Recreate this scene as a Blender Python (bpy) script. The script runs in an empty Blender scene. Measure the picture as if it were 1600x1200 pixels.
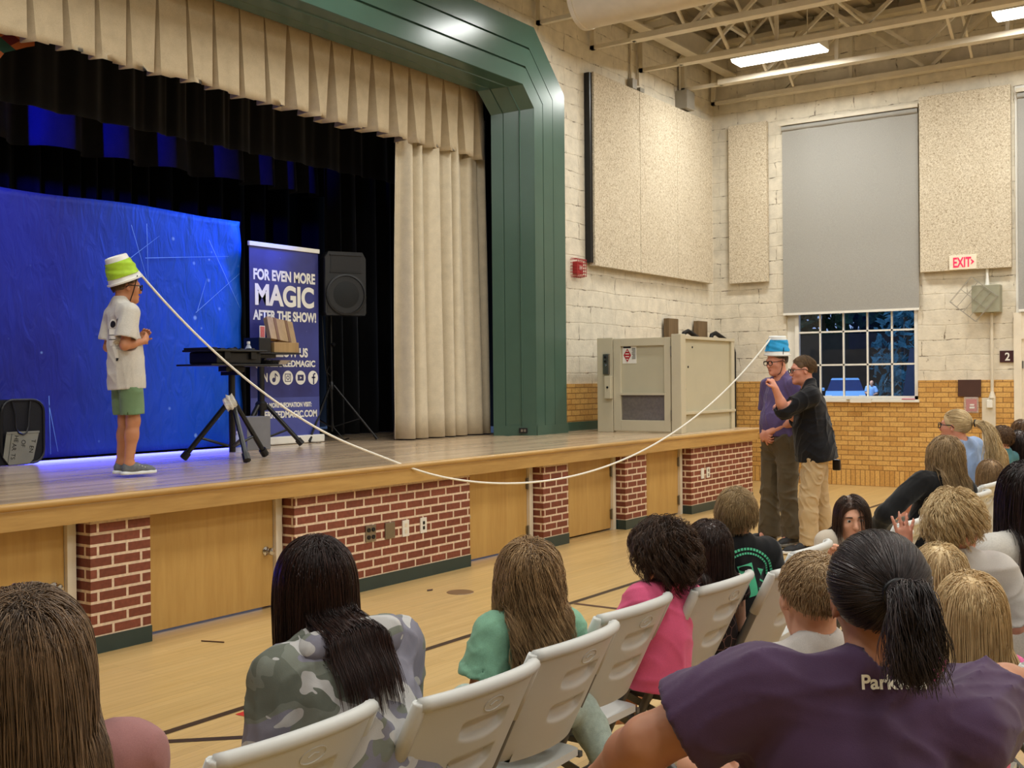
import bpy, bmesh, math, random
import numpy as np
from mathutils import Vector, Matrix
from mathutils.bvhtree import BVHTree
SC = bpy.context.scene
COL = SC.collection
random.seed(7)
PI = math.pi

# ------------------------------------------------------------------ camera
cam_d = bpy.data.cameras.new('camera')
cam_d.sensor_width = 36.0
cam_d.lens = 36.0 * 1766.4 / 1600.0
cam_d.clip_start = 0.05
cam_d.clip_end = 300
cam = bpy.data.objects.new('camera', cam_d)
COL.objects.link(cam)
YAW, PIT, ROL = 0.967189, -0.003468, 0.0086989
_F = np.array([math.sin(YAW) * math.cos(PIT), math.cos(YAW) * math.cos(PIT), math.sin(PIT)])
_R0 = np.array([math.cos(YAW), -math.sin(YAW), 0.0])
_D0 = np.cross(_F, _R0)
_R = math.cos(ROL) * _R0 + math.sin(ROL) * _D0
_D = -math.sin(ROL) * _R0 + math.cos(ROL) * _D0
cam.matrix_world = Matrix([[_R[0], -_D[0], -_F[0], 0], [_R[1], -_D[1], -_F[1], 0], [_R[2], -_D[2], -_F[2], 1.6], [0, 0, 0, 1]])
SC.camera = cam

# ------------------------------------------------------------------ world, exposure, room lights
vs = SC.view_settings
vs.view_transform = 'Standard'
vs.look = 'None'
vs.gamma = 1.0
vs.use_curve_mapping = False
vs.exposure = 0.0
SC.cycles.use_denoising = True
SC.cycles.max_bounces = 6
SC.cycles.diffuse_bounces = 4
SC.cycles.glossy_bounces = 3
SC.cycles.transmission_bounces = 4
SC.cycles.transparent_max_bounces = 6
SC.cycles.sample_clamp_indirect = 6.0
SC.cycles.caustics_reflective = False
SC.cycles.caustics_refractive = False
W = bpy.data.worlds.new('dusk')
SC.world = W
W.use_nodes = True
_bg = W.node_tree.nodes['Background']
_bg.inputs[0].default_value = (0.22, 0.34, 0.62, 1)
_bg.inputs[1].default_value = 1.1

def lamp(name, kind, loc, rot, power, color, **kw):
    d = bpy.data.lights.new(name, kind)
    d.energy = power
    d.color = color
    for k, v in kw.items():
        setattr(d, k, v)
    o = bpy.data.objects.new(name, d)
    o.location = loc
    o.rotation_euler = rot
    COL.objects.link(o)
    return o

def aim(o, target):
    o.rotation_euler = (Vector(target) - o.location).to_track_quat('-Z', 'Y').to_euler()

WARM = (0.985, 1.0, 0.965)
LAMP_POWER = 78
# one tube light under every fluorescent fixture of the gym (columns along x, rows along y)
for lx in (14.85, 11.2, 7.6, 4.0, 0.4):
    for ly in (5.75, 2.35, -1.1, -4.5):
        k = 1.2 if lx > 14 and ly > 2 else 0.86
        if lx < 14 and ly > 5:
            k = 0.75
        lamp('tube_light', 'AREA', (lx, ly, 5.97), (0, 0, 0), LAMP_POWER * k, WARM, shape='RECTANGLE', size=0.34, size_y=1.22)
# blue stage wash: LED bars behind the black border, above the banner, and along the foot of the backdrop
b1 = lamp('stage_led', 'SPOT', (9.0, 8.15, 3.95), (0, 0, 0), 360, (0.02, 0.13, 1.0), spot_size=1.15, spot_blend=0.9, shadow_soft_size=0.15)
aim(b1, (6.9, 8.75, 2.5))
b2 = lamp('stage_led', 'SPOT', (4.3, 9.4, 4.05), (0, 0, 0), 1100, (0.005, 0.012, 1.0), spot_size=0.9, spot_blend=0.35, shadow_soft_size=0.05)
aim(b2, (6.1, 10.1, 4.5))
b3 = lamp('stage_led', 'AREA', (4.6, 8.72, 0.965), (PI, 0, 0), 16, (0.05, 0.06, 1.0), shape='RECTANGLE', size=6.2, size_y=0.04)
aim(b3, (4.6, 8.3, 1.02))
b4 = lamp('stage_led', 'SPOT', (4.2, 8.1, 4.0), (0, 0, 0), 95, (0.03, 0.03, 1.0), spot_size=1.1, spot_blend=0.9, shadow_soft_size=0.15)
aim(b4, (5.4, 8.75, 2.7))

# ------------------------------------------------------------------ object helpers
def tag(o, label=None, cat=None, group=None, kind=None):
    if label: o['label'] = label
    if cat: o['category'] = cat
    if group: o['group'] = group
    if kind: o['kind'] = kind
    return o

def thing(name, label, cat, loc=(0, 0, 0), rotz=0.0, group=None):
    o = bpy.data.objects.new(name, None)
    o.empty_display_size = 0.1
    o.location = loc
    o.rotation_euler = (0, 0, rotz)
    COL.objects.link(o)
    return tag(o, label, cat, group)

class MB:
    """collects geometry in python lists"""
    def __init__(s):
        s.v = []; s.f = []
    def add(s, vs, fs):
        b = len(s.v)
        s.v.extend([tuple(map(float, p)) for p in vs])
        s.f.extend([tuple(b + i for i in f) for f in fs])
        return s
    def box(s, x0, x1, y0, y1, z0, z1, bev=0.0, R=None, c=None):
        if bev > 0:
            bm = bmesh.new()
            bmesh.ops.create_cube(bm, size=1.0)
            for v in bm.verts:
                v.co = Vector(((x0 + x1) / 2 + v.co.x * (x1 - x0), (y0 + y1) / 2 + v.co.y * (y1 - y0), (z0 + z1) / 2 + v.co.z * (z1 - z0)))
            bmesh.ops.bevel(bm, geom=bm.edges[:], offset=bev, segments=2, affect='EDGES', profile=0.6)
            bm.verts.index_update()
            vs_ = [v.co.copy() for v in bm.verts]; fs = [[v.index for v in f.verts] for f in bm.faces]
            bm.free()
        else:
            vs_ = [Vector(p) for p in ((x0, y0, z0), (x1, y0, z0), (x1, y1, z0), (x0, y1, z0), (x0, y0, z1), (x1, y0, z1), (x1, y1, z1), (x0, y1, z1))]
            fs = [(0, 3, 2, 1), (4, 5, 6, 7), (0, 1, 5, 4), (1, 2, 6, 5), (2, 3, 7, 6), (3, 0, 4, 7)]
        if R is not None:
            c = Vector(c if c is not None else ((x0 + x1) / 2, (y0 + y1) / 2, (z0 + z1) / 2))
            vs_ = [c + R @ (p - c) for p in vs_]
        return s.add(vs_, fs)
    def tube(s, pts, r, n=8, caps=True, closed=False):
        pts = [Vector(p) for p in pts]
        m = len(pts)
        rs = r if isinstance(r, (list, tuple)) else [r] * m
        ring = []
        up = None
        vs_ = []
        for i, p in enumerate(pts):
            if closed:
                t = (pts[(i + 1) % m] - pts[i - 1]).normalized()
            else:
                t = (pts[min(i + 1, m - 1)] - pts[max(i - 1, 0)]).normalized()
            if up is None:
                up = Vector((0, 0, 1)) if abs(t.z) < 0.9 else Vector((1, 0, 0))
            a = t.cross(up)
            if a.length < 1e-6:
                a = t.orthogonal()
            a.normalize()
            b = t.cross(a).normalized()
            up = -b
            for k in range(n):
                an = 2 * PI * k / n
                vs_.append(p + (a * math.cos(an) + b * math.sin(an)) * rs[i])
        fs = []
        for i in range(m if closed else m - 1):
            j = (i + 1) % m
            for k in range(n):
                fs.append((i * n + k, i * n + (k + 1) % n, j * n + (k + 1) % n, j * n + k))
        if caps and not closed:
            fs.append(tuple(range(n - 1, -1, -1)))
            fs.append(tuple((m - 1) * n + k for k in range(n)))
        return s.add(vs_, fs)
    def lathe(s, prof, c=(0, 0, 0), n=24, R=None):
        c = Vector(c)
        vs_ = []
        for r, z in prof:
            for k in range(n):
                an = 2 * PI * k / n
                p = Vector((r * math.cos(an), r * math.sin(an), z))
                vs_.append(c + (R @ p if R is not None else p))
        fs = []
        for i in range(len(prof) - 1):
            for k in range(n):
                fs.append((i * n + k, i * n + (k + 1) % n, (i + 1) * n + (k + 1) % n, (i + 1) * n + k))
        if prof[0][0] > 1e-5: fs.append(tuple(range(n - 1, -1, -1)))
        if prof[-1][0] > 1e-5: fs.append(tuple((len(prof) - 1) * n + k for k in range(n)))
        return s.add(vs_, fs)
    def prism(s, poly, d0, d1, axis='y'):
        """poly: 2-D outline; extruded from d0 to d1 along axis. axis y -> (x,z), x -> (y,z), z -> (x,y)"""
        def mk(a, b, d):
            return {'y': (a, d, b), 'x': (d, a, b), 'z': (a, b, d)}[axis]
        n = len(poly)
        vs_ = [mk(a, b, d0) for a, b in poly] + [mk(a, b, d1) for a, b in poly]
        fs = [tuple(range(n - 1, -1, -1)), tuple(range(n, 2 * n))]
        for i in range(n):
            j = (i + 1) % n
            fs.append((i, j, n + j, n + i))
        return s.add(vs_, fs)
    def grid(s, P, closed_u=False):
        """P[i][j] points"""
        m = len(P); n = len(P[0])
        vs_ = [p for row in P for p in row]
        fs = []
        for i in range(m - 1):
            for j in range(n - 1):
                fs.append((i * n + j, i * n + j + 1, (i + 1) * n + j + 1, (i + 1) * n + j))
            if closed_u:
                fs.append((i * n + n - 1, i * n, (i + 1) * n, (i + 1) * n + n - 1))
        return s.add(vs_, fs)
    def bar(s, a, b, w, h, up=(0, 0, 1)):
        """rectangular bar from a to b"""
        a = Vector(a); b = Vector(b); t = (b - a).normalized()
        up = Vector(up)
        x = t.cross(up)
        if x.length < 1e-5: x = t.orthogonal()
        x.normalize(); y = x.cross(t).normalized()
        vs_ = []
        for p in (a, b):
            for i, j in ((-1, -1), (1, -1), (1, 1), (-1, 1)):
                vs_.append(p + x * (i * w / 2) + y * (j * h / 2))
        return s.add(vs_, [(3, 2, 1, 0), (4, 5, 6, 7), (0, 1, 5, 4), (1, 2, 6, 5), (2, 3, 7, 6), (3, 0, 4, 7)])
    def mesh(s, name, smooth=False, fix=True):
        me = bpy.data.meshes.new(name)
        me.from_pydata(s.v, [], s.f)
        if fix:
            bm = bmesh.new(); bm.from_mesh(me)
            bmesh.ops.recalc_face_normals(bm, faces=bm.faces[:])
            bm.to_mesh(me); bm.free()
        if smooth:
            me.shade_smooth()
            if smooth != 'all':
                me.set_sharp_from_angle(angle=math.radians(38))
        return me

def np_mesh(name, v, f, smooth=True):
    """fast mesh from numpy arrays; f is (n,3) or (n,4)"""
    me = bpy.data.meshes.new(name)
    n, k = f.shape
    me.vertices.add(len(v)); me.loops.add(n * k); me.polygons.add(n)
    me.vertices.foreach_set('co', np.ascontiguousarray(v, dtype=np.float32).ravel())
    me.loops.foreach_set('vertex_index', np.ascontiguousarray(f, dtype=np.int32).ravel())
    me.polygons.foreach_set('loop_start', np.arange(0, n * k, k, dtype=np.int32))
    me.update(calc_edges=True)
    if smooth: me.shade_smooth()
    return me

def obj(name, me, mat, parent=None, world=False, smooth=False):
    """link a mesh (or MB) as one object; world=True: vertices are in world space although it has a parent"""
    if isinstance(me, MB): me = me.mesh(name, smooth)
    o = bpy.data.objects.new(name, me)
    if mat is not None and not me.materials: me.materials.append(mat)
    COL.objects.link(o)
    if parent is not None:
        o.parent = parent
        if world:
            m = parent
            off = Vector((0, 0, 0))
            while m is not None:
                off += m.location
                m = m.parent
            o.location = -off
    return o

def struct(name, me, mat, label=None, smooth=False):
    return tag(obj(name, me, mat, smooth=smooth), label, None, None, 'structure')

def copy_tree(o, parent=None):
    c = o.copy(); COL.objects.link(c)
    if parent is not None: c.parent = parent
    for ch in list(o.children):
        copy_tree(ch, c)
    return c

def dup(root, loc, rotz=None, label=None, group=None):
    r = copy_tree(root)
    r.location = loc
    if rotz is not None: r.rotation_euler = (0, 0, rotz)
    if label: r['label'] = label
    if group: r['group'] = group
    return r

def text_mesh(txt, size, depth=0.002, bold=0.0, sx=1.0, align='CENTER', spacing=1.0):
    """text in the x-z plane facing -y, as a mesh"""
    cu = bpy.data.curves.new('text', 'FONT')
    cu.body = txt; cu.size = size; cu.extrude = depth; cu.offset = bold
    cu.align_x = align; cu.space_character = spacing
    o = bpy.data.objects.new('text', cu); COL.objects.link(o)
    dg = bpy.context.evaluated_depsgraph_get()
    me = bpy.data.meshes.new_from_object(o.evaluated_get(dg))
    bpy.data.objects.remove(o); bpy.data.curves.remove(cu)
    me.materials.clear()
    me.transform(Matrix(((sx, 0, 0, 0), (0, 0, -1, 0), (0, 1, 0, 0), (0, 0, 0, 1))))
    return me

# ------------------------------------------------------------------ materials
def s2l(r, g, b):
    f = lambda c: (c / 255 / 12.92) if c / 255 <= 0.04045 else ((c / 255 + 0.055) / 1.055) ** 2.4
    return (f(r), f(g), f(b), 1)

class NT:
    def __init__(s, name):
        s.m = bpy.data.materials.new(name); s.m.use_nodes = True
        s.t = s.m.node_tree; s.n = s.t.nodes; s.l = s.t.links
        s.b = s.n['Principled BSDF']
    def node(s, typ, **kw):
        nd = s.n.new(typ)
        for k, v in kw.items():
            if k.startswith('i_'):
                key = k[2:]
                key = int(key) if key.isdigit() else key.replace('_', ' ')
                nd.inputs[key].default_value = v
            else: setattr(nd, k, v)
        return nd
    def link(s, a, b): s.l.new(a, b)
    def coord(s, kind='Object', scale=(1, 1, 1)):
        tc = s.node('ShaderNodeTexCoord'); mp = s.node('ShaderNodeMapping')
        mp.inputs['Scale'].default_value = scale
        s.link(tc.outputs[kind], mp.inputs[0])
        return mp.outputs[0]
    def noise(s, vec, scale=5, detail=3, rough=0.5, dist=0.0):
        n = s.node('ShaderNodeTexNoise')
        n.inputs['Scale'].default_value = scale; n.inputs['Detail'].default_value = detail
        n.inputs['Roughness'].default_value = rough; n.inputs['Distortion'].default_value = dist
        s.link(vec, n.inputs['Vector'])
        return n.outputs['Fac']
    def ramp(s, fac, stops, interp='LINEAR'):
        r = s.node('ShaderNodeValToRGB')
        cr = r.color_ramp; cr.interpolation = interp
        while len(cr.elements) < len(stops): cr.elements.new(0.5)
        for e, (p, c) in zip(cr.elements, stops):
            e.position = p; e.color = c if len(c) == 4 else (*c, 1)
        s.link(fac, r.inputs[0])
        return r.outputs[0]
    def mix(s, fac, a, b, mode='MIX'):
        m = s.node('ShaderNodeMix', data_type='RGBA', blend_type=mode)
        for sock, v in ((m.inputs[0], fac), (m.inputs[6], a), (m.inputs[7], b)):
            if hasattr(v, 'is_output') or isinstance(v, bpy.types.NodeSocket): s.link(v, sock)
            else: sock.default_value = v
        return m.outputs[2]
    def math(s, op, a, b=None, c=None):
        m = s.node('ShaderNodeMath', operation=op)
        for i, v in enumerate((a, b, c)):
            if v is None: continue
            if isinstance(v, bpy.types.NodeSocket): s.link(v, m.inputs[i])
            else: m.inputs[i].default_value = v
        return m.outputs[0]
    def sep(s, vec):
        n = s.node('ShaderNodeSeparateXYZ'); s.link(vec, n.inputs[0]); return n.outputs
    def comb(s, x=0.0, y=0.0, z=0.0):
        n = s.node('ShaderNodeCombineXYZ')
        for i, v in enumerate((x, y, z)):
            if isinstance(v, bpy.types.NodeSocket): s.link(v, n.inputs[i])
            else: n.inputs[i].default_value = v
        return n.outputs[0]
    def bump(s, h, strength=0.3, dist=0.01):
        b = s.node('ShaderNodeBump'); b.inputs['Strength'].default_value = strength; b.inputs['Distance'].default_value = dist
        s.link(h, b.inputs['Height']); s.link(b.outputs[0], s.b.inputs['Normal'])
    def set(s, col=None, rough=None, metal=None, spec=None, emit=None, estr=None):
        for key, v in (('Base Color', col), ('Roughness', rough), ('Metallic', metal), ('Specular IOR Level', spec), ('Emission Color', emit), ('Emission Strength', estr)):
            if v is None: continue
            if isinstance(v, bpy.types.NodeSocket): s.link(v, s.b.inputs[key])
            else: s.b.inputs[key].default_value = v
        return s

def mat(name, rgb, rough=0.5, metal=0.0, spec=0.5, var=0.08, scale=8.0, bump=0.0, bscale=60.0):
    """plain procedural material: rgb in sRGB bytes with a little noise variation"""
    t = NT(name); c = s2l(*rgb)
    v = t.coord()
    n = t.noise(v, scale, 4)
    lo = tuple(x * (1 - var) for x in c[:3]) + (1,); hi = tuple(min(1, x * (1 + var)) for x in c[:3]) + (1,)
    t.set(t.ramp(n, [(0.3, lo), (0.7, hi)]), rough, metal, spec)
    if bump > 0: t.bump(t.noise(v, bscale, 3), bump, 0.004)
    return t.m

def fabric(name, rgb, rough=0.85, var=0.12, scale=14.0, weave=260.0, bump=0.25):
    t = NT(name); c = s2l(*rgb); v = t.coord()
    n = t.noise(v, scale, 4); w = t.noise(v, weave, 2)
    f = t.math('ADD', t.math('MULTIPLY', n, 0.5), t.math('MULTIPLY', w, 0.5))
    lo = tuple(x * (1 - var) for x in c[:3]) + (1,); hi = tuple(min(1, x * (1 + var)) for x in c[:3]) + (1,)
    t.set(t.ramp(f, [(0.35, lo), (0.65, hi)]), rough, 0, 0.2)
    t.b.inputs['Sheen Weight'].default_value = 0.15
    t.bump(w, bump, 0.002)
    return t.m

def wood(name, a, b, rough=0.4, axis='x', grain=22.0, stretch=0.06, plank=None, coat=0.0, tone=(0.80, 1.08)):
    """grain running along axis; plank=(length,width) adds boards on the x-y plane"""
    t = NT(name); A = s2l(*a); B = s2l(*b)
    sc = {'x': (stretch, 1, 1), 'y': (1, stretch, 1), 'z': (1, 1, stretch)}[axis]
    v = t.coord(scale=sc)
    g = t.noise(v, grain, 6, 0.6, 0.6)
    g2 = t.noise(v, grain * 5, 3, 0.6)
    f = t.math('ADD', t.math('MULTIPLY', g, 0.7), t.math('MULTIPLY', g2, 0.3))
    col = t.ramp(f, [(0.32, B), (0.62, A)])
    if plank:
        o = t.sep(t.coord())
        u, w = (o[0], o[1]) if axis == 'x' else (o[1], o[0])
        br = t.node('ShaderNodeTexBrick', i_Scale=1.0)
        br.inputs['Brick Width'].default_value = plank[0]; br.inputs['Row Height'].default_value = plank[1]
        br.inputs['Mortar Size'].default_value = plank[2] if len(plank) > 2 else 0.0016
        br.offset = 0.37; br.offset_frequency = 2
        br.inputs['Color1'].default_value = (tone[0], tone[0], tone[0], 1); br.inputs['Color2'].default_value = (tone[1], tone[1], tone[1], 1)
        br.inputs['Mortar'].default_value = (0.45, 0.4, 0.35, 1)
        t.link(t.comb(u, w), br.inputs['Vector'])
        col = t.mix(1.0, col, br.outputs['Color'], 'MULTIPLY')
    t.set(col, rough, 0, 0.5)
    if coat: t.b.inputs['Coat Weight'].default_value = coat; t.b.inputs['Coat Roughness'].default_value = 0.12
    t.bump(g2, 0.05, 0.002)
    return t.m

def bricks(name, c1, c2, mortar, bw, bh, ms, rough=0.6, bump=0.6, zoff=0.0, uoff=0.0, soldier=None, spec=0.4):
    """brick courses; u runs along x+y, rows along z.  soldier: (z0,z1) band of upright bricks"""
    t = NT(name); o = t.sep(t.coord())
    u = t.math('ADD', t.math('ADD', o[0], o[1]), uoff); z = t.math('ADD', o[2], zoff)
    def tex(uu, zz, bw_, bh_, off):
        br = t.node('ShaderNodeTexBrick', i_Scale=1.0)
        br.offset = off
        br.inputs['Brick Width'].default_value = bw_; br.inputs['Row Height'].default_value = bh_
        br.inputs['Mortar Size'].default_value = ms; br.inputs['Mortar Smooth'].default_value = 0.15
        br.inputs['Color1'].default_value = s2l(*c1); br.inputs['Color2'].default_value = s2l(*c2); br.inputs['Mortar'].default_value = s2l(*mortar)
        t.link(t.comb(uu, zz), br.inputs['Vector'])
        return br.outputs['Color'], br.outputs['Fac']
    col, fac = tex(u, z, bw, bh, 0.5)
    if soldier:
        c_s, f_s = tex(u, t.math('SUBTRACT', o[2], soldier[0]), bh, soldier[1] - soldier[0], 0.0)
        msk = t.math('MULTIPLY', t.math('GREATER_THAN', o[2], soldier[0]), t.math('LESS_THAN', o[2], soldier[1]))
        col = t.mix(msk, col, c_s)
        fac = t.math('ADD', t.math('MULTIPLY', fac, t.math('SUBTRACT', 1.0, msk)), t.math('MULTIPLY', f_s, msk))
    n = t.noise(t.coord(), 40, 4)
    col = t.mix(1.0, col, t.ramp(n, [(0.3, (0.82, 0.8, 0.78)), (0.7, (1.1, 1.1, 1.1))]), 'MULTIPLY')
    t.set(col, rough, 0, spec)
    h = t.math('SUBTRACT', t.math('MULTIPLY', n, 0.12), fac)
    t.bump(h, bump, 0.008)
    return t.m

def block_wall(name, rgb, bw=0.55, bh=0.21):
    """rough painted stone blocks with chipped dark joints"""
    t = NT(name); c = s2l(*rgb)
    raw = t.coord()
    wn = t.node('ShaderNodeTexNoise', i_Scale=2.6, i_Detail=6.0); t.link(raw, wn.inputs['Vector'])
    o = t.sep(raw); w = t.sep(wn.outputs['Color'])
    u = t.math('ADD', t.math('ADD', o[0], o[1]), t.math('MULTIPLY', w[0], 0.16))
    z = t.math('ADD', o[2], t.math('MULTIPLY', w[1], 0.075))
    br = t.node('ShaderNodeTexBrick', i_Scale=1.0)
    br.inputs['Brick Width'].default_value = bw; br.inputs['Row Height'].default_value = bh
    br.inputs['Mortar Size'].default_value = 0.009; br.inputs['Mortar Smooth'].default_value = 0.4
    t.link(t.comb(u, z), br.inputs['Vector'])
    fine = t.noise(raw, 28, 6, 0.65)
    mid = t.noise(raw, 7, 4)
    chip = t.math('MULTIPLY', br.outputs['Fac'], t.ramp(t.noise(raw, 4.5, 6, 0.7), [(0.52, (0, 0, 0)), (0.62, (1, 1, 1))]))
    lo = tuple(x * 0.86 for x in c[:3]) + (1,); hi = tuple(min(1, x * 1.06) for x in c[:3]) + (1,)
    col = t.ramp(mid, [(0.3, lo), (0.7, hi)])
    col = t.mix(t.math('MULTIPLY', br.outputs['Fac'], 0.12), col, s2l(150, 130, 100))
    col = t.mix(t.math('MULTIPLY', chip, 0.8), col, s2l(84, 68, 48))
    spots = t.ramp(t.noise(raw, 16, 3), [(0.70, (0, 0, 0)), (0.74, (1, 1, 1))])
    col = t.mix(t.math('MULTIPLY', spots, 0.5), col, s2l(120, 100, 75))
    t.set(col, 0.75, 0, 0.3)
    h = t.math('ADD', t.math('MULTIPLY', fine, 0.5), t.math('MULTIPLY', br.outputs['Fac'], -0.7))
    t.bump(h, 0.55, 0.02)
    return t.m

def emis(name, rgb, strength):
    t = NT(name); v = t.coord()
    n = t.noise(v, 3, 1)
    c = s2l(*rgb)
    t.set(c, 0.4, 0, 0.3, t.ramp(n, [(0.0, tuple(x * 0.95 for x in c[:3])), (1.0, c)]), strength)
    return t.m

M = {}
M['floor'] = wood('maple_floor', (206, 174, 118), (190, 156, 98), 0.30, 'x', 14, 0.06, (1.1, 0.057, 0.0008), tone=(0.93, 1.04))
M['stage_deck'] = wood('oak_deck', (220, 194, 160), (184, 158, 128), 0.18, 'x', 8, 0.05, (1.6, 0.085, 0.002))
M['oak_trim'] = wood('oak_trim', (196, 158, 96), (168, 130, 74), 0.35, 'x', 9, 0.10)
M['oak_door'] = wood('oak_veneer', (198, 160, 94), (180, 140, 76), 0.40, 'z', 7, 0.09)
M['wall'] = block_wall('painted_block', (221, 212, 193), 0.62, 0.215)
M['tan_brick'] = bricks('tan_glazed_brick', (218, 174, 102), (196, 148, 80), (150, 108, 58), 0.205, 0.0712, 0.006, 0.4, 0.4)
M['tan_brick_sol'] = bricks('tan_glazed_brick_soldier', (218, 174, 102), (196, 148, 80), (148, 108, 60), 0.205, 0.0712, 0.006, 0.4, 0.4, zoff=-0.235 + 0.2136, soldier=(0.0, 0.235))
M['red_brick'] = bricks('red_stage_brick', (136, 74, 56), (118, 62, 46), (226, 204, 180), 0.203, 0.0678, 0.009, 0.6, 0.5, zoff=-0.1)
M['green'] = mat('green_enamel', (66, 92, 80), 0.24, 0, 0.5, 0.05, 3, 0.04, 30)
M['dark_base'] = mat('dark_green_vinyl', (42, 60, 58), 0.4)
M['cream_metal'] = mat('cream_painted_steel', (212, 203, 184), 0.5, 0, 0.4, 0.06, 6)
M['ceil'] = mat('cream_deck_paint', (180, 168, 146), 0.8, 0, 0.3, 0.08, 2)
M['white'] = mat('white_paint', (230, 228, 220), 0.45, 0, 0.5, 0.03)
M['offwhite'] = mat('offwhite_jamb_paint', (226, 216, 196), 0.5, 0, 0.5, 0.05)
M['black'] = mat('black_plastic', (18, 18, 20), 0.4, 0, 0.4, 0.1)
M['black_metal'] = mat('black_powder_coat', (20, 20, 22), 0.32, 0.2, 0.5, 0.1)
M['chrome'] = mat('chrome', (200, 200, 200), 0.15, 1.0)
M['steel'] = mat('brushed_steel', (150, 146, 140), 0.35, 1.0)
M['grey_steel'] = mat('grey_steel_paint', (150, 144, 132), 0.45, 0.2)
M['velvet'] = fabric('black_velvet', (12, 12, 14), 0.95, 0.2, 6, 120, 0.2)
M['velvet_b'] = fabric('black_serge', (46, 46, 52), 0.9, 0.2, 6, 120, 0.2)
M['beige'] = fabric('beige_stage_cloth', (206, 194, 170), 0.85, 0.10, 10, 150, 0.3)
# ================================================================== THE ROOM
ZS = 0.95            # stage height
YF = 5.755           # stage front edge
YB = 5.83            # brick face under the stage
XW = 16.65           # right wall
YP = 7.56            # proscenium wall
XL, YK, ZC = -9.0, -7.5, 7.05

struct('floor', MB().box(XL, XW + 0.3, YK, YP + 0.2, -0.2, 0.0), M['floor'], 'honey coloured maple gym floor')
struct('ceiling', MB().box(XL, XW + 0.3, YK, YP + 0.2, ZC, ZC + 0.2), M['ceil'], 'cream painted roof deck above the joists')
# deck ribs
rb = MB()
for i in range(44):
    y = YP - 0.15 - i * 0.34
    rb.box(8, XW, y - 0.05, y + 0.05, ZC - 0.045, ZC)
struct('trim_1', rb, M['ceil'], 'ribs of the roof deck')
# front wall with the stage opening cut out
XO, ZO = 11.4, 5.35
fw = MB()
fw.box(XO, XW + 0.3, YP, YP + 0.3, 0, ZC)
fw.box(XL, XO, YP, YP + 0.3, ZO, ZC)
fw.box(XL, -4.0, YP, YP + 0.3, 0, ZO)
struct('wall_front', fw, M['wall'], 'cream painted block wall beside the stage')
# right wall with the window opening
WY0, WY1, WZ0, WZ1 = 4.40, 6.37, 1.27, 5.44
rw = MB()
rw.box(XW, XW + 0.3, WY1, YP + 0.3, 0, ZC)
rw.box(XW, XW + 0.3, YK, WY0, 0, ZC)
rw.box(XW, XW + 0.3, WY0, WY1, 0, WZ0)
rw.box(XW, XW + 0.3, WY0, WY1, WZ1, ZC)
struct('wall_right', rw, M['wall'], 'cream painted block wall with the tall window')
struct('wall_left', MB().box(XL - 0.3, XL, YK, YP + 0.3, 0, ZC), M['wall'])
struct('wall_back', MB().box(XL - 0.3, XW + 0.3, YK - 0.3, YK, 0, ZC), M['wall'])
# glazed tan brick wainscot
wz = 1.545
ws = MB()
ws.box(XW - 0.03, XW, WY1, YP, 0, wz)
ws.box(XW - 0.03, XW, 3.10, WY0, 0, wz)
ws.box(XW - 0.03, XW, YK, 1.0, 0, wz)
ws.box(XW - 0.03, XW, WY0, WY1, 0, WZ0 - 0.04)
struct('trim_2', ws, M['tan_brick_sol'], 'tan glazed brick wainscot on the right wall')
ws2 = MB().box(11.9, XW - 0.03, YP - 0.03, YP, 0, wz)
struct('trim_3', ws2, M['tan_brick'], 'tan glazed brick wainscot beside the stage')
struct('baseboard_front', MB().box(11.9, 13.6, YP - 0.05, YP - 0.03, ZS, ZS + 0.11), M['green'], 'green baseboard on the stage beside the lift')

# ---- window with muntins, sill, glass
struct('window_1', MB().box(XW + 0.02, XW + 0.10, WY0, WY0 + 0.06, WZ0, WZ1).box(XW + 0.02, XW + 0.10, WY1 - 0.19, WY1 - 0.13, WZ0, WZ1)
       .box(XW + 0.02, XW + 0.10, WY0, WY1, WZ0, WZ0 + 0.05).box(XW + 0.02, XW + 0.10, WY0, WY1, WZ1 - 0.05, WZ1)
       .box(XW + 0.06, XW + 0.10, WY1 - 0.13, WY1, WZ0, WZ1), M['white'], 'tall gym window with white muntins')
win = bpy.data.objects['window_1']
mu = MB()
ya, yb = WY0 + 0.03, WY1 - 0.16
for i in range(1, 5):
    y = ya + (yb - ya) * i / 5
    mu.box(XW + 0.045, XW + 0.075, y - 0.013, y + 0.013, WZ0, WZ1)
for i in range(8):
    z = 1.785 + i * 0.497
    mu.box(XW + 0.045, XW + 0.075, ya, yb, z - 0.013, z + 0.013)
obj('muntin_grid', mu, M['white'], win)
g = NT('window_glass')
g.set((1, 1, 1, 1), 0.02)
_n = g.noise(g.coord(), 2, 1)
gl = g.node('ShaderNodeBsdfGlass', i_IOR=1.45, i_Roughness=0.0)
tr = g.node('ShaderNodeBsdfTransparent'); go = g.node('ShaderNodeBsdfGlossy', i_Roughness=0.02)
fr = g.node('ShaderNodeFresnel', i_IOR=1.35)
mx = g.node('ShaderNodeMixShader'); g.link(fr.outputs[0], mx.inputs[0]); g.link(tr.outputs[0], mx.inputs[1]); g.link(go.outputs[0], mx.inputs[2])
g.link(mx.outputs[0], g.n['Material Output'].inputs[0])
M['glass'] = g.m
obj('glass_pane', MB().box(XW + 0.056, XW + 0.062, ya, yb, WZ0 + 0.02, WZ1 - 0.02), M['glass'], win)
obj('window_sill', MB().box(XW - 0.07, XW + 0.04, WY0 - 0.02, WY1, WZ0 - 0.04, WZ0, 0.006), M['white'], win)

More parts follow.
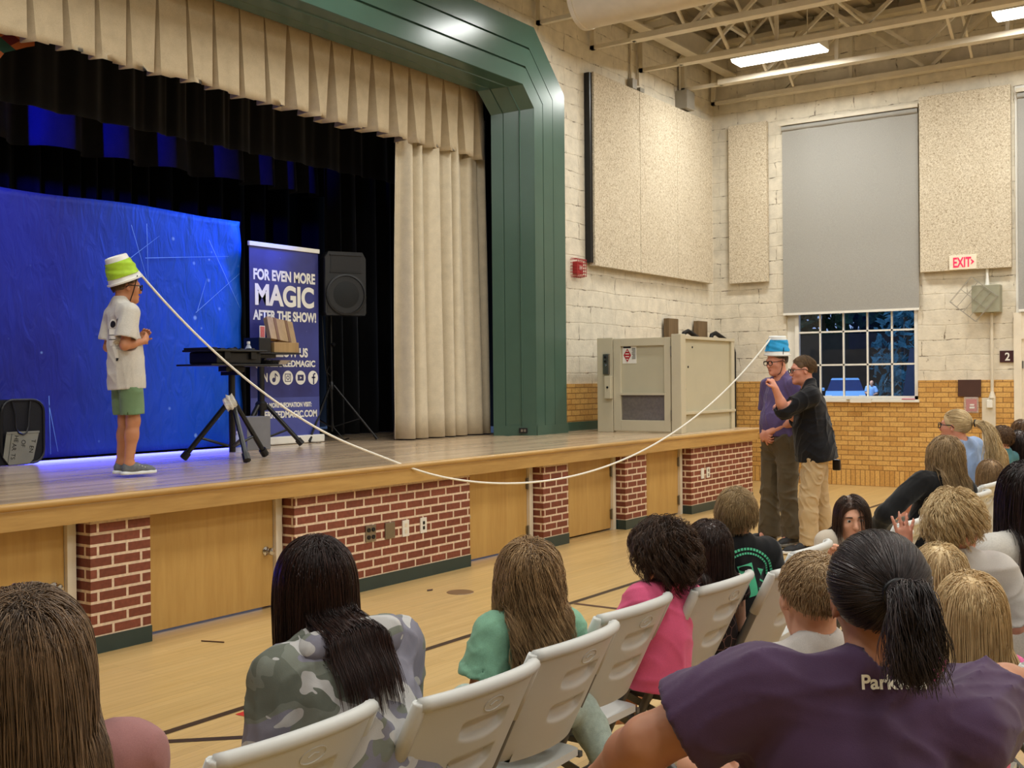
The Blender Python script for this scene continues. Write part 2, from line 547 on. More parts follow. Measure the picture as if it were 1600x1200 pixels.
# ---- door at the right edge and its tall blind
dr = struct('door_1', MB().box(XW - 0.05, XW + 0.02, 3.02, 3.12, 0, 2.46).box(XW - 0.05, XW + 0.02, 1.0, 1.1, 0, 2.46)
            .box(XW - 0.05, XW + 0.02, 1.1, 3.02, 2.10, 2.20).box(XW - 0.035, XW + 0.0, 1.1, 3.02, 2.20, 2.46), M['offwhite'], 'cream painted exit door at the far right edge')
obj('door_leaf', MB().box(XW - 0.03, XW + 0.01, 2.07, 3.02, 0.01, 2.10).box(XW - 0.03, XW + 0.01, 1.1, 2.06, 0.01, 2.10), M['offwhite'], dr)
obj('hinge', MB().box(XW - 0.045, XW - 0.03, 3.0, 3.03, 1.70, 1.80), M['steel'], dr)
w2 = struct('window_2', MB().box(XW - 0.02, XW + 0.02, 3.03, 3.09, 2.46, 5.55).box(XW - 0.02, XW + 0.02, 1.0, 1.06, 2.46, 5.55).box(XW - 0.02, XW + 0.02, 1.06, 3.03, 5.45, 5.55), M['white'], 'second tall window above the exit door')

# ---- roller blinds
bl = NT('grey_blind_cloth')
_v = bl.coord()
bl.set(bl.ramp(bl.noise(_v, 120, 2), [(0.3, s2l(150, 148, 143)), (0.7, s2l(164, 162, 156))]), 0.6, 0, 0.3)
M['blind'] = bl.m
def blind(y0, y1, z0, z1, label):
    t = thing('roller_blind', label, 'blind', (XW - 0.07, (y0 + y1) / 2, z1))
    P = []
    for i in range(25):
        y = y0 + (y1 - y0) * i / 24
        P.append([(XW - 0.055 + 0.006 * math.sin(i * 0.9) * (1 - j / 10), y, z1 - 0.13 - (z1 - 0.13 - z0) * j / 10) for j in range(11)])
    m = MB().grid(P)
    P2 = [[(x + 0.004, y, z) for x, y, z in r] for r in P]
    m.grid(P2)
    obj('blind_cloth', m, M['blind'], t, True, smooth='all')
    obj('head_rail', MB().box(XW - 0.10, XW - 0.005, y0 - 0.01, y1 + 0.01, z1 - 0.05, z1), M['cream_metal'], t, True)
    obj('roller', MB().tube([(XW - 0.055, y0, z1 - 0.095), (XW - 0.055, y1, z1 - 0.095)], 0.038, 12), M['blind'], t, True, smooth=True)
    obj('hem_bar', MB().box(XW - 0.065, XW - 0.045, y0, y1, z0 - 0.03, z0 + 0.004), M['white'], t, True)
    return t
blind(4.37, 6.39, 2.58, 5.49, 'grey roller blind pulled halfway down the tall window')
blind(1.05, 3.05, 2.50, 5.50, 'grey roller blind at the right edge above the exit door')

# ---- acoustic panels
ap = NT('fissured_wood_wool')
_v = ap.coord()
_a = ap.noise(_v, 46, 5, 0.7, 1.2); _b = ap.noise(_v, 3, 2)
ap.set(ap.mix(0.15, ap.ramp(_a, [(0.37, s2l(144, 127, 103)), (0.50, s2l(203, 190, 166)), (0.62, s2l(224, 214, 194))]), ap.ramp(_b, [(0.3, s2l(200, 184, 158)), (0.7, s2l(222, 210, 188))])), 0.9, 0, 0.2)
ap.bump(_a, 0.5, 0.008)
M['panel'] = ap.m
def panel_front(x0, x1, label, edge=False):
    t = thing('acoustic_panel', label, 'wall panel', ((x0 + x1) / 2, YP - 0.05, 3.08), 0, 'acoustic panels')
    obj('panel_face', MB().box(x0 + 0.004, x1 - 0.004, YP - 0.12, YP - 0.03, 3.08, 5.60, 0.006), M['panel'], t, True)
    if edge:
        obj('side_strip', MB().box(x0 - 0.06, x0 + 0.003, YP - 0.09, YP - 0.012, 3.12, 5.585), M['black'], t, True)
    return t
panel_front(12.72, 13.98, 'speckled cream acoustic panel next to the green arch, black strip at its left', True)
panel_front(13.98, 15.14, 'middle speckled cream acoustic panel of the three beside the stage')
panel_front(15.14, 16.36, 'speckled cream acoustic panel nearest the wall corner, right of the other two beside the stage')
def panel_right(y0, y1, z0, z1, label):
    t = thing('acoustic_panel', label, 'wall panel', (XW - 0.05, (y0 + y1) / 2, z0), 0, 'acoustic panels')
    obj('panel_face', MB().box(XW - 0.11, XW - 0.03, y0, y1, z0, z1, 0.006), M['panel'], t, True)
panel_right(6.62, 7.25, 3.08, 5.55, 'narrow speckled acoustic panel between the wall corner and the window blind')
panel_right(3.13, 4.34, 3.08, 5.57, 'wide speckled acoustic panel behind the exit sign')

# ---- roof joists (span y), parallel to the right wall
def joist(x, label, yend=YP - 0.05, zb=5.90, zt=6.80, phase=0.0):
    t = thing('roof_joist', label, 'roof joist', (x, 2.0, zb), 0, 'cream roof joists')
    y0 = -4.0
    obj('bottom_chord', MB().box(x - 0.075, x + 0.075, y0, 6.9, zb, zb + 0.075, 0.006), M['cream_metal'], t, True)
    obj('chord_extension', MB().box(x - 0.03, x + 0.03, 6.85, yend, zb, zb + 0.05).box(x - 0.03, x + 0.03, yend - 0.06, yend, zb, zb + 0.62), M['cream_metal'], t, True)
    obj('top_chord', MB().box(x - 0.09, x + 0.09, y0, yend, zt, zt + 0.07), M['cream_metal'], t, True)
    w = MB(); n = 0
    y = 6.7 - phase
    while y > y0:
        w.bar((x, y, zb + 0.04), (x, y - 1.1, zt + 0.02), 0.045, 0.045, (1, 0, 0))
        w.bar((x, y - 1.1, zt + 0.02), (x, y - 2.2, zb + 0.04), 0.045, 0.045, (1, 0, 0))
        w.bar((x, y - 1.1, zb + 0.04), (x, y - 1.1, zt), 0.05, 0.03, (1, 0, 0))
        y -= 2.2
    obj('web', w, M['cream_metal'], t, True)
    return t
joist(11.50, 'cream roof joist ending above the chamfered corner of the green arch', phase=0.2)
joist(12.78, 'cream roof joist just right of the round duct', phase=0.6)
joist(14.12, 'cream roof joist along the left of the nearer ceiling light', phase=0.1)
joist(15.45, 'cream roof joist just right of the lit ceiling lights', phase=0.45)
joist(16.52, 'cream roof joist against the right wall above the window blind', phase=0.3)
# bridging angles running along x between the joists
br = thing('bridging_bars', 'thin cream bridging angles crossing between the roof joists', 'roof bracing', (14, 4, 6.3))
b_ = MB()
for y, z in ((5.6, 5.96), (3.4, 5.96), (1.0, 5.96)):
    pass
for y in (6.15, 3.6, 1.0):
    for xa, xb in ((11.5, 12.78), (12.78, 14.12), (14.12, 15.45), (15.45, 16.52)):
        obj('cross_brace', MB().bar((xa + 0.06, y, 6.80), (xb - 0.06, y, 5.99), 0.035, 0.035), M['cream_metal'], br, True)
        obj('cross_brace', MB().bar((xa + 0.06, y - 0.07, 5.99), (xb - 0.06, y - 0.07, 6.80), 0.035, 0.035), M['cream_metal'], br, True)
b_ = MB()
for y in (6.6, 5.2, 3.75, 2.3, 0.85, -0.6):
    b_.box(10.0, XW - 0.02, y - 0.025, y + 0.025, 6.62, 6.67)
obj('purlin_angle', b_, M['cream_metal'], br, True)
bm_ = thing('steel_beam', 'cream steel angle running along the top of the stage wall', 'beam', (14, 7.3, 6.37))
obj('web_plate', MB().box(11.0, XW - 0.01, 7.30, 7.32, 6.36, 6.75), M['cream_metal'], bm_, True)
obj('flange', MB().box(11.0, XW - 0.01, 7.14, 7.32, 6.34, 6.36), M['cream_metal'], bm_, True)
# duct
du = thing('air_duct', 'large round cream air duct with a closed end near the stage wall', 'duct', (10.2, 3, 5.6))
dz, dx, dr_ = 5.59, 10.22, 0.31
obj('duct_tube', MB().lathe([(0.0, 0.0), (dr_ - 0.02, 0.0), (dr_, 0.02)] + [(dr_ + (0.006 if i % 3 == 2 else 0), 0.02 + i * 0.4) for i in range(1, 27)], (dx, 6.1, dz), 36, Matrix.Rotation(PI / 2, 3, 'X')), M['cream_metal'], du, True, smooth=True)
obj('end_ring', MB().lathe([(dr_ + 0.001, 0.0), (dr_ + 0.012, 0.0), (dr_ + 0.012, 0.05), (dr_ + 0.001, 0.05)], (dx, 6.11, dz), 36, Matrix.Rotation(PI / 2, 3, 'X')), M['cream_metal'], du, True, smooth=True)
# pipes under the deck
pp = thing('ceiling_pipe', 'cream sprinkler pipe under the roof deck running to the stage wall', 'pipe', (13.5, 3, 6.5))
obj('pipe_run', MB().tube([(13.45, -3, 6.5), (13.45, 7.2, 6.5)], 0.03, 8).tube([(11.2, 4.9, 6.55), (16.4, 4.9, 6.55)], 0.02, 8).tube([(15.0, 0, 6.45), (15.0, 3.2, 6.45), (14.9, 3.5, 6.5), (14.6, 4.6, 6.6)], 0.035, 8), M['cream_metal'], pp, True, smooth=True)
# fluorescent fixtures
M['tube'] = emis('fluorescent_diffuser', (255, 248, 236), 9.0)
def fixture(x, y, label, group=None):
    t = thing('ceiling_light', label, 'ceiling light', (x, y, 6.0), 0, 'fluorescent ceiling lights')
    a, b = x - 0.20, x + 0.20
    obj('housing', MB().prism([(a + 0.06, 6.16), (b - 0.06, 6.16), (b, 6.02), (a, 6.02)], y - 0.63, y + 0.63, 'y'), M['white'], t, True)
    obj('diffuser', MB().prism([(a + 0.01, 6.019), (b - 0.01, 6.019), (b - 0.05, 5.985), (a + 0.05, 5.985)], y - 0.625, y + 0.625, 'y'), M['tube'], t, True)
    obj('stem', MB().tube([(x, y - 0.4, 6.15), (x, y - 0.4, 6.8)], 0.008, 6).tube([(x, y + 0.4, 6.15), (x, y + 0.4, 6.8)], 0.008, 6), M['cream_metal'], t, True)
fixture(14.85, 5.75, 'lit fluorescent ceiling light above the acoustic panels in the corner')
fixture(14.85, 2.35, 'lit fluorescent ceiling light at the top right corner')

# ================================================================== STAGE FRONT
deck = thing('stage_platform', 'raised wooden stage with oak edge and red brick base', 'stage', (9, 6.5, 0))
dm = MB().box(-5.0, 11.38, YF, 12.2, ZS - 0.05, ZS).box(11.38, 14.03, YF, YP - 0.03, ZS - 0.05, ZS)
obj('stage_deck', dm, M['stage_deck'], deck, True)
obj('nosing', MB().tube([(-5, YF - 0.002, ZS - 0.022), (14.04, YF - 0.002, ZS - 0.022)], 0.022, 10).tube([(14.03, YF, ZS - 0.022), (14.03, YP - 0.04, ZS - 0.022)], 0.022, 10), M['oak_trim'], deck, True, smooth=True)
obj('fascia_board', MB().box(-5.0, 14.02, YF + 0.002, YF + 0.04, 0.795, ZS - 0.04).box(13.98, 14.02, YF + 0.04, YP - 0.04, 0.795, ZS - 0.04), M['oak_trim'], deck, True)
YD = 5.985
def brick(x0, x1):
    b = obj('brick_panel', MB().box(x0, x1, YB, YD + 0.15, 0.10, 0.80), M['red_brick'], deck, True)
    obj('base_strip', MB().box(x0 - 0.004, x1 + 0.004, YB - 0.006, YD + 0.1, 0.0, 0.10), M['dark_base'], b, True)
    return b
for x0, x1 in ((4.065, 4.49), (5.72, 7.80), (8.96, 9.41), (10.56, 11.04), (12.16, 14.0)):
    brick(x0, x1)
brick(-1.6, 2.4)
obj('brick_panel', MB().box(13.98, 14.0, YD + 0.15, YP - 0.04, 0.0, 0.80), M['red_brick'], deck, True)
knob_prof = [(0.0, 0.0), (0.031, 0.0), (0.031, 0.006), (0.012, 0.012), (0.012, 0.032), (0.024, 0.042), (0.028, 0.055), (0.022, 0.068), (0.0, 0.072)]
RX = Matrix.Rotation(PI / 2, 3, 'X')
def access_door(x0, x1, knob, label, jamb=True):
    t = thing('access_door', label, 'door', ((x0 + x1) / 2, YD, 0), 0, 'oak doors under the stage')
    obj('door_panel', MB().box(x0, x1, YD - 0.02, YD + 0.02, 0.02, 0.795), M['oak_door'], t, True)
    kx = x0 + 0.07 if knob == 'l' else x1 - 0.07
    obj('knob', MB().lathe(knob_prof, (kx, YD - 0.02, 0.41), 20, RX), M['chrome'], t, True, smooth=True)
    hx = x1 - 0.004 if knob == 'l' else x0 + 0.012
    for z in (0.17, 0.62):
        obj('hinge', MB().box(hx - 0.016, hx + 0.010, YD - 0.034, YD - 0.018, z - 0.05, z + 0.05).tube([(hx, YD - 0.038, z - 0.055), (hx, YD - 0.038, z + 0.055)], 0.007, 8), M['steel'], t, True)
    obj('jamb', MB().box(x1 + 0.004, x1 + 0.062, YD - 0.05, YD + 0.1, 0.0, 0.80), M['offwhite'], t, True)
access_door(2.42, 3.98, 'r', 'oak access door under the stage at the far left edge')
access_door(4.50, 5.64, 'r', 'oak access door under the stage between the narrow left brick pier and the wide brick panel')
access_door(7.81, 8.88, 'l', 'oak access door under the stage just right of the wide brick panel')
access_door(9.42, 10.48, 'l', 'oak access door under the stage between the two narrow brick piers')
access_door(11.05, 12.08, 'l', 'oak access door under the stage below the lift')
# plates on the bricks
def plate(name, x, z, w, h, m, label, cat, holes, hm, group='plates on the brick stage front'):
    t = thing(name, label, cat, (x, YB, z), 0, group)
    obj('cover_plate', MB().box(x - w / 2, x + w / 2, YB - 0.010, YB + 0.001, z - h / 2, z + h / 2, 0.003), m, t, True)
    if holes:
        hb = MB()
        for dx_, dz_, r in holes:
            if r > 0: hb.lathe([(0, 0), (r, 0), (r, 0.006), (r * 0.6, 0.007), (0, 0.004)], (x + dx_, YB - 0.010, z + dz_), 14, RX)
            else: hb.box(x + dx_ + r, x + dx_ - r, YB - 0.013, YB - 0.009, z + dz_ + r * 1.1, z + dz_ - r * 1.1)
        obj('socket', hb, hm, t, True)
plate('audio_plate', 6.52, 0.432, 0.115, 0.125, M['steel'], 'steel plate with four round audio sockets on the brick stage front', 'wall plate', [(-0.026, 0.028, 0.017), (0.026, 0.028, 0.017), (-0.026, -0.028, 0.017), (0.026, -0.028, 0.017)], M['black'])
plate('blank_plate', 6.745, 0.43, 0.115, 0.125, M['steel'], 'blank steel plate between the audio sockets and the white outlet', 'wall plate', None, None)
plate('power_outlet', 6.935, 0.425, 0.08, 0.13, M['white'], 'white power outlet beside the blank steel plate', 'outlet', [(0, 0.025, -0.014), (0, -0.025, -0.014)], M['offwhite'])
plate('network_outlet', 7.16, 0.425, 0.08, 0.125, M['white'], 'white two port network plate nearest the oak door on the brick stage front', 'outlet', [(0, 0.02, -0.012), (0, -0.02, -0.012)], M['black'])
plate('light_switch', 12.46, 0.46, 0.075, 0.125, M['white'], 'plain white switch plate at left on the far right brick panel', 'switch', None, None)
plate('power_outlet', 12.62, 0.46, 0.085, 0.125, M['white'], 'white outlet with grey sockets right of the switch on the far right brick panel', 'outlet', [(0, 0.028, -0.016), (0, -0.028, -0.016)], M['grey_steel'])

# ================================================================== PROSCENIUM ARCH
def contour(o, y):
    return [(11.03 + o, y, ZS), (11.03 + o, y, 4.77 + 0.414 * o), (10.80 + 0.414 * o, y, 5.0 + o), (-4.0, y, 5.0 + o)]
rows = [[(10.78, 7.70, ZS), (10.78, 7.70, 4.70), (10.52, 7.70, 4.93), (-4.0, 7.70, 4.93)]]
def lerp(a, b, f): return [tuple(p + (q - p) * f for p, q in zip(u, v)) for u, v in zip(a, b)]
c0 = contour(0, 7.275)
g0 = lerp(rows[0], c0, 0.27); g1 = lerp(rows[0], c0, 0.285); g2 = lerp(rows[0], c0, 0.30)
g1 = [(p[0] + 0.012, p[1], p[2] + (0.012 if i else 0)) for i, p in enumerate(g1)]
rows += [g0, g1, g2]
h0 = lerp(rows[0], c0, 0.66); h1 = lerp(rows[0], c0, 0.68)
h1 = [(p[0] - 0.012, p[1] - 0.006, p[2] - (0.012 if i else 0)) for i, p in enumerate(h1)]
rows += [h0, h1, lerp(rows[0], c0, 0.70)]
for o, y in ((0.0, 7.275), (0.006, 7.262), (0.016, 7.262), (0.020, 7.272), (0.200, 7.272), (0.206, 7.31), (0.226, 7.31), (0.232, 7.285),
             (0.440, 7.285), (0.446, 7.325), (0.466, 7.325), (0.472, 7.30), (0.735, 7.30), (0.74, 7.306), (0.74, 7.57)):
    rows.append(contour(o, y))
arch = MB().grid(rows)
arch.box(10.80, 11.77, 7.50, 7.56, ZS, ZS + 0.001)
pa = struct('trim_4', arch, M['green'], 'dark green panelled arch framing the stage opening')
pl = MB()
for o0, o1, y in ((0.0, 0.206, 7.262), (0.226, 0.446, 7.275), (0.466, 0.75, 7.29)):
    pl.box(11.03 + o0, 11.03 + o1, y, 7.5, ZS, ZS + 0.115)
pl.prism([(11.03, 7.262), (11.05, 7.4), (10.80, 7.70), (10.77, 7.69)], ZS, ZS + 0.115, 'z')
obj('plinth', pl, M['green'], pa)
ow = thing('floor_outlet', 'black outlet at the foot of the green arch beside the beige curtain', 'outlet', (10.93, 7.4, ZS + 0.06))
obj('cover_plate', MB().box(10.88, 10.98, 7.375, 7.39, ZS + 0.03, ZS + 0.09, 0.003, Matrix.Rotation(math.radians(-58), 3, 'Z')), M['black'], ow, True)
obj('socket', MB().box(10.90, 10.925, 7.366, 7.377, ZS + 0.045, ZS + 0.075, 0, Matrix.Rotation(math.radians(-58), 3, 'Z'), (10.93, 7.38, 1.01)).box(10.935, 10.96, 7.366, 7.377, ZS + 0.045, ZS + 0.075, 0, Matrix.Rotation(math.radians(-58), 3, 'Z'), (10.93, 7.38, 1.01)), M['steel'], ow, True)

# stage house (dark)
M['stage_black'] = mat('stage_house_black', (14, 14, 16), 0.9)
sh = MB().box(-5.2, 13.2, 12.0, 12.2, ZS, 7.2).box(-5.2, -5.0, 7.9, 12.2, ZS, 7.2).box(13.0, 13.2, 7.9, 12.2, ZS, 7.2).box(-5.2, 13.2, 7.88, 12.2, 7.0, 7.2)
struct('wall_stage', sh, M['stage_black'], 'black walls of the stage house')

# ================================================================== DRAPES
def cloth(name, x0, x1, y, z0, z1, label, cat, m, period=0.16, amp=0.06, seed=1, flare=0.0, thick=0.006, group=None, hem=0.0, step=0.012, shift=0.0, ny=14):
    rnd = random.Random(seed)
    xs = []; x = x0
    ph = 0.0; pts = []
    per = period
    n = max(8, int((x1 - x0) / step))
    phs = []; acc = 0
    for i in range(n + 1):
        k = i / n
        loc = 1.0 + 0.35 * math.sin(k * 17.0 + seed) + 0.25 * math.sin(k * 41.0 + seed * 2)
        acc += (x1 - x0) / n / period * 2 * PI * loc
        phs.append(acc)
    P = []
    for i in range(n + 1):
        k = i / n; row = []
        for j in range(ny + 1):
            v = j / ny
            a = amp * (0.55 + 0.45 * v + flare * v)
            s_ = math.sin(phs[i] + 0.25 * math.sin(3 * v + i * 0.01))
            s2 = math.copysign(abs(s_) ** 0.75, s_)
            xx = x0 + (x1 - x0) * k + 0.35 * a * math.cos(phs[i]) + shift * v * (1 - k)
            yy = y + a * s2 + 0.012 * math.sin(phs[i] * 2.3 + 2 * v)
            zz = z1 - (z1 - z0) * v + (hem * math.sin(phs[i] * 0.5) if j == ny else 0)
            row.append((xx, yy, zz))
        P.append(row)
    mbm = MB().grid(P)
    o = obj(name, mbm.mesh(name, 'all'), m)
    sol = o.modifiers.new('thick', 'SOLIDIFY'); sol.thickness = thick; sol.offset = 0
    return tag(o, label, cat, group)
# pleated beige valance
P = []
zt, zb, yv = 5.06, 4.22, 7.90
x = -3.0
rnd = random.Random(3)
cols = []
while x < 10.86:
    w = 0.302
    jit = rnd.uniform(-0.02, 0.02); dj = rnd.uniform(0.8, 1.25); tw = rnd.uniform(-0.03, 0.03)
    cols.append((x, w, jit, dj, tw)); x += w
us = []
for (x, w, jit, dj, tw) in cols:
    for key in range(6):
        us.append((x, w, jit, dj, tw, key))
for (x, w, jit, dj, tw, key) in us:
    row = []
    for j in range(13):
        v = j / 12
        if x > 10.4:
            vt = 0.0
        fl = 1.0 if x > 7.3 else 0.42
        op = 0.012 + (0.30 + jit) * fl * v ** 0.8      # half opening of the pleat, fraction of width
        dp = (0.03 + 0.13 * v ** 0.9) * dj * (0.5 + 0.5 * fl)
        c = x + w * 0.5 + tw * v
        xs_ = [c - w * 0.5, c - w * op, c - w * max(0.004, op - 0.10 * v), c + w * max(0.004, op - 0.16 * v), c + w * op, c + w * 0.5 - 0.001]
        ys_ = [yv - 0.015 * math.sin(v * 2) * dj, yv - 0.03 * v, yv + dp, yv + dp, yv - 0.02 * v, yv - 0.015 * math.sin(v * 2) * dj]
        zz = zt - (zt - zb) * v
        row.append((xs_[key], ys_[key], zz + (0.012 * math.sin(c * 5) if j == 12 else 0)))
    P.append(row)
# clip the upper right corner to the chamfer of the arch
P = [[(px, py, min(pz, 5.06 - max(0, px - 10.35) * 0.0)) for px, py, pz in r] for r in P]
vo = obj('stage_valance', MB().grid(P).mesh('stage_valance', True), fabric('tan_valance_cloth', (184, 167, 138), 0.85, 0.10, 10, 150, 0.3))
sol = vo.modifiers.new('thick', 'SOLIDIFY'); sol.thickness = 0.006; sol.offset = 0
tag(vo, 'pleated beige valance hanging across the top of the stage opening', 'valance')
# beige leg curtain
cloth('stage_curtain', 9.47, 11.15, 8.03, ZS + 0.015, 4.75, 'long beige curtain drawn to the right side of the stage', 'curtain', M['beige'], 0.23, 0.085, 5, 0.3, shift=-0.06, step=0.008)
# black drapes behind
cloth('black_border', -3, 12.6, 8.9, 3.985, 6.9, 'black border curtain hanging across the stage behind the beige valance', 'curtain', M['velvet'], 0.40, 0.028, 9, 0.1, step=0.02)
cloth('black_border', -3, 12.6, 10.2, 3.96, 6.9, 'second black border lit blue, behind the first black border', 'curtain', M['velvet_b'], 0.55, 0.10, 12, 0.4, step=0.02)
cloth('back_curtain', -3, 12.8, 11.4, ZS + 0.01, 6.9, 'black full height curtain at the back of the stage', 'curtain', M['velvet'], 0.35, 0.08, 21, 0.2, step=0.03)
cloth('leg_curtain', 10.0, 12.6, 9.6, ZS + 0.01, 6.9, 'black leg curtain behind the beige curtain at the right of the stage', 'curtain', M['velvet'], 0.3, 0.07, 31, 0.2, step=0.02)
# ================================================================== RIGHT WALL AND FRONT WALL FITTINGS
# exit sign
M['sign_face'] = mat('exit_sign_face', (232, 222, 200), 0.5)
M['exit_red'] = emis('exit_red_letters', (255, 36, 70), 1.2)
t = thing('exit_sign', 'cream exit sign with red letters on the wide acoustic panel', 'sign', (XW - 0.12, 3.75, 3.08))
obj('sign_box', MB().box(XW - 0.14, XW - 0.092, 3.575, 3.935, 3.085, 3.285, 0.004), M['sign_face'], t, True)
def wall_text(me, x, y, z):
    """turn x-z text facing -y into y-z text facing -x (right wall): text right -> -y"""
    me.transform(Matrix(((0, 1, 0, x), (-1, 0, 0, y), (0, 0, 1, z), (0, 0, 0, 1))))
    return me
obj('lettering', wall_text(text_mesh('EXIT', 0.19, 0.002, 0.004, 0.62), XW - 0.142, 3.765, 3.12), M['exit_red'], t, True)
obj('arrow', MB().prism([(3.645, 3.225), (3.60, 3.185), (3.645, 3.145), (3.645, 3.165), (3.628, 3.185), (3.645, 3.205)], XW - 0.144, XW - 0.139, 'x'), M['exit_red'], t, True)
# number plate 2
M['maroon'] = mat('maroon_plate', (58, 22, 26), 0.45)
t = thing('number_sign', 'dark maroon sign with a white number two beside the exit door', 'sign', (XW - 0.02, 3.2, 1.78))
obj('plate', MB().box(XW - 0.022, XW, 3.10, 3.305, 1.785, 1.945, 0.003), M['maroon'], t, True)
obj('lettering', wall_text(text_mesh('2', 0.15, 0.002, 0.003, 0.9), XW - 0.024, 3.205, 1.812), M['white'], t, True)
# brown plate
M['brown'] = mat('brown_plate', (70, 42, 34), 0.5)
tag(obj('wall_plaque', MB().box(XW - 0.06, XW - 0.03, 3.545, 3.85, 1.315, 1.55, 0.004), M['brown']), 'plain dark brown plaque on the tan brick above the fire alarm', 'plaque')
# fire alarm pull station under a clear cover
M['red'] = mat('red_plastic', (170, 40, 44), 0.35)
c_ = NT('clear_cover'); _n = c_.noise(c_.coord(), 4, 1)
c_.set((0.95, 0.95, 0.95, 1), 0.08); c_.b.inputs['Transmission Weight'].default_value = 0.0; c_.b.inputs['Alpha'].default_value = 0.22
M['clear'] = c_.m
t = thing('fire_alarm', 'red fire alarm pull station under a clear cover on the tan brick', 'fire alarm', (XW - 0.05, 3.67, 1.19))
obj('pull_box', MB().box(XW - 0.075, XW - 0.03, 3.60, 3.74, 1.11, 1.28, 0.006), M['red'], t, True)
obj('handle', MB().box(XW - 0.088, XW - 0.074, 3.625, 3.69, 1.15, 1.175).box(XW - 0.088, XW - 0.074, 3.63, 3.685, 1.19, 1.21), M['white'], t, True)
obj('cover', MB().box(XW - 0.10, XW - 0.032, 3.575, 3.765, 1.085, 1.31, 0.015), M['clear'], t, True)
# conduit, trunking and switch
t = thing('wall_trunking', 'cream cable trunking and conduit running up the wall beside the fire alarm', 'conduit', (XW - 0.03, 3.4, 0.6))
obj('trunking', MB().box(XW - 0.075, XW - 0.03, 3.355, 3.53, 0.55, 1.295, 0.004), M['cream_metal'], t, True)
obj('conduit', MB().tube([(XW - 0.045, 3.40, 1.29), (XW - 0.045, 3.40, 2.47)], 0.022, 8).lathe([(0.05, 0), (0.022, 0.09)], (XW - 0.045, 3.40, 1.295), 10), M['cream_metal'], t, True, smooth=True)
obj('switch_box', MB().box(XW - 0.12, XW - 0.07, 3.385, 3.46, 1.16, 1.265, 0.008), M['white'], t, True)
# grey box with leaning wire guard
M['sage'] = mat('grey_green_box', (150, 148, 126), 0.5)
t = thing('alarm_box', 'grey green metal box on the block wall below the exit sign', 'metal box', (XW - 0.1, 3.45, 2.45))
obj('box_body', MB().box(XW - 0.17, XW, 3.27, 3.635, 2.475, 2.85, 0.006), M['sage'], t, True)
obj('top_conduit', MB().tube([(XW - 0.06, 3.45, 2.85), (XW - 0.06, 3.45, 3.2)], 0.018, 8).lathe([(0.03, 0), (0.02, 0.1)], (XW - 0.06, 3.45, 2.85), 8), M['white'], t, True, smooth=True)
t = thing('wire_guard', 'bent wire guard hanging at a tilt over the grey green box', 'wire guard', (XW - 0.2, 3.6, 2.6))
wg = MB()
ca = Vector((XW - 0.185, 3.60, 2.66)); R_ = Matrix.Rotation(math.radians(40), 3, 'X')
for off in (0, -0.05):
    for i in range(5):
        a = -0.22 + 0.11 * i
        if off == 0 or i in (0, 4):
            wg.tube([ca + R_ @ Vector((off, a, -0.22)), ca + R_ @ Vector((off, a, 0.22))], 0.0035, 5)
    for a in (-0.22, 0.0, 0.22):
        if off == 0 or abs(a) > 0.1:
            wg.tube([ca + R_ @ Vector((off, -0.22, a)), ca + R_ @ Vector((off, 0.22, a))], 0.0035, 5)
for p in ((-0.22, -0.22), (0.22, -0.22), (0.22, 0.22), (-0.22, 0.22)):
    wg.tube([ca + R_ @ Vector((0, p[0], p[1])), ca + R_ @ Vector((0.15, p[0], p[1]))], 0.0035, 5)
obj('wire_grid', wg, M['grey_steel'], t, True)
# strobe in red cage on the stage wall
t = thing('fire_strobe', 'red fire alarm strobe in a wire cage beside the green arch', 'fire alarm', (12.42, YP - 0.06, 3.03))
obj('strobe_body', MB().box(12.35, 12.49, YP - 0.075, YP, 2.95, 3.11, 0.01), M['red'], t, True)
obj('lens', MB().box(12.39, 12.45, YP - 0.09, YP - 0.07, 3.0, 3.06, 0.008), M['white'], t, True)
wg = MB()
for i in range(6):
    z = 2.93 + i * 0.04
    wg.tube([(12.30, YP, z), (12.31, YP - 0.10, z), (12.53, YP - 0.10, z), (12.54, YP, z)], 0.004, 5)
    x = 12.31 + i * 0.044
    wg.tube([(x, YP, 2.91), (x, YP - 0.10, 2.92), (x, YP - 0.10, 3.14), (x, YP, 3.15)], 0.004, 5)
obj('cage', wg, M['red'], t, True)
# conduits with boxes on the stage wall
t = thing('conduit_pair', 'two conduits dropping to a small box above the left acoustic panel', 'conduit', (14.0, YP - 0.04, 5.7))
obj('conduit', MB().tube([(13.90, YP - 0.03, 5.72), (13.90, YP - 0.03, 6.35), (13.88, YP - 0.08, 6.48), (13.80, 7.0, 6.5)], 0.018, 8), M['cream_metal'], t, True, smooth=True)
obj('conduit', MB().tube([(14.12, YP - 0.03, 5.72), (14.12, YP - 0.03, 6.35), (14.14, YP - 0.08, 6.48), (14.2, 7.0, 6.5)], 0.018, 8), M['cream_metal'], t, True, smooth=True)
obj('outlet_box', MB().box(13.84, 13.96, YP - 0.09, YP, 5.62, 5.76, 0.006), M['grey_steel'], t, True)
obj('outlet_box', MB().box(14.06, 14.18, YP - 0.09, YP, 5.62, 5.68, 0.006), M['grey_steel'], t, True)
t = thing('junction_box', 'grey junction box under two conduits above the right acoustic panel', 'metal box', (15.45, YP - 0.1, 5.65))
obj('box_body', MB().box(15.32, 15.58, YP - 0.20, YP, 5.62, 5.90, 0.01), M['grey_steel'], t, True)
obj('conduit', MB().tube([(15.40, YP - 0.04, 5.9), (15.40, YP - 0.04, 6.4), (15.42, YP - 0.12, 6.5)], 0.016, 8), M['cream_metal'], t, True, smooth=True)
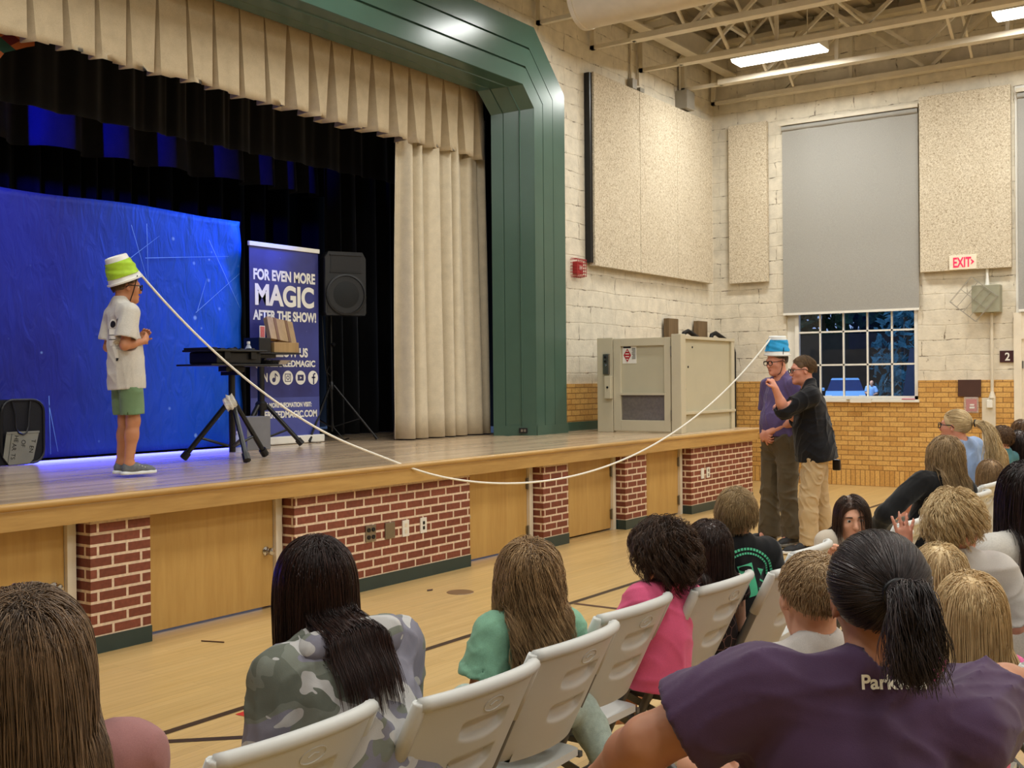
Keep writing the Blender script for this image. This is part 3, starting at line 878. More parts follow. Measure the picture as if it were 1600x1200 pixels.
obj('conduit', MB().tube([(15.48, YP - 0.04, 5.9), (15.48, YP - 0.04, 6.4), (15.52, YP - 0.12, 6.5)], 0.016, 8), M['cream_metal'], t, True, smooth=True)

# ================================================================== PLATFORM LIFT
M['lift'] = mat('lift_beige_paint', (196, 188, 164), 0.45, 0, 0.4, 0.04, 4)
M['lift_panel'] = mat('lift_panel_paint', (188, 182, 158), 0.5, 0, 0.4, 0.03, 4)
g = NT('smoked_lift_glass'); g.set(g.ramp(g.noise(g.coord(), 30, 2), [(0.3, s2l(104, 98, 92)), (0.7, s2l(116, 110, 102))]), 0.25, 0, 0.5)
M['smoke'] = g.m
LX0, LX1, LY0, LY1, LZ = 12.15, 13.72, 5.96, 7.06, 2.11
t = thing('platform_lift', 'beige wheelchair lift enclosure standing on the right end of the stage', 'lift', (12.9, 6.5, ZS))
obj('corner_post', MB().box(LX0 - 0.03, LX0 + 0.10, LY0 - 0.03, LY0 + 0.10, ZS, LZ + 0.02, 0.008), M['lift'], t, True)
obj('corner_post', MB().box(LX1 - 0.07, LX1 + 0.03, LY0 - 0.0, LY0 + 0.09, ZS, LZ, 0.006), M['lift'], t, True)
obj('corner_post', MB().box(LX0 - 0.02, LX0 + 0.06, 6.86, LY1 + 0.02, ZS, LZ, 0.008), M['lift'], t, True)
obj('corner_post', MB().box(LX1 - 0.07, LX1 + 0.03, LY1 - 0.08, LY1 + 0.02, ZS, LZ, 0.006), M['lift'], t, True)
sp = obj('side_panel', MB().box(LX0 + 0.10, LX1 - 0.06, LY0 + 0.03, LY0 + 0.05, ZS, LZ - 0.02), M['lift_panel'], t, True)
obj('rail', MB().box(LX0 + 0.08, LX1 + 0.02, LY0 - 0.01, LY0 + 0.04, LZ - 0.035, LZ).box(LX0 + 0.10, LX1 + 0.02, LY0 - 0.015, LY0 + 0.04, ZS + 0.22, ZS + 0.25), M['lift'], sp, True)
hb = MB()
for x, z in ((12.32, 1.98), (12.55, 1.98), (12.43, 1.74), (12.35, 1.47)):
    hb.lathe([(0, 0), (0.013, 0), (0.013, 0.006), (0, 0.008)], (x, LY0 + 0.03, z), 10, RX)
obj('bolt', hb, M['black'], sp, True)
obj('back_panel', MB().box(LX0 + 0.05, LX1, LY1 - 0.03, LY1, ZS, LZ - 0.02).box(LX1 - 0.02, LX1, LY0 + 0.05, LY1, ZS, LZ - 0.02), M['lift_panel'], t, True)
dY0, dY1 = LY0 + 0.115, 6.85
d = obj('gate', MB().box(LX0 - 0.02, LX0 + 0.03, dY0, dY0 + 0.085, ZS + 0.02, LZ - 0.015, 0.004).box(LX0 - 0.02, LX0 + 0.03, dY1 - 0.10, dY1, ZS + 0.02, LZ - 0.015, 0.004)
        .box(LX0 - 0.02, LX0 + 0.03, dY0 + 0.085, dY1 - 0.10, ZS + 0.02, ZS + 0.15, 0.004).box(LX0 - 0.02, LX0 + 0.03, dY0 + 0.085, dY1 - 0.10, LZ - 0.11, LZ - 0.015, 0.004)
        .box(LX0 - 0.03, LX0 + 0.03, dY0 + 0.07, dY1 - 0.09, 1.405, 1.43), M['lift'], t, True)
obj('gate_panel', MB().box(LX0 + 0.012, LX0 + 0.022, dY0 + 0.08, dY1 - 0.09, 1.42, LZ - 0.10), M['lift_panel'], d, True)
obj('gate_window', MB().box(LX0 + 0.010, LX0 + 0.018, dY0 + 0.08, dY1 - 0.09, ZS + 0.14, 1.41), M['smoke'], d, True)
obj('hinge', MB().tube([(LX0 - 0.028, dY0 - 0.012, 1.10), (LX0 - 0.028, dY0 - 0.012, 1.22)], 0.009, 8).tube([(LX0 - 0.028, dY0 - 0.012, 1.87), (LX0 - 0.028, dY0 - 0.012, 1.99)], 0.009, 8), M['steel'], d, True)
# warning label
lb = obj('warning_label', MB().box(LX0 + 0.008, LX0 + 0.013, 6.545, 6.735, 1.79, 2.0), M['white'], d, True)
cy, cz = 6.668, 1.89
obj('red_diamond', MB().prism([(cy - 0.052, cz), (cy, cz - 0.082), (cy + 0.052, cz), (cy, cz + 0.082)], LX0 + 0.004, LX0 + 0.0085, 'x'), M['red'], lb, True)
lm = MB()
for i in range(4):
    zz = cz + 0.05 - i * 0.033
    wd = 0.012 + 0.02 * (1 - abs(i - 1.5) / 1.5)
    lm.box(LX0 + 0.002, LX0 + 0.0045, cy - wd, cy + wd, zz - 0.005, zz + 0.005)
obj('white_lines', lm, M['white'], lb, True)
lm = MB()
lm.box(LX0 + 0.004, LX0 + 0.0085, 6.62, 6.725, 1.978, 1.995)
for i in range(8):
    zz = 1.97 - i * 0.017
    lm.box(LX0 + 0.004, LX0 + 0.0085, 6.558, 6.605 - 0.01 * (i % 3 == 2), zz - 0.003, zz + 0.003)
obj('fine_print', lm, M['black'], lb, True)
# control station
cs = obj('control_box', MB().box(LX0 - 0.055, LX0 - 0.015, 6.90, 6.98, 1.66, 1.91, 0.004), M['steel'], t, True)
hb = MB()
for z, r in ((1.87, 0.016), (1.82, 0.016)):
    hb.lathe([(0, 0), (r, 0), (r, 0.012), (0, 0.016)], (LX0 - 0.055, 6.94, z), 12, Matrix.Rotation(-PI / 2, 3, 'Y'))
obj('button', hb, M['black'], cs, True)
obj('key_switch', MB().lathe([(0, 0), (0.013, 0), (0.013, 0.008), (0, 0.01)], (LX0 - 0.055, 6.94, 1.77), 12, Matrix.Rotation(-PI / 2, 3, 'Y')), M['chrome'], cs, True)
lk = obj('lock_box', MB().box(LX0 - 0.075, LX0 - 0.015, 6.86, 6.95, 1.36, 1.64, 0.008), M['lift'], t, True)
obj('keyhole', MB().lathe([(0, 0), (0.014, 0), (0.014, 0.006), (0, 0.007)], (LX0 - 0.075, 6.905, 1.50), 12, Matrix.Rotation(-PI / 2, 3, 'Y')), M['black'], lk, True)
# wooden blocks and hoses behind
M['post_wood'] = wood('post_wood', (120, 98, 68), (96, 76, 52), 0.6, 'z', 14, 0.1)
for x0, x1, lab in ((14.82, 15.13, 'left wooden post standing up behind the lift'), (15.82, 16.14, 'right wooden post standing up behind the lift')):
    tag(obj('wooden_post', MB().box(x0, x1, YP - 0.12, YP - 0.035, 0.0, 2.48, 0.004), M['post_wood']), lab, 'post')
for x, lab in ((15.15, 'black cable looping down beside the left wooden post behind the lift'), (16.12, 'black cable looping down beside the right wooden post behind the lift')):
    pts = [(x - 0.03, 7.38, 0.1), (x - 0.03, 7.38, 2.15), (x, 7.36, 2.27), (x + 0.09, 7.34, 2.30), (x + 0.22, 7.3, 2.24), (x + 0.42, 7.22, 2.13), (x + 0.46, 7.2, 2.0), (x + 0.46, 7.2, 0.1)]
    tag(obj('cable', MB().tube(pts, 0.035, 8), M['black'], smooth=True), lab, 'cable')

# ================================================================== BACKDROP, BANNER
bd = NT('starfield_print')
_v = bd.coord(); o_ = bd.sep(_v)
vo_ = bd.node('ShaderNodeTexVoronoi', i_Scale=3.8); bd.link(_v, vo_.inputs['Vector'])
vo2 = bd.node('ShaderNodeTexVoronoi', i_Scale=6.0); bd.link(_v, vo2.inputs['Vector'])
st = bd.ramp(vo_.outputs['Distance'], [(0.0, (1, 1, 1)), (0.05, (0.75, 0.75, 0.75)), (0.10, (0, 0, 0))])
st2 = bd.ramp(vo2.outputs['Distance'], [(0.0, (0.8, 0.8, 0.8)), (0.05, (0.4, 0.4, 0.4)), (0.09, (0, 0, 0))])
gate = bd.ramp(bd.noise(_v, 1.7, 2), [(0.48, (0, 0, 0)), (0.6, (1, 1, 1))])
base = bd.ramp(bd.noise(_v, 0.7, 3), [(0.3, s2l(20, 24, 112)), (0.7, s2l(22, 42, 158))])
cy_ = bd.ramp(bd.math('MULTIPLY', bd.math('SUBTRACT', o_[0], 5.8), 0.5), [(0.0, (0, 0, 0)), (1.0, (1, 1, 1))])
base = bd.mix(cy_, base, s2l(6, 84, 205))
col = bd.mix(bd.math('MULTIPLY', bd.math('ADD', st, bd.math('MULTIPLY', st2, gate)), 0.75), base, s2l(150, 190, 250))
bd.set(col, 0.55, 0, 0.3)
bd.bump(bd.noise(bd.coord(scale=(1, 1, 0.35)), 9, 3, 0.5, 1.0), 0.6, 0.04)
M['backdrop'] = bd.m
t = thing('backdrop', 'dark blue starry fabric backdrop stretched across the stage behind the boy', 'backdrop', (4.9, 8.75, ZS))
P = []
BX0, BX1, BY = 1.2, 7.87, 8.75
for i in range(141):
    u = i / 140; row = []
    for j in range(41):
        v = j / 40
        x = BX0 + (BX1 - BX0) * u; z = ZS + 0.02 + (3.235 - ZS - 0.02) * v
        e = min(1.0, (BX1 - x) / 0.9)
        wr = 0.010 * math.sin(13 * (x + 0.9 * z)) * (1 - e) + 0.004 * math.sin(5 * x + 7 * z) + 0.006 * math.exp(-v * 14) * math.sin(9 * x)
        wr += 0.012 * math.exp(-((v - 0.965) / 0.012) ** 2)
        row.append((x, BY + wr, z + 0.012 * math.sin(3.1 * x) * v * (v > 0.9)))
    P.append(row)
bc = obj('printed_cloth', MB().grid(P).mesh('printed_cloth', 'all'), M['backdrop'], t, True)
sm = bc.modifiers.new('thick', 'SOLIDIFY'); sm.thickness = 0.004; sm.offset = 1
obj('frame', MB().tube([(BX1 - 0.03, BY + 0.05, ZS + 0.001), (BX1 - 0.03, BY + 0.05, 3.21), (BX0, BY + 0.05, 3.21), (BX0, BY + 0.05, ZS + 0.001)], 0.02, 8).box(BX1 - 0.09, BX1 - 0.01, BY + 0.03, BY + 0.45, ZS, ZS + 0.02), M['black_metal'], t, True)
# pale printed line work: thin star lines near the right side
M['starline'] = mat('printed_pale_blue', (110, 160, 245), 0.55)
ln = MB()
def sl(x0, z0, x1, z1, w=0.006):
    n = 12
    for i in range(n):
        pass
    dx, dz = x1 - x0, z1 - z0; L = math.hypot(dx, dz); nx, nz = -dz / L * w / 2, dx / L * w / 2
    ln.prism([(x0 + nx, z0 + nz), (x0 - nx, z0 - nz), (x1 - nx * 0.3, z1 - nz * 0.3), (x1 + nx * 0.3, z1 + nz * 0.3)], BY - 0.020, BY - 0.019, 'y')
for q in ((6.55, 3.05, 6.74, 2.5), (6.72, 3.08, 6.73, 2.55), (6.50, 2.72, 6.86, 2.98), (6.70, 2.76, 7.7, 2.86), (7.30, 2.3, 7.42, 2.62), (7.28, 2.28, 7.84, 2.70), (7.45, 3.0, 7.84, 2.35),
          (5.7, 1.42, 5.78, 1.02), (5.70, 1.50, 5.71, 1.0)):
    sl(*q)
obj('printed_lines', ln, M['starline'], t, True)

# roll-up banner
bn = NT('navy_banner_print'); _v = bn.coord()
bcol = bn.ramp(bn.noise(_v, 2.2, 3), [(0.3, s2l(50, 50, 104)), (0.7, s2l(66, 72, 142))])
vo_ = bn.node('ShaderNodeTexVoronoi', i_Scale=7.0); bn.link(_v, vo_.inputs['Vector'])
bn.set(bn.mix(bn.ramp(vo_.outputs['Distance'], [(0.0, (0.5, 0.5, 0.5)), (0.07, (0, 0, 0))]), bcol, s2l(150, 160, 220)), 0.5, 0, 0.3)
M['banner'] = bn.m
t = thing('rollup_banner', 'dark blue roll-up banner with white lettering beside the blue backdrop', 'banner', (8.4, 8.68, ZS))
NX0, NX1, NY = 7.905, 8.885, 8.66
obj('print_sheet', MB().box(NX0, NX1, NY, NY + 0.004, ZS + 0.075, 3.0), M['banner'], t, True)
obj('lower_panel', MB().box(NX0, NX1, NY - 0.001, NY + 0.0, ZS + 0.075, 1.44), mat('banner_lower_blue', (70, 78, 150), 0.5), t, True)
obj('top_bar', MB().box(NX0 - 0.008, NX1 + 0.012, NY - 0.014, NY + 0.016, 2.985, 3.03, 0.004), M['white'], t, True)
obj('base_cassette', MB().box(NX0 - 0.01, NX1 + 0.03, NY - 0.05, NY + 0.07, ZS + 0.005, ZS + 0.085, 0.012), M['white'], t, True)
obj('foot', MB().box(NX1 - 0.2, NX1 - 0.14, NY - 0.16, NY + 0.16, ZS, ZS + 0.012, 0.003), M['steel'], t, True)
ncx = (NX0 + NX1) / 2
def btext(s_, z, h, wtarget, cx=ncx, bold=0.012):
    me = text_mesh(s_, 1.0, 0.0, bold * 1.0)
    xs = [v.co.x for v in me.vertices]; zs_ = [v.co.z for v in me.vertices]
    w = max(xs) - min(xs); hh = max(zs_) - min(zs_)
    mx_, mz = (max(xs) + min(xs)) / 2, min(zs_)
    for v in me.vertices:
        v.co = Vector(((v.co.x - mx_) * wtarget / w + cx, NY - 0.003 + v.co.y * 0.0, (v.co.z - mz) * h / hh + z))
    obj('lettering', me, M['white'], t, True)
btext('FOR EVEN MORE', 2.645, 0.115, 0.88, bold=0.040)
btext('MAGIC', 2.385, 0.225, 0.84, bold=0.038)
btext('AFTER THE SHOW!', 2.235, 0.105, 0.90, bold=0.040)
btext('FOLLOW US', 1.86, 0.10, 0.60, ncx + 0.02, bold=0.040)
btext('@TYLERREEDMAGIC', 1.74, 0.092, 0.86, bold=0.040)
btext('ON', 1.600, 0.095, 0.13, 8.07, bold=0.040)
btext('FOR MORE INFOMATION VISIT:', 1.335, 0.052, 0.72, ncx + 0.01, bold=0.045)
btext('TYLERREEDMAGIC.COM', 1.225, 0.075, 0.90, bold=0.040)
ic = [8.235, 8.42, 8.605, 8.79]
zi = 1.645
M['navy'] = mat('navy_ink', (44, 44, 92), 0.5)
def disc(mb, x, z, r, y0, y1, n=28): mb.prism([(x + r * math.cos(2 * PI * i / n), z + r * math.sin(2 * PI * i / n)) for i in range(n)], y0, y1, 'y')
def ringm(mb, x, z, r0, r1, y, n=24):
    b = len(mb.v)
    for i in range(n):
        a = 2 * PI * i / n
        mb.v.append((x + r0 * math.cos(a), y, z + r0 * math.sin(a))); mb.v.append((x + r1 * math.cos(a), y, z + r1 * math.sin(a)))
    for i in range(n):
        j = (i + 1) % n
        mb.f.append((b + 2 * i, b + 2 * i + 1, b + 2 * j + 1, b + 2 * j))
yA, yB = NY - 0.0035, NY - 0.0045
for k, x in enumerate(ic):
    dm = MB(); disc(dm, x, zi, 0.074, yA, yA + 0.001)
    io = obj('social_icon', dm, M['white'], t, True)
    im = MB()
    if k == 0:
        disc(im, x - 0.014, zi - 0.022, 0.024, yB, yB + 0.0008)
        im.prism([(x + 0.0, zi - 0.022), (x + 0.012, zi - 0.022), (x + 0.012, zi + 0.047), (x, zi + 0.047)], yB, yB + 0.0008, 'y')
        im.prism([(x + 0.012, zi + 0.047), (x + 0.012, zi + 0.028), (x + 0.04, zi + 0.008), (x + 0.04, zi + 0.022)], yB, yB + 0.0008, 'y')
    elif k == 1:
        for (a0, a1, b0, b1) in ((-0.042, -0.034, -0.042, 0.042), (0.034, 0.042, -0.042, 0.042), (-0.042, 0.042, -0.042, -0.034), (-0.042, 0.042, 0.034, 0.042)):
            im.box(x + a0, x + a1, yB, yB + 0.0008, zi + b0, zi + b1)
        ringm(im, x, zi, 0.014, 0.023, yB); disc(im, x + 0.025, zi + 0.025, 0.005, yB, yB + 0.0008)
    elif k == 2:
        im.box(x - 0.044, x + 0.044, yB, yB + 0.0008, zi - 0.031, zi + 0.031)
    else:
        im.prism([(x - 0.002, zi - 0.07), (x + 0.017, zi - 0.07), (x + 0.017, zi + 0.025), (x + 0.024, zi + 0.034), (x + 0.036, zi + 0.034), (x + 0.036, zi + 0.050), (x + 0.018, zi + 0.050), (x - 0.002, zi + 0.032)], yB, yB + 0.0008, 'y')
        im.box(x - 0.02, x + 0.034, yB, yB + 0.0008, zi - 0.006, zi + 0.010)
    obj('symbol', im, M['navy'], io, True)
    if k == 2:
        obj('symbol', MB().prism([(x - 0.010, zi - 0.014), (x + 0.016, zi), (x - 0.010, zi + 0.014)], yB - 0.001, yB - 0.0003, 'y'), M['white'], io, True)

# ================================================================== SPEAKER, TRIPODS, CASE, BOXES
def tripod(root, c, ztop, r, zhub, zleg, pr, lr, angs, m, zb=None):
    cx, cy = c; zb = ZS + 0.06 if zb is None else zb
    obj('pole', MB().tube([(cx, cy, zb), (cx, cy, ztop)], pr, 10), m, root, True, smooth=True)
    hub = MB().lathe([(0, 0), (pr * 1.7, 0), (pr * 1.7, 0.07), (pr * 1.2, 0.09), (0, 0.09)], (cx, cy, zhub - 0.05), 12)
    obj('hub', hub, m, root, True, smooth=True)
    obj('knob', MB().lathe([(0, 0), (0.022, 0), (0.026, 0.02), (0.018, 0.035), (0, 0.035)], (cx, cy - pr, zhub + 0.45), 8, RX), m, root, True, smooth=True)
    for a in angs:
        ca_, sa_ = math.cos(a), math.sin(a)
        foot = Vector((cx + r * ca_, cy + r * sa_, ZS + lr + 0.004))
        hb_ = Vector((cx + pr * 1.5 * ca_, cy + pr * 1.5 * sa_, zhub))
        lg = obj('leg', MB().tube([hb_, foot], lr, 8), m, root, True, smooth=True)
        dirn = (foot - hb_).normalized()
        obj('foot', MB().tube([foot - dirn * 0.06, foot + dirn * 0.004], lr * 1.5, 8), M['black'], lg, True, smooth=True)
        mid = hb_ + (foot - hb_) * 0.62
        obj('brace', MB().tube([(cx + pr * ca_, cy + pr * sa_, zb + 0.05), mid], lr * 0.55, 6), m, root, True)
M['spk'] = mat('speaker_plastic', (26, 27, 29), 0.45, 0, 0.4, 0.1)
M['mesh'] = mat('speaker_grille', (22, 24, 25), 0.55, 0.3, 0.4, 0.25, 160, 0.4, 300)
t = thing('speaker_stand', 'thin black tripod speaker stand at the right of the banner', 'speaker stand', (9.16, 8.72, ZS))
tripod(t, (9.16, 8.74), 2.38, 0.50, 1.56, 0.98, 0.017, 0.012, [math.radians(a) for a in (-55, 195, 75)], M['black_metal'], ZS + 0.10)
t = thing('loudspeaker', 'black loudspeaker on a stand between the banner and the beige curtain', 'speaker', (9.2, 8.70, 2.31), math.radians(-28))
cx, fy = 9.23, 8.45
prof = [(-0.225, 0), (-0.24, 0.03), (-0.24, 0.62), (-0.20, 0.69), (0.20, 0.69), (0.24, 0.62), (0.24, 0.03), (0.225, 0)]
cab = MB()
rows_ = []
for yy, k in ((fy, 0.96), (fy + 0.02, 1.0), (fy + 0.16, 1.0), (fy + 0.36, 0.72), (fy + 0.38, 0.66)):
    rows_.append([(cx + x * k, yy, 2.32 + (z - 0.345) * (1 if k > 0.9 else 0.97) + 0.345) for x, z in prof])
b0 = len(cab.v); n_ = len(prof)
for r in rows_: cab.v.extend(r)
for i in range(len(rows_) - 1):
    for k in range(n_):
        cab.f.append((i * n_ + k, i * n_ + (k + 1) % n_, (i + 1) * n_ + (k + 1) % n_, (i + 1) * n_ + k))
cab.f.append(tuple(range(n_ - 1, -1, -1))); cab.f.append(tuple((len(rows_) - 1) * n_ + k for k in range(n_)))
obj('cabinet', cab, M['spk'], t, True)
obj('woofer_ring', MB().lathe([(0.20, 0), (0.225, 0), (0.225, 0.02), (0.205, 0.025), (0.20, 0.012)], (cx, fy, 2.545), 36, RX), M['spk'], t, True, smooth=True)
obj('woofer_grille', MB().lathe([(0, 0.022), (0.05, 0.021), (0.12, 0.016), (0.20, 0.004), (0.20, 0)], (cx, fy, 2.545), 32, RX), M['mesh'], t, True, smooth=True)
obj('horn', MB().grid([[(cx - 0.17 + 0.34 * i / 6, fy - 0.004 - 0.0 + 0.0 * j, 2.80 + 0.17 * j / 4) for j in range(5)] for i in range(7)]).box(cx - 0.18, cx + 0.18, fy - 0.012, fy, 2.965, 2.985, 0.004).box(cx - 0.18, cx + 0.18, fy - 0.010, fy, 2.782, 2.795), M['black'], t, True)
for sx in (-1, 1):
    obj('port', MB().prism([(cx + sx * 0.21, 2.345), (cx + sx * 0.13, 2.345), (cx + sx * 0.21, 2.43)], fy - 0.004, fy + 0.002, 'y'), M['black'], t, True)
tag(obj('speaker_cable', MB().tube([(9.02, 8.74, 2.4), (9.0, 8.7, 2.0), (9.03, 8.7, 1.72), (9.08, 8.68, 1.66), (9.10, 8.68, 1.72), (9.06, 8.68, 1.77), (9.03, 8.69, 1.70), (9.10, 8.7, 1.5), (9.14, 8.7, 1.1), (9.2, 8.6, ZS + 0.01), (9.5, 8.8, ZS + 0.008)], 0.006, 6), M['black'], smooth=True), 'thin black cable hanging from the loudspeaker down its stand', 'cable')

t = thing('tripod_table', 'black tripod stand with a thin black table top at the front of the stage', 'stand', (6.42, 7.28, ZS))
TC = (6.43, 7.27)
tripod(t, TC, 1.72, 0.40, 1.42, 1.0, 0.028, 0.022, [math.radians(a) for a in (130, 245, 5)], M['black_metal'], ZS + 0.07)
obj('bracket', MB().box(TC[0] - 0.10, TC[0] + 0.10, TC[1] - 0.05, TC[1] + 0.05, 1.69, 1.735, 0.006).box(TC[0] - 0.03, TC[0] + 0.03, TC[1] - 0.1, TC[1] + 0.1, 1.66, 1.70), M['black_metal'], t, True)
obj('table_top', MB().box(6.03, 6.80, 7.05, 7.48, 1.735, 1.75, 0.004), M['black'], t, True)
t = thing('hard_case', 'black hard plastic case open on the front tripod table', 'case', (6.32, 7.26, 1.75))
obj('case_body', MB().box(6.13, 6.60, 7.10, 7.44, 1.752, 1.85, 0.012), M['black'], t, True)
obj('rim', MB().box(6.075, 6.64, 7.06, 7.46, 1.85, 1.868, 0.006).box(6.075, 6.12, 7.08, 7.44, 1.868, 1.885, 0.004), M['black'], t, True)
lt = MB()
for x in (6.22, 6.50): lt.box(x - 0.03, x + 0.03, 7.075, 7.102, 1.79, 1.87, 0.004)
obj('latch', lt, M['black'], t, True)
fo = MB()
rnd = random.Random(5)
for i in range(60):
    x = rnd.uniform(6.12, 6.6); y = rnd.uniform(7.1, 7.42); s_ = rnd.uniform(0.012, 0.03)
    fo.box(x - s_, x + s_, y - s_, y + s_, 1.858, 1.872 + rnd.uniform(0, 0.012), 0.003)
obj('foam_insert', fo, M['black'], t, True)
M['silver'] = mat('silver_tray', (190, 188, 190), 0.25, 0.9)
t = thing('silver_tray', 'small round silver tray at the right end of the front tripod table', 'tray', (6.80, 7.22, 1.75))
obj('tray_dish', MB().lathe([(0, 0.0), (0.13, 0.0), (0.14, 0.012), (0.17, 0.03), (0.175, 0.034), (0.14, 0.02), (0.0, 0.012)], (6.83, 7.22, 1.752), 28), M['silver'], t, True, smooth=True)
# second tripod with wooden box
TC2 = (7.86, 8.46)
t = thing('tripod_stand', 'black tripod stand behind, carrying the open wooden box', 'stand', (TC2[0], TC2[1], ZS))
tripod(t, TC2, 1.86, 0.40, 1.37, 1.0, 0.035, 0.022, [math.radians(a) for a in (-35, 190, 75)], M['black_metal'], ZS + 0.04)
obj('bracket', MB().box(TC2[0] - 0.1, TC2[0] + 0.14, TC2[1] - 0.07, TC2[1] + 0.07, 1.84, 1.88, 0.006), M['black_metal'], t, True)
obj('table_top', MB().box(7.72, 8.28, 8.32, 8.60, 1.88, 1.895, 0.004), M['black'], t, True)
M['crate_wood'] = wood('box_wood', (172, 142, 96), (146, 116, 74), 0.5, 'z', 12, 0.12)
M['strap'] = mat('brown_strap', (112, 74, 40), 0.5)
t = thing('wooden_box', 'pale wooden box with two brown bands, lid tilted open', 'box', (8.08, 8.42, 1.895))
obj('box_body', MB().box(7.93, 8.27, 8.34, 8.58, 1.897, 2.0, 0.004), M['crate_wood'], t, True)
Rl = Matrix.Rotation(math.radians(-24), 3, 'X') @ Matrix.Rotation(math.radians(9), 3, 'Y')
lc = Vector((8.15, 8.42, 2.0))
def lid_box(mb, x0, x1, y0, y1, z0, z1): return mb.box(x0, x1, y0, y1, z0, z1, 0, Rl, (0, 0, 0))
lmb = MB(); lid_box(lmb, -0.175, 0.165, 0.0, 0.055, 0.02, 0.27); lmb.v = [tuple(Vector(p) + lc) for p in lmb.v]
ld = obj('lid', lmb, M['crate_wood'], t, True)
for bx in (-0.075, 0.075):
    m_ = MB(); lid_box(m_, bx - 0.017, bx + 0.017, -0.004, 0.06, 0.018, 0.272); m_.v = [tuple(Vector(p) + lc) for p in m_.v]
    obj('band', m_, M['strap'], ld, True)
t = thing('card_box', 'small dark box with a red card on top, left of the wooden box', 'box', (7.8, 8.42, 1.895))
obj('box_body', MB().box(7.73, 7.885, 8.34, 8.56, 1.897, 2.04, 0.004), M['black'], t, True)
obj('card', MB().box(7.79, 7.86, 8.395, 8.40, 2.04, 2.16), M['white'], t, True)
obj('card_print', MB().box(7.797, 7.853, 8.392, 8.3945, 2.047, 2.153), mat('card_red_back', (188, 96, 96), 0.5, 0, 0.4, 0.3, 200), t, True)
# bottles, tissue, grey box
bt = NT('bottle_plastic'); _n = bt.noise(bt.coord(), 5, 1)
bt.set((0.75, 0.82, 0.95, 1), 0.1); bt.b.inputs['Alpha'].default_value = 0.45
M['bottle'] = bt.m
M['blue_cap'] = mat('blue_label', (60, 90, 190), 0.4)
def bottle(x, y, z, label):
    t = thing('water_bottle', label, 'bottle', (x, y, z))
    obj('bottle_body', MB().lathe([(0, 0), (0.03, 0), (0.032, 0.01), (0.032, 0.12), (0.026, 0.145), (0.013, 0.17), (0.013, 0.182), (0, 0.182)], (x, y, z + 0.002), 16), M['bottle'], t, True, smooth=True)
    obj('wrapper', MB().lathe([(0.0325, 0.05), (0.0328, 0.05), (0.0328, 0.10), (0.0325, 0.10)], (x, y, z + 0.002), 16), M['blue_cap'], t, True, smooth=True)
    obj('cap', MB().lathe([(0, 0.178), (0.015, 0.178), (0.015, 0.198), (0, 0.2)], (x, y, z + 0.002), 12), M['white'], t, True, smooth=True)
bottle(6.70, 7.36, 1.75, 'water bottle standing beside the black hard case')
bottle(7.16, 8.02, ZS, 'water bottle on the stage floor behind the front tripod')
M['greycube'] = mat('grey_painted_box', (112, 112, 116), 0.6)
tag(obj('grey_box', MB().box(7.42, 7.72, 8.18, 8.44, ZS, ZS + 0.32, 0.006), M['greycube']), 'plain grey box on the stage floor between the two tripods', 'box')
# crumpled tissue on the tripod knob
rnd = random.Random(2)
bm2 = bmesh.new(); bmesh.ops.create_icosphere(bm2, subdivisions=3, radius=0.05)
for v in bm2.verts:
    v.co *= 1 + 0.35 * math.sin(v.co.x * 130 + v.co.z * 90) * math.sin(v.co.y * 110)
    v.co.z *= 1.2
me_ = bpy.data.meshes.new('white_cloth'); bm2.to_mesh(me_); bm2.free(); me_.transform(Matrix.Translation((6.36, 7.215, 1.435)))
tag(obj('white_cloth', me_, M['white']), 'small crumpled white cloth tucked on the front tripod pole', 'cloth')

# black mesh hamper with card
M['hamper'] = mat('black_nylon_mesh', (16, 17, 24), 0.6, 0, 0.3, 0.3, 120)
t = thing('mesh_hamper', 'black pop-up hamper with carrying straps at the left edge of the stage', 'hamper', (5.05, 8.55, ZS))
def rrect(x0, x1, z0, z1, r, n=5):
    out = []
    for cx_, cz_, a0 in ((x1 - r, z1 - r, 0), (x0 + r, z1 - r, 90), (x0 + r, z0 + r, 180), (x1 - r, z0 + r, 270)):
        for i in range(n + 1):
            a = math.radians(a0 + 90 * i / n); out.append((cx_ + r * math.cos(a), cz_ + r * math.sin(a)))
    return out
hm = MB(); hm.prism(rrect(4.62, 5.47, ZS + 0.004, 1.475, 0.12), 8.46, 8.70, 'y')
obj('hamper_body', hm, M['hamper'], t, True)
edge = [(x, 8.455, z) for x, z in rrect(5.10, 5.47, ZS + 0.012, 1.475, 0.10)]
obj('rim', MB().tube(edge, 0.011, 6, closed=True), M['black'], t, True)
edge = [(x, 8.455, z) for x, z in rrect(4.62, 5.08, ZS + 0.012, 1.475, 0.10)]
obj('rim', MB().tube(edge, 0.011, 6, closed=True), M['black'], t, True)
obj('strap', MB().tube([(5.19, 8.45, 1.46), (5.21, 8.44, 1.36), (5.21, 8.435, 1.25), (5.23, 8.43, 1.21), (5.27, 8.428, 1.195), (5.30, 8.43, 1.21), (5.32, 8.435, 1.26), (5.33, 8.44, 1.36), (5.35, 8.45, 1.46)], 0.008, 6), M['black'], t, True, smooth=True)
M['card_grey'] = mat('grey_card', (122, 122, 112), 0.45)
t = thing('lettered_board', 'grey board with handwritten letters leaning in front of the hamper', 'board', (5.27, 8.43, ZS))
obj('board', MB().prism([(5.13, 1.215), (5.415, 1.215), (5.36, 0.99), (5.325, ZS + 0.008), (5.15, ZS + 0.005), (5.10, 1.02)], 8.434, 8.440, 'y').box(5.13, 5.415, 8.430, 8.438, 1.205, 1.22), M['card_grey'], t, True)
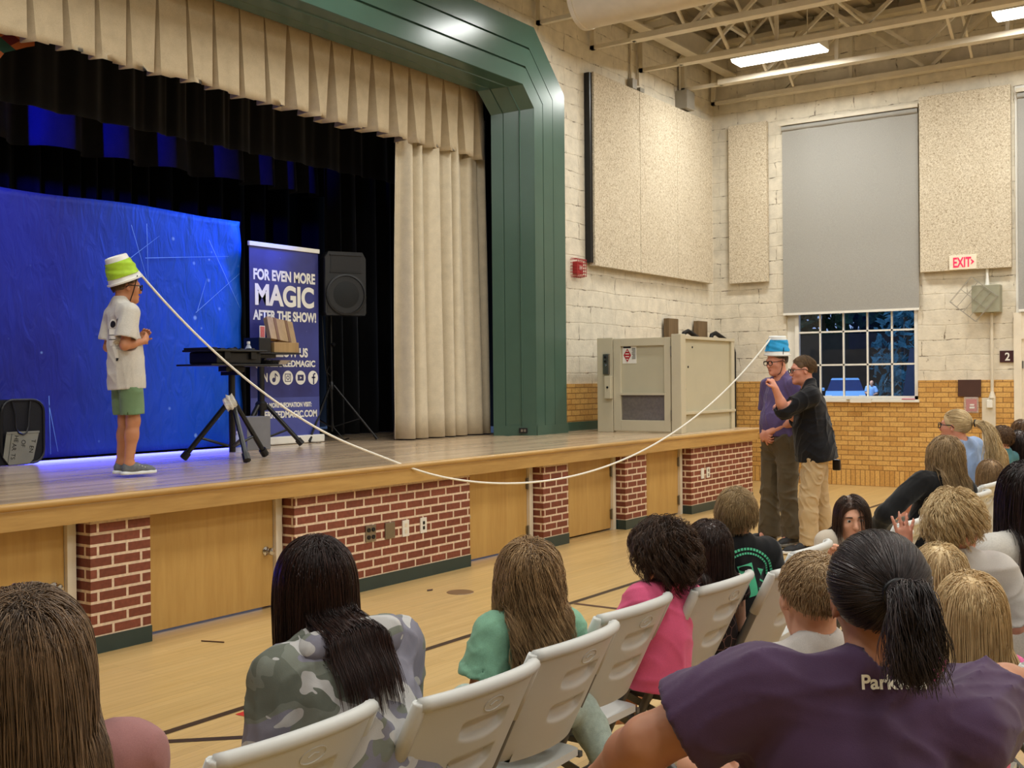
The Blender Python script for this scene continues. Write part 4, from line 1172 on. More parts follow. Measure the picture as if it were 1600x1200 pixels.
def hw(s_, x, z, sz):
    me = text_mesh(s_, sz, 0.0, 0.0, 0.9)
    a = math.radians(-98)
    for v in me.vertices:
        px, pz = v.co.x, v.co.z
        v.co = Vector((x + px * math.cos(a) - pz * math.sin(a), 8.4325, z + px * math.sin(a) + pz * math.cos(a)))
    obj('lettering', me, M['black'], t, True)
for s_, x, z in (('HE', 5.195, 1.165), ('AR', 5.175, 1.10), ('TS', 5.165, 1.025), ('OF', 5.255, 1.125), ('T', 5.345, 1.14), ('EN', 5.325, 1.075)):
    hw(s_, x, z, 0.052)
obj('ruled_line', MB().prism([(5.172, 1.205), (5.175, 1.205), (5.137, 0.965), (5.134, 0.965)], 8.432, 8.4335, 'y'), M['black'], t, True)

# harlequin cloth peeping under the valance
hq = NT('harlequin_print'); o_ = hq.sep(hq.coord())
ua = hq.math('ADD', hq.math('MULTIPLY', o_[0], 7.0), hq.math('MULTIPLY', o_[2], 9.5)); ub = hq.math('SUBTRACT', hq.math('MULTIPLY', o_[0], 7.0), hq.math('MULTIPLY', o_[2], 9.5))
wn = hq.node('ShaderNodeTexWhiteNoise', noise_dimensions='2D'); hq.link(hq.comb(hq.math('FLOOR', ua), hq.math('FLOOR', ub)), wn.inputs['Vector'])
hq.set(hq.ramp(wn.outputs['Value'], [(0.0, s2l(172, 96, 56)), (0.3, s2l(96, 34, 40)), (0.55, s2l(44, 40, 84)), (0.75, s2l(40, 74, 66)), (0.88, s2l(176, 100, 60))], 'CONSTANT'), 0.8, 0, 0.2)
P = []
for i in range(41):
    x = 2.0 + 3.2 * i / 40
    P.append([(x, 8.12 + 0.03 * math.sin(x * 12) * (1 - j / 6), 4.20 + 0.07 * math.sin(x * 7.0 + 2.2) * (1 - j / 6) - 0.10 * (1 - j / 6) * (x < 4.95) + 0.5 * j / 6) for j in range(7)])
tag(obj('harlequin_cloth', MB().grid(P).mesh('harlequin_cloth', 'all'), hq.m), 'harlequin patterned cloth peeping out under the valance at the top left', 'cloth')

# ================================================================== FLOOR LINES AND BITS
M['tape_black'] = mat('black_court_line', (44, 34, 28), 0.35)
M['tape_maroon'] = mat('dark_court_line', (74, 44, 34), 0.35)
M['tape_red'] = mat('red_court_line', (196, 44, 40), 0.35)
def strip(name, pts, w, m, label):
    mb = MB()
    for (x0, y0), (x1, y1) in zip(pts[:-1], pts[1:]):
        d_ = Vector((x1 - x0, y1 - y0, 0)).normalized(); n_2 = Vector((-d_.y, d_.x, 0)) * w / 2
        mb.add([(x0 + n_2.x, y0 + n_2.y, 0.0015), (x1 + n_2.x, y1 + n_2.y, 0.0015), (x1 - n_2.x, y1 - n_2.y, 0.0015), (x0 - n_2.x, y0 - n_2.y, 0.0015)], [(0, 1, 2, 3)])
    return tag(obj(name, mb, m), label, 'floor marking')
strip('court_line', [(-8, 4.245), (16.5, 4.255)], 0.05, M['tape_black'], 'long dark court line running along the floor parallel to the stage')
strip('court_line', [(3.21, 4.20), (4.0, 3.36), (5.0, 2.3)], 0.05, M['tape_black'], 'dark court line slanting across the floor beside the red line')
strip('court_line', [(6.887, 4.22), (6.885, 2.2)], 0.05, M['tape_maroon'], 'short dark court line leaving the long line behind the girl in mint')
strip('court_line', [(3.745, 4.20), (3.765, 2.4)], 0.06, M['tape_red'], 'red court line on the floor behind the person in camouflage')
M['plate_brown'] = mat('floor_cap', (120, 92, 62), 0.4)
tag(obj('floor_drain', MB().lathe([(0, 0.003), (0.10, 0.003), (0.105, 0.0)], (6.80, 5.18, 0.0), 28), M['plate_brown']), 'round brown cap set in the gym floor', 'floor cap')
tag(obj('straw', MB().tube([(4.655, 5.56, 0.004), (4.705, 5.41, 0.004)], 0.004, 6), M['tape_maroon']), 'thin dark straw lying on the floor below the oak door', 'straw')
tag(obj('litter_scrap', MB().tube([(6.70, 5.42, 0.006), (6.73, 5.40, 0.008), (6.75, 5.41, 0.006)], 0.006, 6), M['tape_maroon']), 'tiny dark scrap on the floor left of the round cap', 'scrap')

# ================================================================== OUTSIDE THE WINDOW
M['grass'] = mat('dusk_lawn', (40, 62, 44), 0.9, 0, 0.2, 0.3, 3)
M['leaf'] = mat('dusk_foliage', (44, 78, 58), 0.8, 0, 0.2, 0.5, 6)
M['leaf2'] = mat('blue_spruce_foliage', (96, 150, 160), 0.8, 0, 0.2, 0.4, 9)
M['asphalt'] = mat('asphalt', (70, 74, 80), 0.9)
struct('ground_outside', MB().box(XW + 0.3, 140, -60, 70, -0.35, -0.15), M['asphalt'], 'dusk ground outside the window')
tag(obj('retaining_wall', MB().box(88, 90, -10, 60, -0.15, 5.0), mat('dark_fence_boards', (66, 60, 52), 0.8, 0, 0.2, 0.2, 1.5)), 'long dark fence beyond the car seen through the window', 'fence')
def tree(x, y, h, w, m, label, seed, n=900, z0=0.3, leaf=0.5):
    rnd = random.Random(seed)
    t = thing('tree', label, 'tree', (x, y, -0.15))
    obj('trunk', MB().tube([(x, y, -0.15), (x + 0.1, y, h * 0.5), (x, y + 0.1, h * 0.8)], [0.25, 0.18, 0.06], 8), M['post_wood'], t, True)
    mb = MB()
    for i in range(n):
        a = rnd.uniform(0, 2 * PI); k = rnd.random() ** 0.5; v = rnd.random()
        r = w * k * (0.35 + 0.65 * math.sin(PI * min(0.98, 0.15 + 0.8 * v)))
        p = Vector((x + r * math.cos(a), y + r * math.sin(a), z0 + (h - z0) * v))
        s_ = leaf * rnd.uniform(0.5, 1.2)
        d1 = Vector((rnd.uniform(-1, 1), rnd.uniform(-1, 1), rnd.uniform(-1, 1))).normalized() * s_
        d2 = d1.orthogonal().normalized() * s_ * 0.5
        mb.add([p - d1, p + d2, p + d1, p - d2], [(0, 1, 2, 3)])
    obj('crown', mb.mesh('crown', fix=False), m, t, True)
for i, (x, y, h, w) in enumerate(((96, 18, 14, 7), (98, 26, 15, 8), (95, 33, 15, 8), (97, 41, 16, 8), (94, 50, 15, 7))):
    tree(x, y, h, w, M['leaf'], ['dark tree outside the window, furthest right beyond the fence', 'dark tree outside the window, second from the right beyond the fence', 'dark tree outside behind the middle of the window', 'dark tree outside behind the left half of the window', 'dark tree outside, furthest left beyond the fence'][i], 40 + i, 1300, 2.0, 0.9)
tree(40, 10.9, 4.6, 1.3, M['leaf2'], 'pale blue green spruce at the right edge of the window view', 60, 800, 0.2, 0.22)
# parked car seen through the window, front towards the gym
lamp('car_fill_light', 'POINT', (46.5, 15.5, 4.5), (0, 0, 0), 900, (0.65, 0.82, 1.0), shadow_soft_size=0.3)  # fill light added to brighten the car, no fixture belongs to it
M['car'] = mat('pale_blue_car_paint', (130, 180, 230), 0.25, 0.1, 0.5, 0.03)
M['car_glass'] = mat('car_window', (30, 50, 100), 0.1)
CXX, CY = 50.0, 16.4
CZ0 = -0.15
t = thing('parked_car', 'pale blue car parked outside, seen through the window', 'car', (CXX, CY, CZ0), 0.32)
def ctaper(x0, x1, yw0, yw1, z0, z1, dx=0.0):
    return [(x0, CY - yw0, z0), (x1, CY - yw0, z0), (x1, CY + yw0, z0), (x0, CY + yw0, z0), (x0 + dx, CY - yw1, z1), (x1 - dx * 0.6, CY - yw1, z1), (x1 - dx * 0.6, CY + yw1, z1), (x0 + dx, CY + yw1, z1)]
BF = [(0, 3, 2, 1), (4, 5, 6, 7), (0, 1, 5, 4), (1, 2, 6, 5), (2, 3, 7, 6), (3, 0, 4, 7)]
obj('car_body', MB().add(ctaper(CXX, CXX + 4.6, 0.92, 0.90, 0.15, 0.62), BF).add(ctaper(CXX + 0.02, CXX + 4.5, 0.90, 0.84, 0.62, 0.98, 0.25), BF), M['car'], t, True)
obj('cabin', MB().add(ctaper(CXX + 1.1, CXX + 4.2, 0.82, 0.62, 0.95, 1.50, 0.55), BF), M['car_glass'], t, True)
obj('roof', MB().add(ctaper(CXX + 1.6, CXX + 3.9, 0.64, 0.58, 1.47, 1.56, 0.05), BF), M['car'], t, True)
for sy in (-1, 1):
    obj('headlight', MB().box(CXX - 0.02, CXX + 0.05, CY + sy * 0.72 - 0.14, CY + sy * 0.72 + 0.14, 0.66, 0.80, 0.02), M['white'], t, True)
    obj('mirror', MB().box(CXX + 1.25, CXX + 1.4, CY + sy * 1.0 - 0.09, CY + sy * 1.0 + 0.09, 0.98, 1.12, 0.02), M['car'], t, True)
    for wx in (0.85, 3.7):
        obj('wheel', MB().lathe([(0, -0.1), (0.30, -0.1), (0.33, -0.06), (0.33, 0.06), (0.30, 0.1), (0, 0.1)], (CXX + wx, CY + sy * 0.84, 0.18), 20, RX), M['black'], t, True)
obj('grille', MB().box(CXX - 0.015, CXX + 0.02, CY - 0.5, CY + 0.5, 0.38, 0.60, 0.01), M['car_glass'], t, True)
obj('number_plate', MB().box(CXX - 0.025, CXX - 0.01, CY - 0.26, CY + 0.26, 0.26, 0.36), M['white'], t, True)
# leaning sheet of board outside
tag(obj('leaning_board', MB().box(23.0, 23.05, 5.95, 6.32, 1.15, 2.15, 0, Matrix.Rotation(math.radians(9), 3, 'X')).tube([(23.06, 6.15, -0.15), (23.06, 6.15, 1.4)], 0.015, 6), mat('pale_board', (120, 128, 150), 0.6)), 'grey board leaning on a post outside the right of the window', 'board')

# papers left on the window sill
tag(obj('paper', MB().box(XW - 0.10, XW + 0.0, 5.05, 5.42, 1.272, 1.277).box(XW - 0.102, XW - 0.098, 5.05, 5.36, 1.225, 1.275), M['white']), 'white sheet of paper hanging over the window sill', 'paper')
tag(obj('paper', MB().box(XW - 0.075, XW - 0.02, 4.44, 4.62, 1.272, 1.285, 0.004), mat('pink_paper', (214, 110, 140), 0.6)), 'small pink paper at the right end of the window sill', 'paper')
# ================================================================== FIGURE TOOLS: smooth-union distance fields meshed with surface nets
V3 = lambda *a: np.array(a, dtype=np.float64)
def unit(v): return v / (np.linalg.norm(v) + 1e-12)
def rotm(axis, a):
    return np.array(Matrix.Rotation(a, 3, axis))

def d_cone(P, a, ra, b, rb):
    ba = b - a; l2 = float(ba @ ba) + 1e-12
    t = np.clip(((P - a) @ ba) / l2, 0, 1)
    q = P - a - t[..., None] * ba
    return np.sqrt((q * q).sum(-1)) - (ra + (rb - ra) * t)
def d_ell(P, c, r, R):
    q = (P - c) @ R
    k0 = np.sqrt(((q / r) ** 2).sum(-1)); k1 = np.sqrt(((q / (r * r)) ** 2).sum(-1)) + 1e-9
    return k0 * (k0 - 1.0) / k1
def pbounds(p):
    if p[0] == 'c':
        lo = np.minimum(p[1] - p[2], p[3] - p[4]); hi = np.maximum(p[1] + p[2], p[3] + p[4])
    else:
        e = np.sqrt(((p[3] * p[2]) ** 2).sum(1)); lo, hi = p[1] - e, p[1] + e
    return lo, hi
def peval(p, P):
    return d_cone(P, p[1], p[2], p[3], p[4]) if p[0] == 'c' else d_ell(P, p[1], p[2], p[3])
def smin(a, b, k):
    h = np.maximum(k - np.abs(a - b), 0) / k
    return np.minimum(a, b) - h * h * k * 0.25
def cone(a, ra, b, rb, k=0.02): return ('c', np.asarray(a, float), ra, np.asarray(b, float), rb, k)
def ell(c, r, R=None, k=0.03): return ('e', np.asarray(c, float), np.asarray(r, float), np.eye(3) if R is None else R, None, k)
def grow(prims, g):
    out = []
    for p in prims:
        if p[0] == 'c': out.append(('c', p[1], p[2] + g, p[3], p[4] + g, p[5]))
        else: out.append(('e', p[1], p[2] + g, p[3], None, p[5]))
    return out
def field(prims, P):
    d = None
    for p in prims:
        e = peval(p, P)
        d = e if d is None else smin(d, e, p[5])
    return d

def sdf_mesh(name, prims, h, subs=(), cuts=(), fold=None, bounds=None):
    """prims union, subs subtracted (prim), cuts = list of (point, normal): keeps the side the normal points away from"""
    los, his = zip(*[pbounds(p) for p in prims])
    lo = np.min(los, 0) - 3 * h - 0.02; hi = np.max(his, 0) + 3 * h + 0.02
    for c, n in cuts:      # tighten along axis-aligned cuts
        for ax in range(3):
            if n[ax] > 0.99: hi[ax] = min(hi[ax], c[ax] + 3 * h)
            if n[ax] < -0.99: lo[ax] = max(lo[ax], c[ax] - 3 * h)
    N = np.ceil((hi - lo) / h).astype(int) + 1
    D = np.full(N, 0.2, dtype=np.float32)
    ax = [lo[i] + h * np.arange(N[i]) for i in range(3)]
    def block(p, m):
        a, b = pbounds(p)
        i0 = np.clip(np.floor((a - m - lo) / h).astype(int), 0, N - 1); i1 = np.clip(np.ceil((b + m - lo) / h).astype(int) + 1, 1, N)
        if (i1 <= i0).any(): return None, None
        sl = tuple(slice(i0[i], i1[i]) for i in range(3))
        P = np.stack(np.meshgrid(*[ax[i][sl[i]] for i in range(3)], indexing='ij'), -1)
        return sl, P
    for p in prims:
        sl, P = block(p, p[5] + 3 * h)
        if sl is None: continue
        D[sl] = smin(D[sl], peval(p, P).astype(np.float32), p[5])
    if fold is not None:
        idx = np.argwhere(np.abs(D) < 0.035)
        P = lo + h * idx
        D[tuple(idx.T)] += fold(P).astype(np.float32)
    for p in subs:
        sl, P = block(p, p[5] + 3 * h)
        if sl is None: continue
        D[sl] = -smin(-D[sl], peval(p, P).astype(np.float32), p[5])
    for c, n in cuts:
        n = unit(np.asarray(n, float))
        pl_ = ((ax[0][:, None, None] - c[0]) * n[0] + (ax[1][None, :, None] - c[1]) * n[1] + (ax[2][None, None, :] - c[2]) * n[2]).astype(np.float32)
        D = np.maximum(D, pl_)
    v, f = surface_nets(D, lo, h)
    return np_mesh(name, v, f)

def surface_nets(D, lo, h):
    S = D < 0
    c = [D[i:D.shape[0] - 1 + i, j:D.shape[1] - 1 + j, k:D.shape[2] - 1 + k] for i in (0, 1) for j in (0, 1) for k in (0, 1)]
    s = sum((x < 0).astype(np.int8) for x in c)
    act = (s > 0) & (s < 8)
    ids = np.full(act.shape, -1, dtype=np.int64)
    cells = np.argwhere(act)
    ids[tuple(cells.T)] = np.arange(len(cells))
    vals = np.stack([x[act] for x in c], 1).astype(np.float64)
    off = np.array([(i, j, k) for i in (0, 1) for j in (0, 1) for k in (0, 1)], float)
    acc = np.zeros((len(cells), 3)); cnt = np.zeros(len(cells))
    for a in range(8):
        for b in range(a + 1, 8):
            if np.abs(off[a] - off[b]).sum() != 1: continue
            m = (vals[:, a] < 0) != (vals[:, b] < 0)
            t = vals[m, a] / (vals[m, a] - vals[m, b])
            acc[m] += off[a] + (off[b] - off[a]) * t[:, None]; cnt[m] += 1
    V = lo + h * (cells + acc / cnt[:, None])
    F = []
    for axis in range(3):
        o1, o2 = [(1, 2), (2, 0), (0, 1)][axis]
        sl0 = [slice(None)] * 3; sl1 = [slice(None)] * 3
        sl0[axis] = slice(0, -1); sl1[axis] = slice(1, None)
        A = S[tuple(sl0)]; B = S[tuple(sl1)]
        e = np.argwhere(A != B)
        ok = (e[:, o1] > 0) & (e[:, o2] > 0) & (e[:, o1] < S.shape[o1] - 1) & (e[:, o2] < S.shape[o2] - 1)
        e = e[ok]
        if not len(e): continue
        q = []
        for d1, d2 in ((1, 1), (0, 1), (0, 0), (1, 0)):
            t = e.copy(); t[:, o1] -= d1; t[:, o2] -= d2
            q.append(ids[tuple(t.T)])
        q = np.stack(q, 1)
        flip = ~A[tuple(e.T)]
        q[flip] = q[flip][:, ::-1]
        F.append(q)
    F = np.concatenate(F)
    F = F[(F >= 0).all(1)]
    return V, F

def folds(amp, scale, seed, stretch=(1, 1, 1)):
    r = np.random.RandomState(seed)
    K = r.normal(size=(4, 3)) * np.array(stretch); K = K / np.linalg.norm(K, axis=1, keepdims=True) * scale * np.array([1.6, 2.1, 2.9, 4.2])[:, None]
    ph = r.uniform(0, 6.28, 4); K2 = r.normal(size=(3, 3)) * scale * 0.45; K3 = r.normal(size=(4, 3)) * 7.0
    W_ = np.array([1.0, 0.8, 0.6, 0.4])
    def f(P):
        w = np.sin(P @ K2.T).sum(1) * 1.1
        s = np.zeros(len(P))
        for k, p, k3, wt in zip(K, ph, K3, W_):
            m = 0.5 + 0.5 * np.sin(P @ k3 + p * 3)
            s += wt * m * ((1 - np.abs(np.sin(0.5 * (P @ k) + p + w))) ** 2 - 0.3)
        return -amp * s * 1.5
    return f

# ------------------------------------------------------------------ skin, hair, cloth materials
def skin(name, rgb, blush=(1.0, 0.72, 0.66)):
    t = NT(name); c = s2l(*rgb); v = t.coord()
    n = t.noise(v, 18, 3)
    lo = (c[0] * 0.92, c[1] * 0.84, c[2] * 0.80, 1)
    t.set(t.ramp(n, [(0.3, lo), (0.7, c)]), 0.5, 0, 0.4)
    t.b.inputs['Subsurface Weight'].default_value = 0.12
    t.b.inputs['Subsurface Radius'].default_value = (0.012, 0.005, 0.003)
    t.bump(t.noise(v, 220, 2), 0.06, 0.001)
    return t.m
def hairmat(name, dark, light, rough=0.44):
    t = NT(name)
    g = t.node('ShaderNodeNewGeometry')
    v = t.coord()
    n = t.noise(v, 22, 3)
    f = t.math('ADD', t.math('MULTIPLY', g.outputs['Random Per Island'], 0.5), t.math('MULTIPLY', n, 0.5))
    t.set(t.ramp(f, [(0.12, s2l(*dark)), (0.9, s2l(*light))]), rough, 0, 0.32)
    return t.m
SKIN = skin('fair_skin', (226, 172, 142))
SKIN_T = skin('tanned_skin', (196, 138, 102))
SKIN_P = skin('pink_skin', (222, 158, 134))
M['eye_white'] = mat('eye_white', (232, 228, 222), 0.2)
M['iris'] = mat('dark_iris', (46, 30, 22), 0.15)
M['lip'] = mat('lip', (178, 104, 94), 0.45)

def strands_mesh(name, paths, rad, taper=0.25):
    """paths (n,s,3) -> triangular tubes"""
    n, s, _ = paths.shape
    T = np.empty_like(paths)
    T[:, 1:-1] = paths[:, 2:] - paths[:, :-2]; T[:, 0] = paths[:, 1] - paths[:, 0]; T[:, -1] = paths[:, -1] - paths[:, -2]
    T /= np.linalg.norm(T, axis=-1, keepdims=True) + 1e-9
    ref = np.zeros_like(T); ref[..., 0] = 0.31; ref[..., 1] = 0.87; ref[..., 2] = 0.38
    A = np.cross(T, ref); A /= np.linalg.norm(A, axis=-1, keepdims=True) + 1e-9
    B = np.cross(T, A)
    u = np.linspace(0, 1, s)
    prof = (1 - (1 - taper) * u ** 2)
    rr = (rad if np.ndim(rad) else np.full(n, rad))[:, None] * prof[None, :]
    ring = [paths + rr[..., None] * (A * math.cos(a) + B * math.sin(a)) for a in (0, 2 * PI / 3, 4 * PI / 3)]
    Vv = np.stack(ring, 2).reshape(-1, 3)
    base = (np.arange(n)[:, None] * s + np.arange(s - 1)[None, :]) * 3
    q = []
    for k in range(3):
        k2 = (k + 1) % 3
        q.append(np.stack([base + k, base + k2, base + 3 + k2, base + 3 + k], -1).reshape(-1, 4))
    return Vv, np.concatenate(q)

def grad(prims, P, e=0.004):
    d0 = field(prims, P)
    g = np.stack([field(prims, P + np.eye(3)[i] * e) - d0 for i in range(3)], -1)
    return d0, g / (np.linalg.norm(g, axis=-1, keepdims=True) + 1e-9)

class Person:
    """hip, headtop: world points; yaw: facing (0 = towards the stage +y, positive turns to +x ... clockwise seen from above)"""
    def __init__(s, label, hip, headtop, yaw=0.0, hyaw=0.0, hpitch=0.0, hroll=0.0, hh=0.225, sc=1.0, sw=0.185, girth=1.0, res=0.008, sk=None, pose='sit',
                 arms=None, legs=None, cat='person', group=None, bend=0.0, chestk=1.0, hands=True, neck=None):
        s.label = label; s.res = res; s.sk = sk or SKIN; s.sc = sc; s.girth = girth; s.hh = hh; s.sw = sw
        hip = V3(*hip); top = V3(*headtop)
        Yb = rotm('Z', -yaw); s.Yb = Yb; s.yaw = yaw
        s.H = rotm('Z', -(yaw + hyaw)) @ rotm('X', hpitch) @ rotm('Y', hroll)
        k = hh / 0.23; s.k = k
        s.hc = top - s.H @ V3(0, -0.012, 0.115) * k
        s.nt = s.hc + s.H @ V3(0, -0.025, -0.055) * k
        s.hip = hip
        fw = Yb @ V3(0, 1, 0); rt = Yb @ V3(1, 0, 0)
        s.fw, s.rt = fw, rt
        up = unit(s.nt - hip - fw * 0.02 * sc)
        nl = (neck if neck is not None else 0.085 * sc)
        s.nb = s.nt - up * nl - fw * 0.012 * sc
        z = unit(s.nb - hip); y = unit(fw - z * (fw @ z)); x = np.cross(y, z)
        s.T = np.stack([x, y, z], 1); s.L = float(np.linalg.norm(s.nb - hip))
        s.bend = bend
        s.backb = 0.45
        s.latb = 0.0
        s.root = thing('person', label, cat, (hip[0], hip[1], 0.0), 0, group)
        s.pose = pose
        s.tp = lambda a, b, c: s.hip + s.T @ V3(a, b + bend * math.sin(PI * min(1, max(0, c))) * -1.0, c * s.L)   # c in torso lengths
        g = girth
        # torso
        R = s.T
        L = s.L; S = sc
        cw = sw / 0.185 * S
        s.torso = [
            ell(s.tp(0, 0, 0.02), (0.165 * g * S, 0.118 * g * S, 0.13 * S), R, 0.06),
            ell(s.tp(0, 0.012 * g, 0.30), (0.145 * g * S, 0.108 * g * S, 0.25 * L), R, 0.08),
            ell(s.tp(0, 0.0, 0.62), (0.158 * cw * (0.75 + 0.25 * g), 0.108 * chestk * S * (0.6 + 0.4 * g), 0.30 * L), R, 0.07),
            cone(s.tp(-sw * 0.80, -0.005, 0.865), 0.052 * S, s.tp(sw * 0.80, -0.005, 0.865), 0.052 * S, 0.06),
            cone(s.tp(-sw * 0.62, -0.015, 0.88), 0.040 * S, s.tp(-0.03 * S, -0.012, 1.03), 0.036 * S, 0.04),
            cone(s.tp(sw * 0.62, -0.015, 0.88), 0.040 * S, s.tp(0.03 * S, -0.012, 1.03), 0.036 * S, 0.04),
        ]
        # neck and head
        nr = 0.050 * k * (1.0 if hh < 0.222 else 1.06)
        s.neckp = [cone(s.nb - s.T[:, 2] * 0.03, nr * 1.12, s.nt, nr, 0.03)]
        s.headp, s.headsub = s.head_prims()
        # arms
        s.SH = {-1: s.tp(-sw, -0.005, 0.86), 1: s.tp(sw, -0.005, 0.86)}
        s.armp = {}; s.EL = {}; s.WR = {}; s.handp = []
        arms = arms or {}
        for sd in (-1, 1):
            a = arms.get(sd, {})
            el = a.get('el'); wr = a.get('wr')
            fl = lambda q: s.hip * 0 + s.SH[sd] + s.rt * q[0] + s.fw * q[1] + V3(0, 0, q[2])
            EL = fl(el) if el is not None else fl((sd * 0.05 * S, 0.06 * S, -0.25 * S))
            WR = (EL + s.rt * wr[0] + s.fw * wr[1] + V3(0, 0, wr[2])) if wr is not None else EL + (s.rt * (-sd * 0.12) + s.fw * 0.19 + V3(0, 0, -0.04)) * S
            if 'elw' in a: EL = V3(*a['elw'])
            if 'wrw' in a: WR = V3(*a['wrw'])
            s.EL[sd], s.WR[sd] = EL, WR
            ag = 0.6 + 0.4 * g if g < 1.15 else g * 0.92
            s.armp[sd] = [cone(s.SH[sd], 0.052 * S * ag, EL, 0.040 * S * ag, 0.035), cone(EL, 0.041 * S * ag, EL + (WR - EL) * 0.35, 0.040 * S * ag, 0.02), cone(EL + (WR - EL) * 0.3, 0.040 * S * ag, WR, 0.026 * S * min(ag, 1.1), 0.02)]
            if hands:
                s.handp += s.hand(sd, WR, a)
        # legs
        s.legp = {}; s.AN = {}; s.KN = {}
        legs = legs or {}
        for sd in (-1, 1):
            hj = s.hip + s.rt * sd * 0.088 * S * g ** 0.5 - V3(0, 0, 0.02)
            l = legs.get(sd, {})
            if pose == 'sit':
                kn = hj + s.rt * sd * 0.05 * S + s.fw * 0.42 * S + V3(0, 0, 0.0)
                an = kn + s.fw * 0.03 * S; an[2] = 0.09
                if kn[2] - 0.09 > 0.46 * S: an[2] = kn[2] - 0.40 * S
            elif pose == 'kneel':
                kn = hj + s.fw * 0.20 * S + V3(0, 0, -0.34 * S); an = kn - s.fw * 0.36 * S + V3(0, 0, -0.0)
            else:
                an = hj + V3(0, 0, 0); an[2] = hj[2] - 0.84 * S
                kn = (hj + an) / 2 + s.fw * 0.03 * S
            if 'kn' in l: kn = hj + s.rt * l['kn'][0] + s.fw * l['kn'][1] + V3(0, 0, l['kn'][2])
            if 'an' in l: an = kn + s.rt * l['an'][0] + s.fw * l['an'][1] + V3(0, 0, l['an'][2])
            s.KN[sd], s.AN[sd] = kn, an
            lg = 0.5 + 0.5 * g
            s.legp[sd] = [cone(hj, 0.088 * S * lg, kn, 0.060 * S * lg, 0.05), cone(kn, 0.058 * S * lg, kn + (an - kn) * 0.35, 0.058 * S * lg, 0.03), cone(kn + (an - kn) * 0.3, 0.058 * S * lg, an, 0.038 * S, 0.03)]
    def head_prims(s):
        k = s.k; c = s.hc; R = s.H
        E = lambda p, r, kk, rx=0.0, rz=0.0: ell(c + R @ V3(*p) * k, V3(*r) * k, R @ rotm('X', rx) @ rotm('Z', rz), kk * k)
        Cn = lambda a, ra, b, rb, kk: cone(c + R @ V3(*a) * k, ra * k, c + R @ V3(*b) * k, rb * k, kk * k)
        hp = [E((0, -0.012, 0.032), (0.075, 0.095, 0.084), 0.02), E((0, 0.028, -0.03), (0.060, 0.062, 0.082), 0.04), E((0, 0.045, -0.078), (0.044, 0.042, 0.036), 0.03),
              E((0, 0.076, -0.096), (0.022, 0.018, 0.018), 0.025), Cn((0, 0.084, 0.014), 0.008, (0, 0.106, -0.026), 0.0115, 0.014), E((0, 0.101, -0.031), (0.016, 0.011, 0.009), 0.008),
              E((0, 0.080, 0.028), (0.048, 0.014, 0.010), 0.02), E((-0.042, 0.056, -0.022), (0.022, 0.022, 0.022), 0.03), E((0.042, 0.056, -0.022), (0.022, 0.022, 0.022), 0.03),
              E((0, 0.088, -0.0565), (0.021, 0.009, 0.0055), 0.006), E((0, 0.087, -0.0665), (0.018, 0.0085, 0.006), 0.006)]
        for sd in (-1, 1):
            hp.append(E((sd * 0.079, -0.006, -0.004), (0.007, 0.019, 0.031), 0.008, 0.15, -sd * 0.35))
        subs = []
        for sd in (-1, 1):
            subs.append(E((sd * 0.031, 0.098, 0.008), (0.017, 0.014, 0.010), 0.012))
            subs.append(E((sd * 0.088, 0.0, -0.004), (0.006, 0.010, 0.016), 0.006, 0.15, -sd * 0.35))
        return hp, subs
    def hp(s, x, y, z): return s.hc + s.H @ V3(x, y, z) * s.k
    def hand(s, sd, wr, a):
        S = s.sc * 0.95
        el = s.EL[sd]
        d = unit(s.rt * a['hd'][0] + s.fw * a['hd'][1] + V3(0, 0, a['hd'][2])) if 'hd' in a else unit(wr - el)
        if 'hdw' in a: d = unit(V3(*a['hdw']))
        n = a.get('pn', (-sd * 0.6, 0.1, -0.7)); n = s.rt * n[0] + s.fw * n[1] + V3(0, 0, n[2])
        if 'pnw' in a: n = V3(*a['pnw'])
        n = unit(n - d * (n @ d))
        side = np.cross(n, d) * (1 if sd > 0 else -1)      # towards the thumb
        side = side * a.get('thumb', 1)
        curl = a.get('curl', 0.35); spread = a.get('spread', 0.06)
        pr = []
        p1 = wr + d * 0.088 * S
        Rm = np.stack([side, d, n], 1)
        pr.append(ell(wr + d * 0.048 * S, (0.041 * S, 0.055 * S, 0.0155 * S), Rm, 0.015 * S))
        pr.append(cone(wr - d * 0.005, 0.025 * S, wr + d * 0.03 * S, 0.024 * S, 0.02 * S))
        lens = [0.072, 0.082, 0.076, 0.060]
        for i in range(4):
            o = (0.031 - 0.0205 * i) * S
            b = wr + d * (0.088 - 0.006 * abs(i - 1.2)) * S + side * o
            an = spread * (1.3 - i)
            dd = unit(d * math.cos(an) + side * math.sin(an))
            L = lens[i] * S; cu = curl * (1 + 0.12 * i)
            p = b - dd * 0.02 * S
            q = b; r0 = 0.0092 * S
            pr.append(cone(p, r0, q, r0, 0.005 * S))
            ang = 0.0
            for seg, f in enumerate((0.45, 0.30, 0.25)):
                ang += cu * (0.9, 1.2, 0.8)[seg]
                e = q + (dd * math.cos(ang) + n * math.sin(ang)) * L * f
                pr.append(cone(q, r0 * (1 - 0.08 * seg), e, r0 * (0.92 - 0.08 * seg), 0.004 * S)); q = e
        tb = wr + d * 0.025 * S + side * 0.028 * S
        td = unit(d * 0.62 + side * a.get('tout', 0.75) + n * 0.25)
        te = tb + td * 0.042 * S
        pr.append(cone(tb, 0.014 * S, te, 0.0105 * S, 0.012 * S))
        pr.append(cone(te, 0.0105 * S, te + unit(td + d * 0.5 + n * 0.2) * 0.034 * S, 0.0088 * S, 0.005 * S))
        return pr
    def part(s, name, me, m, parent=None):
        return obj(name, me, m, parent or s.root, True)
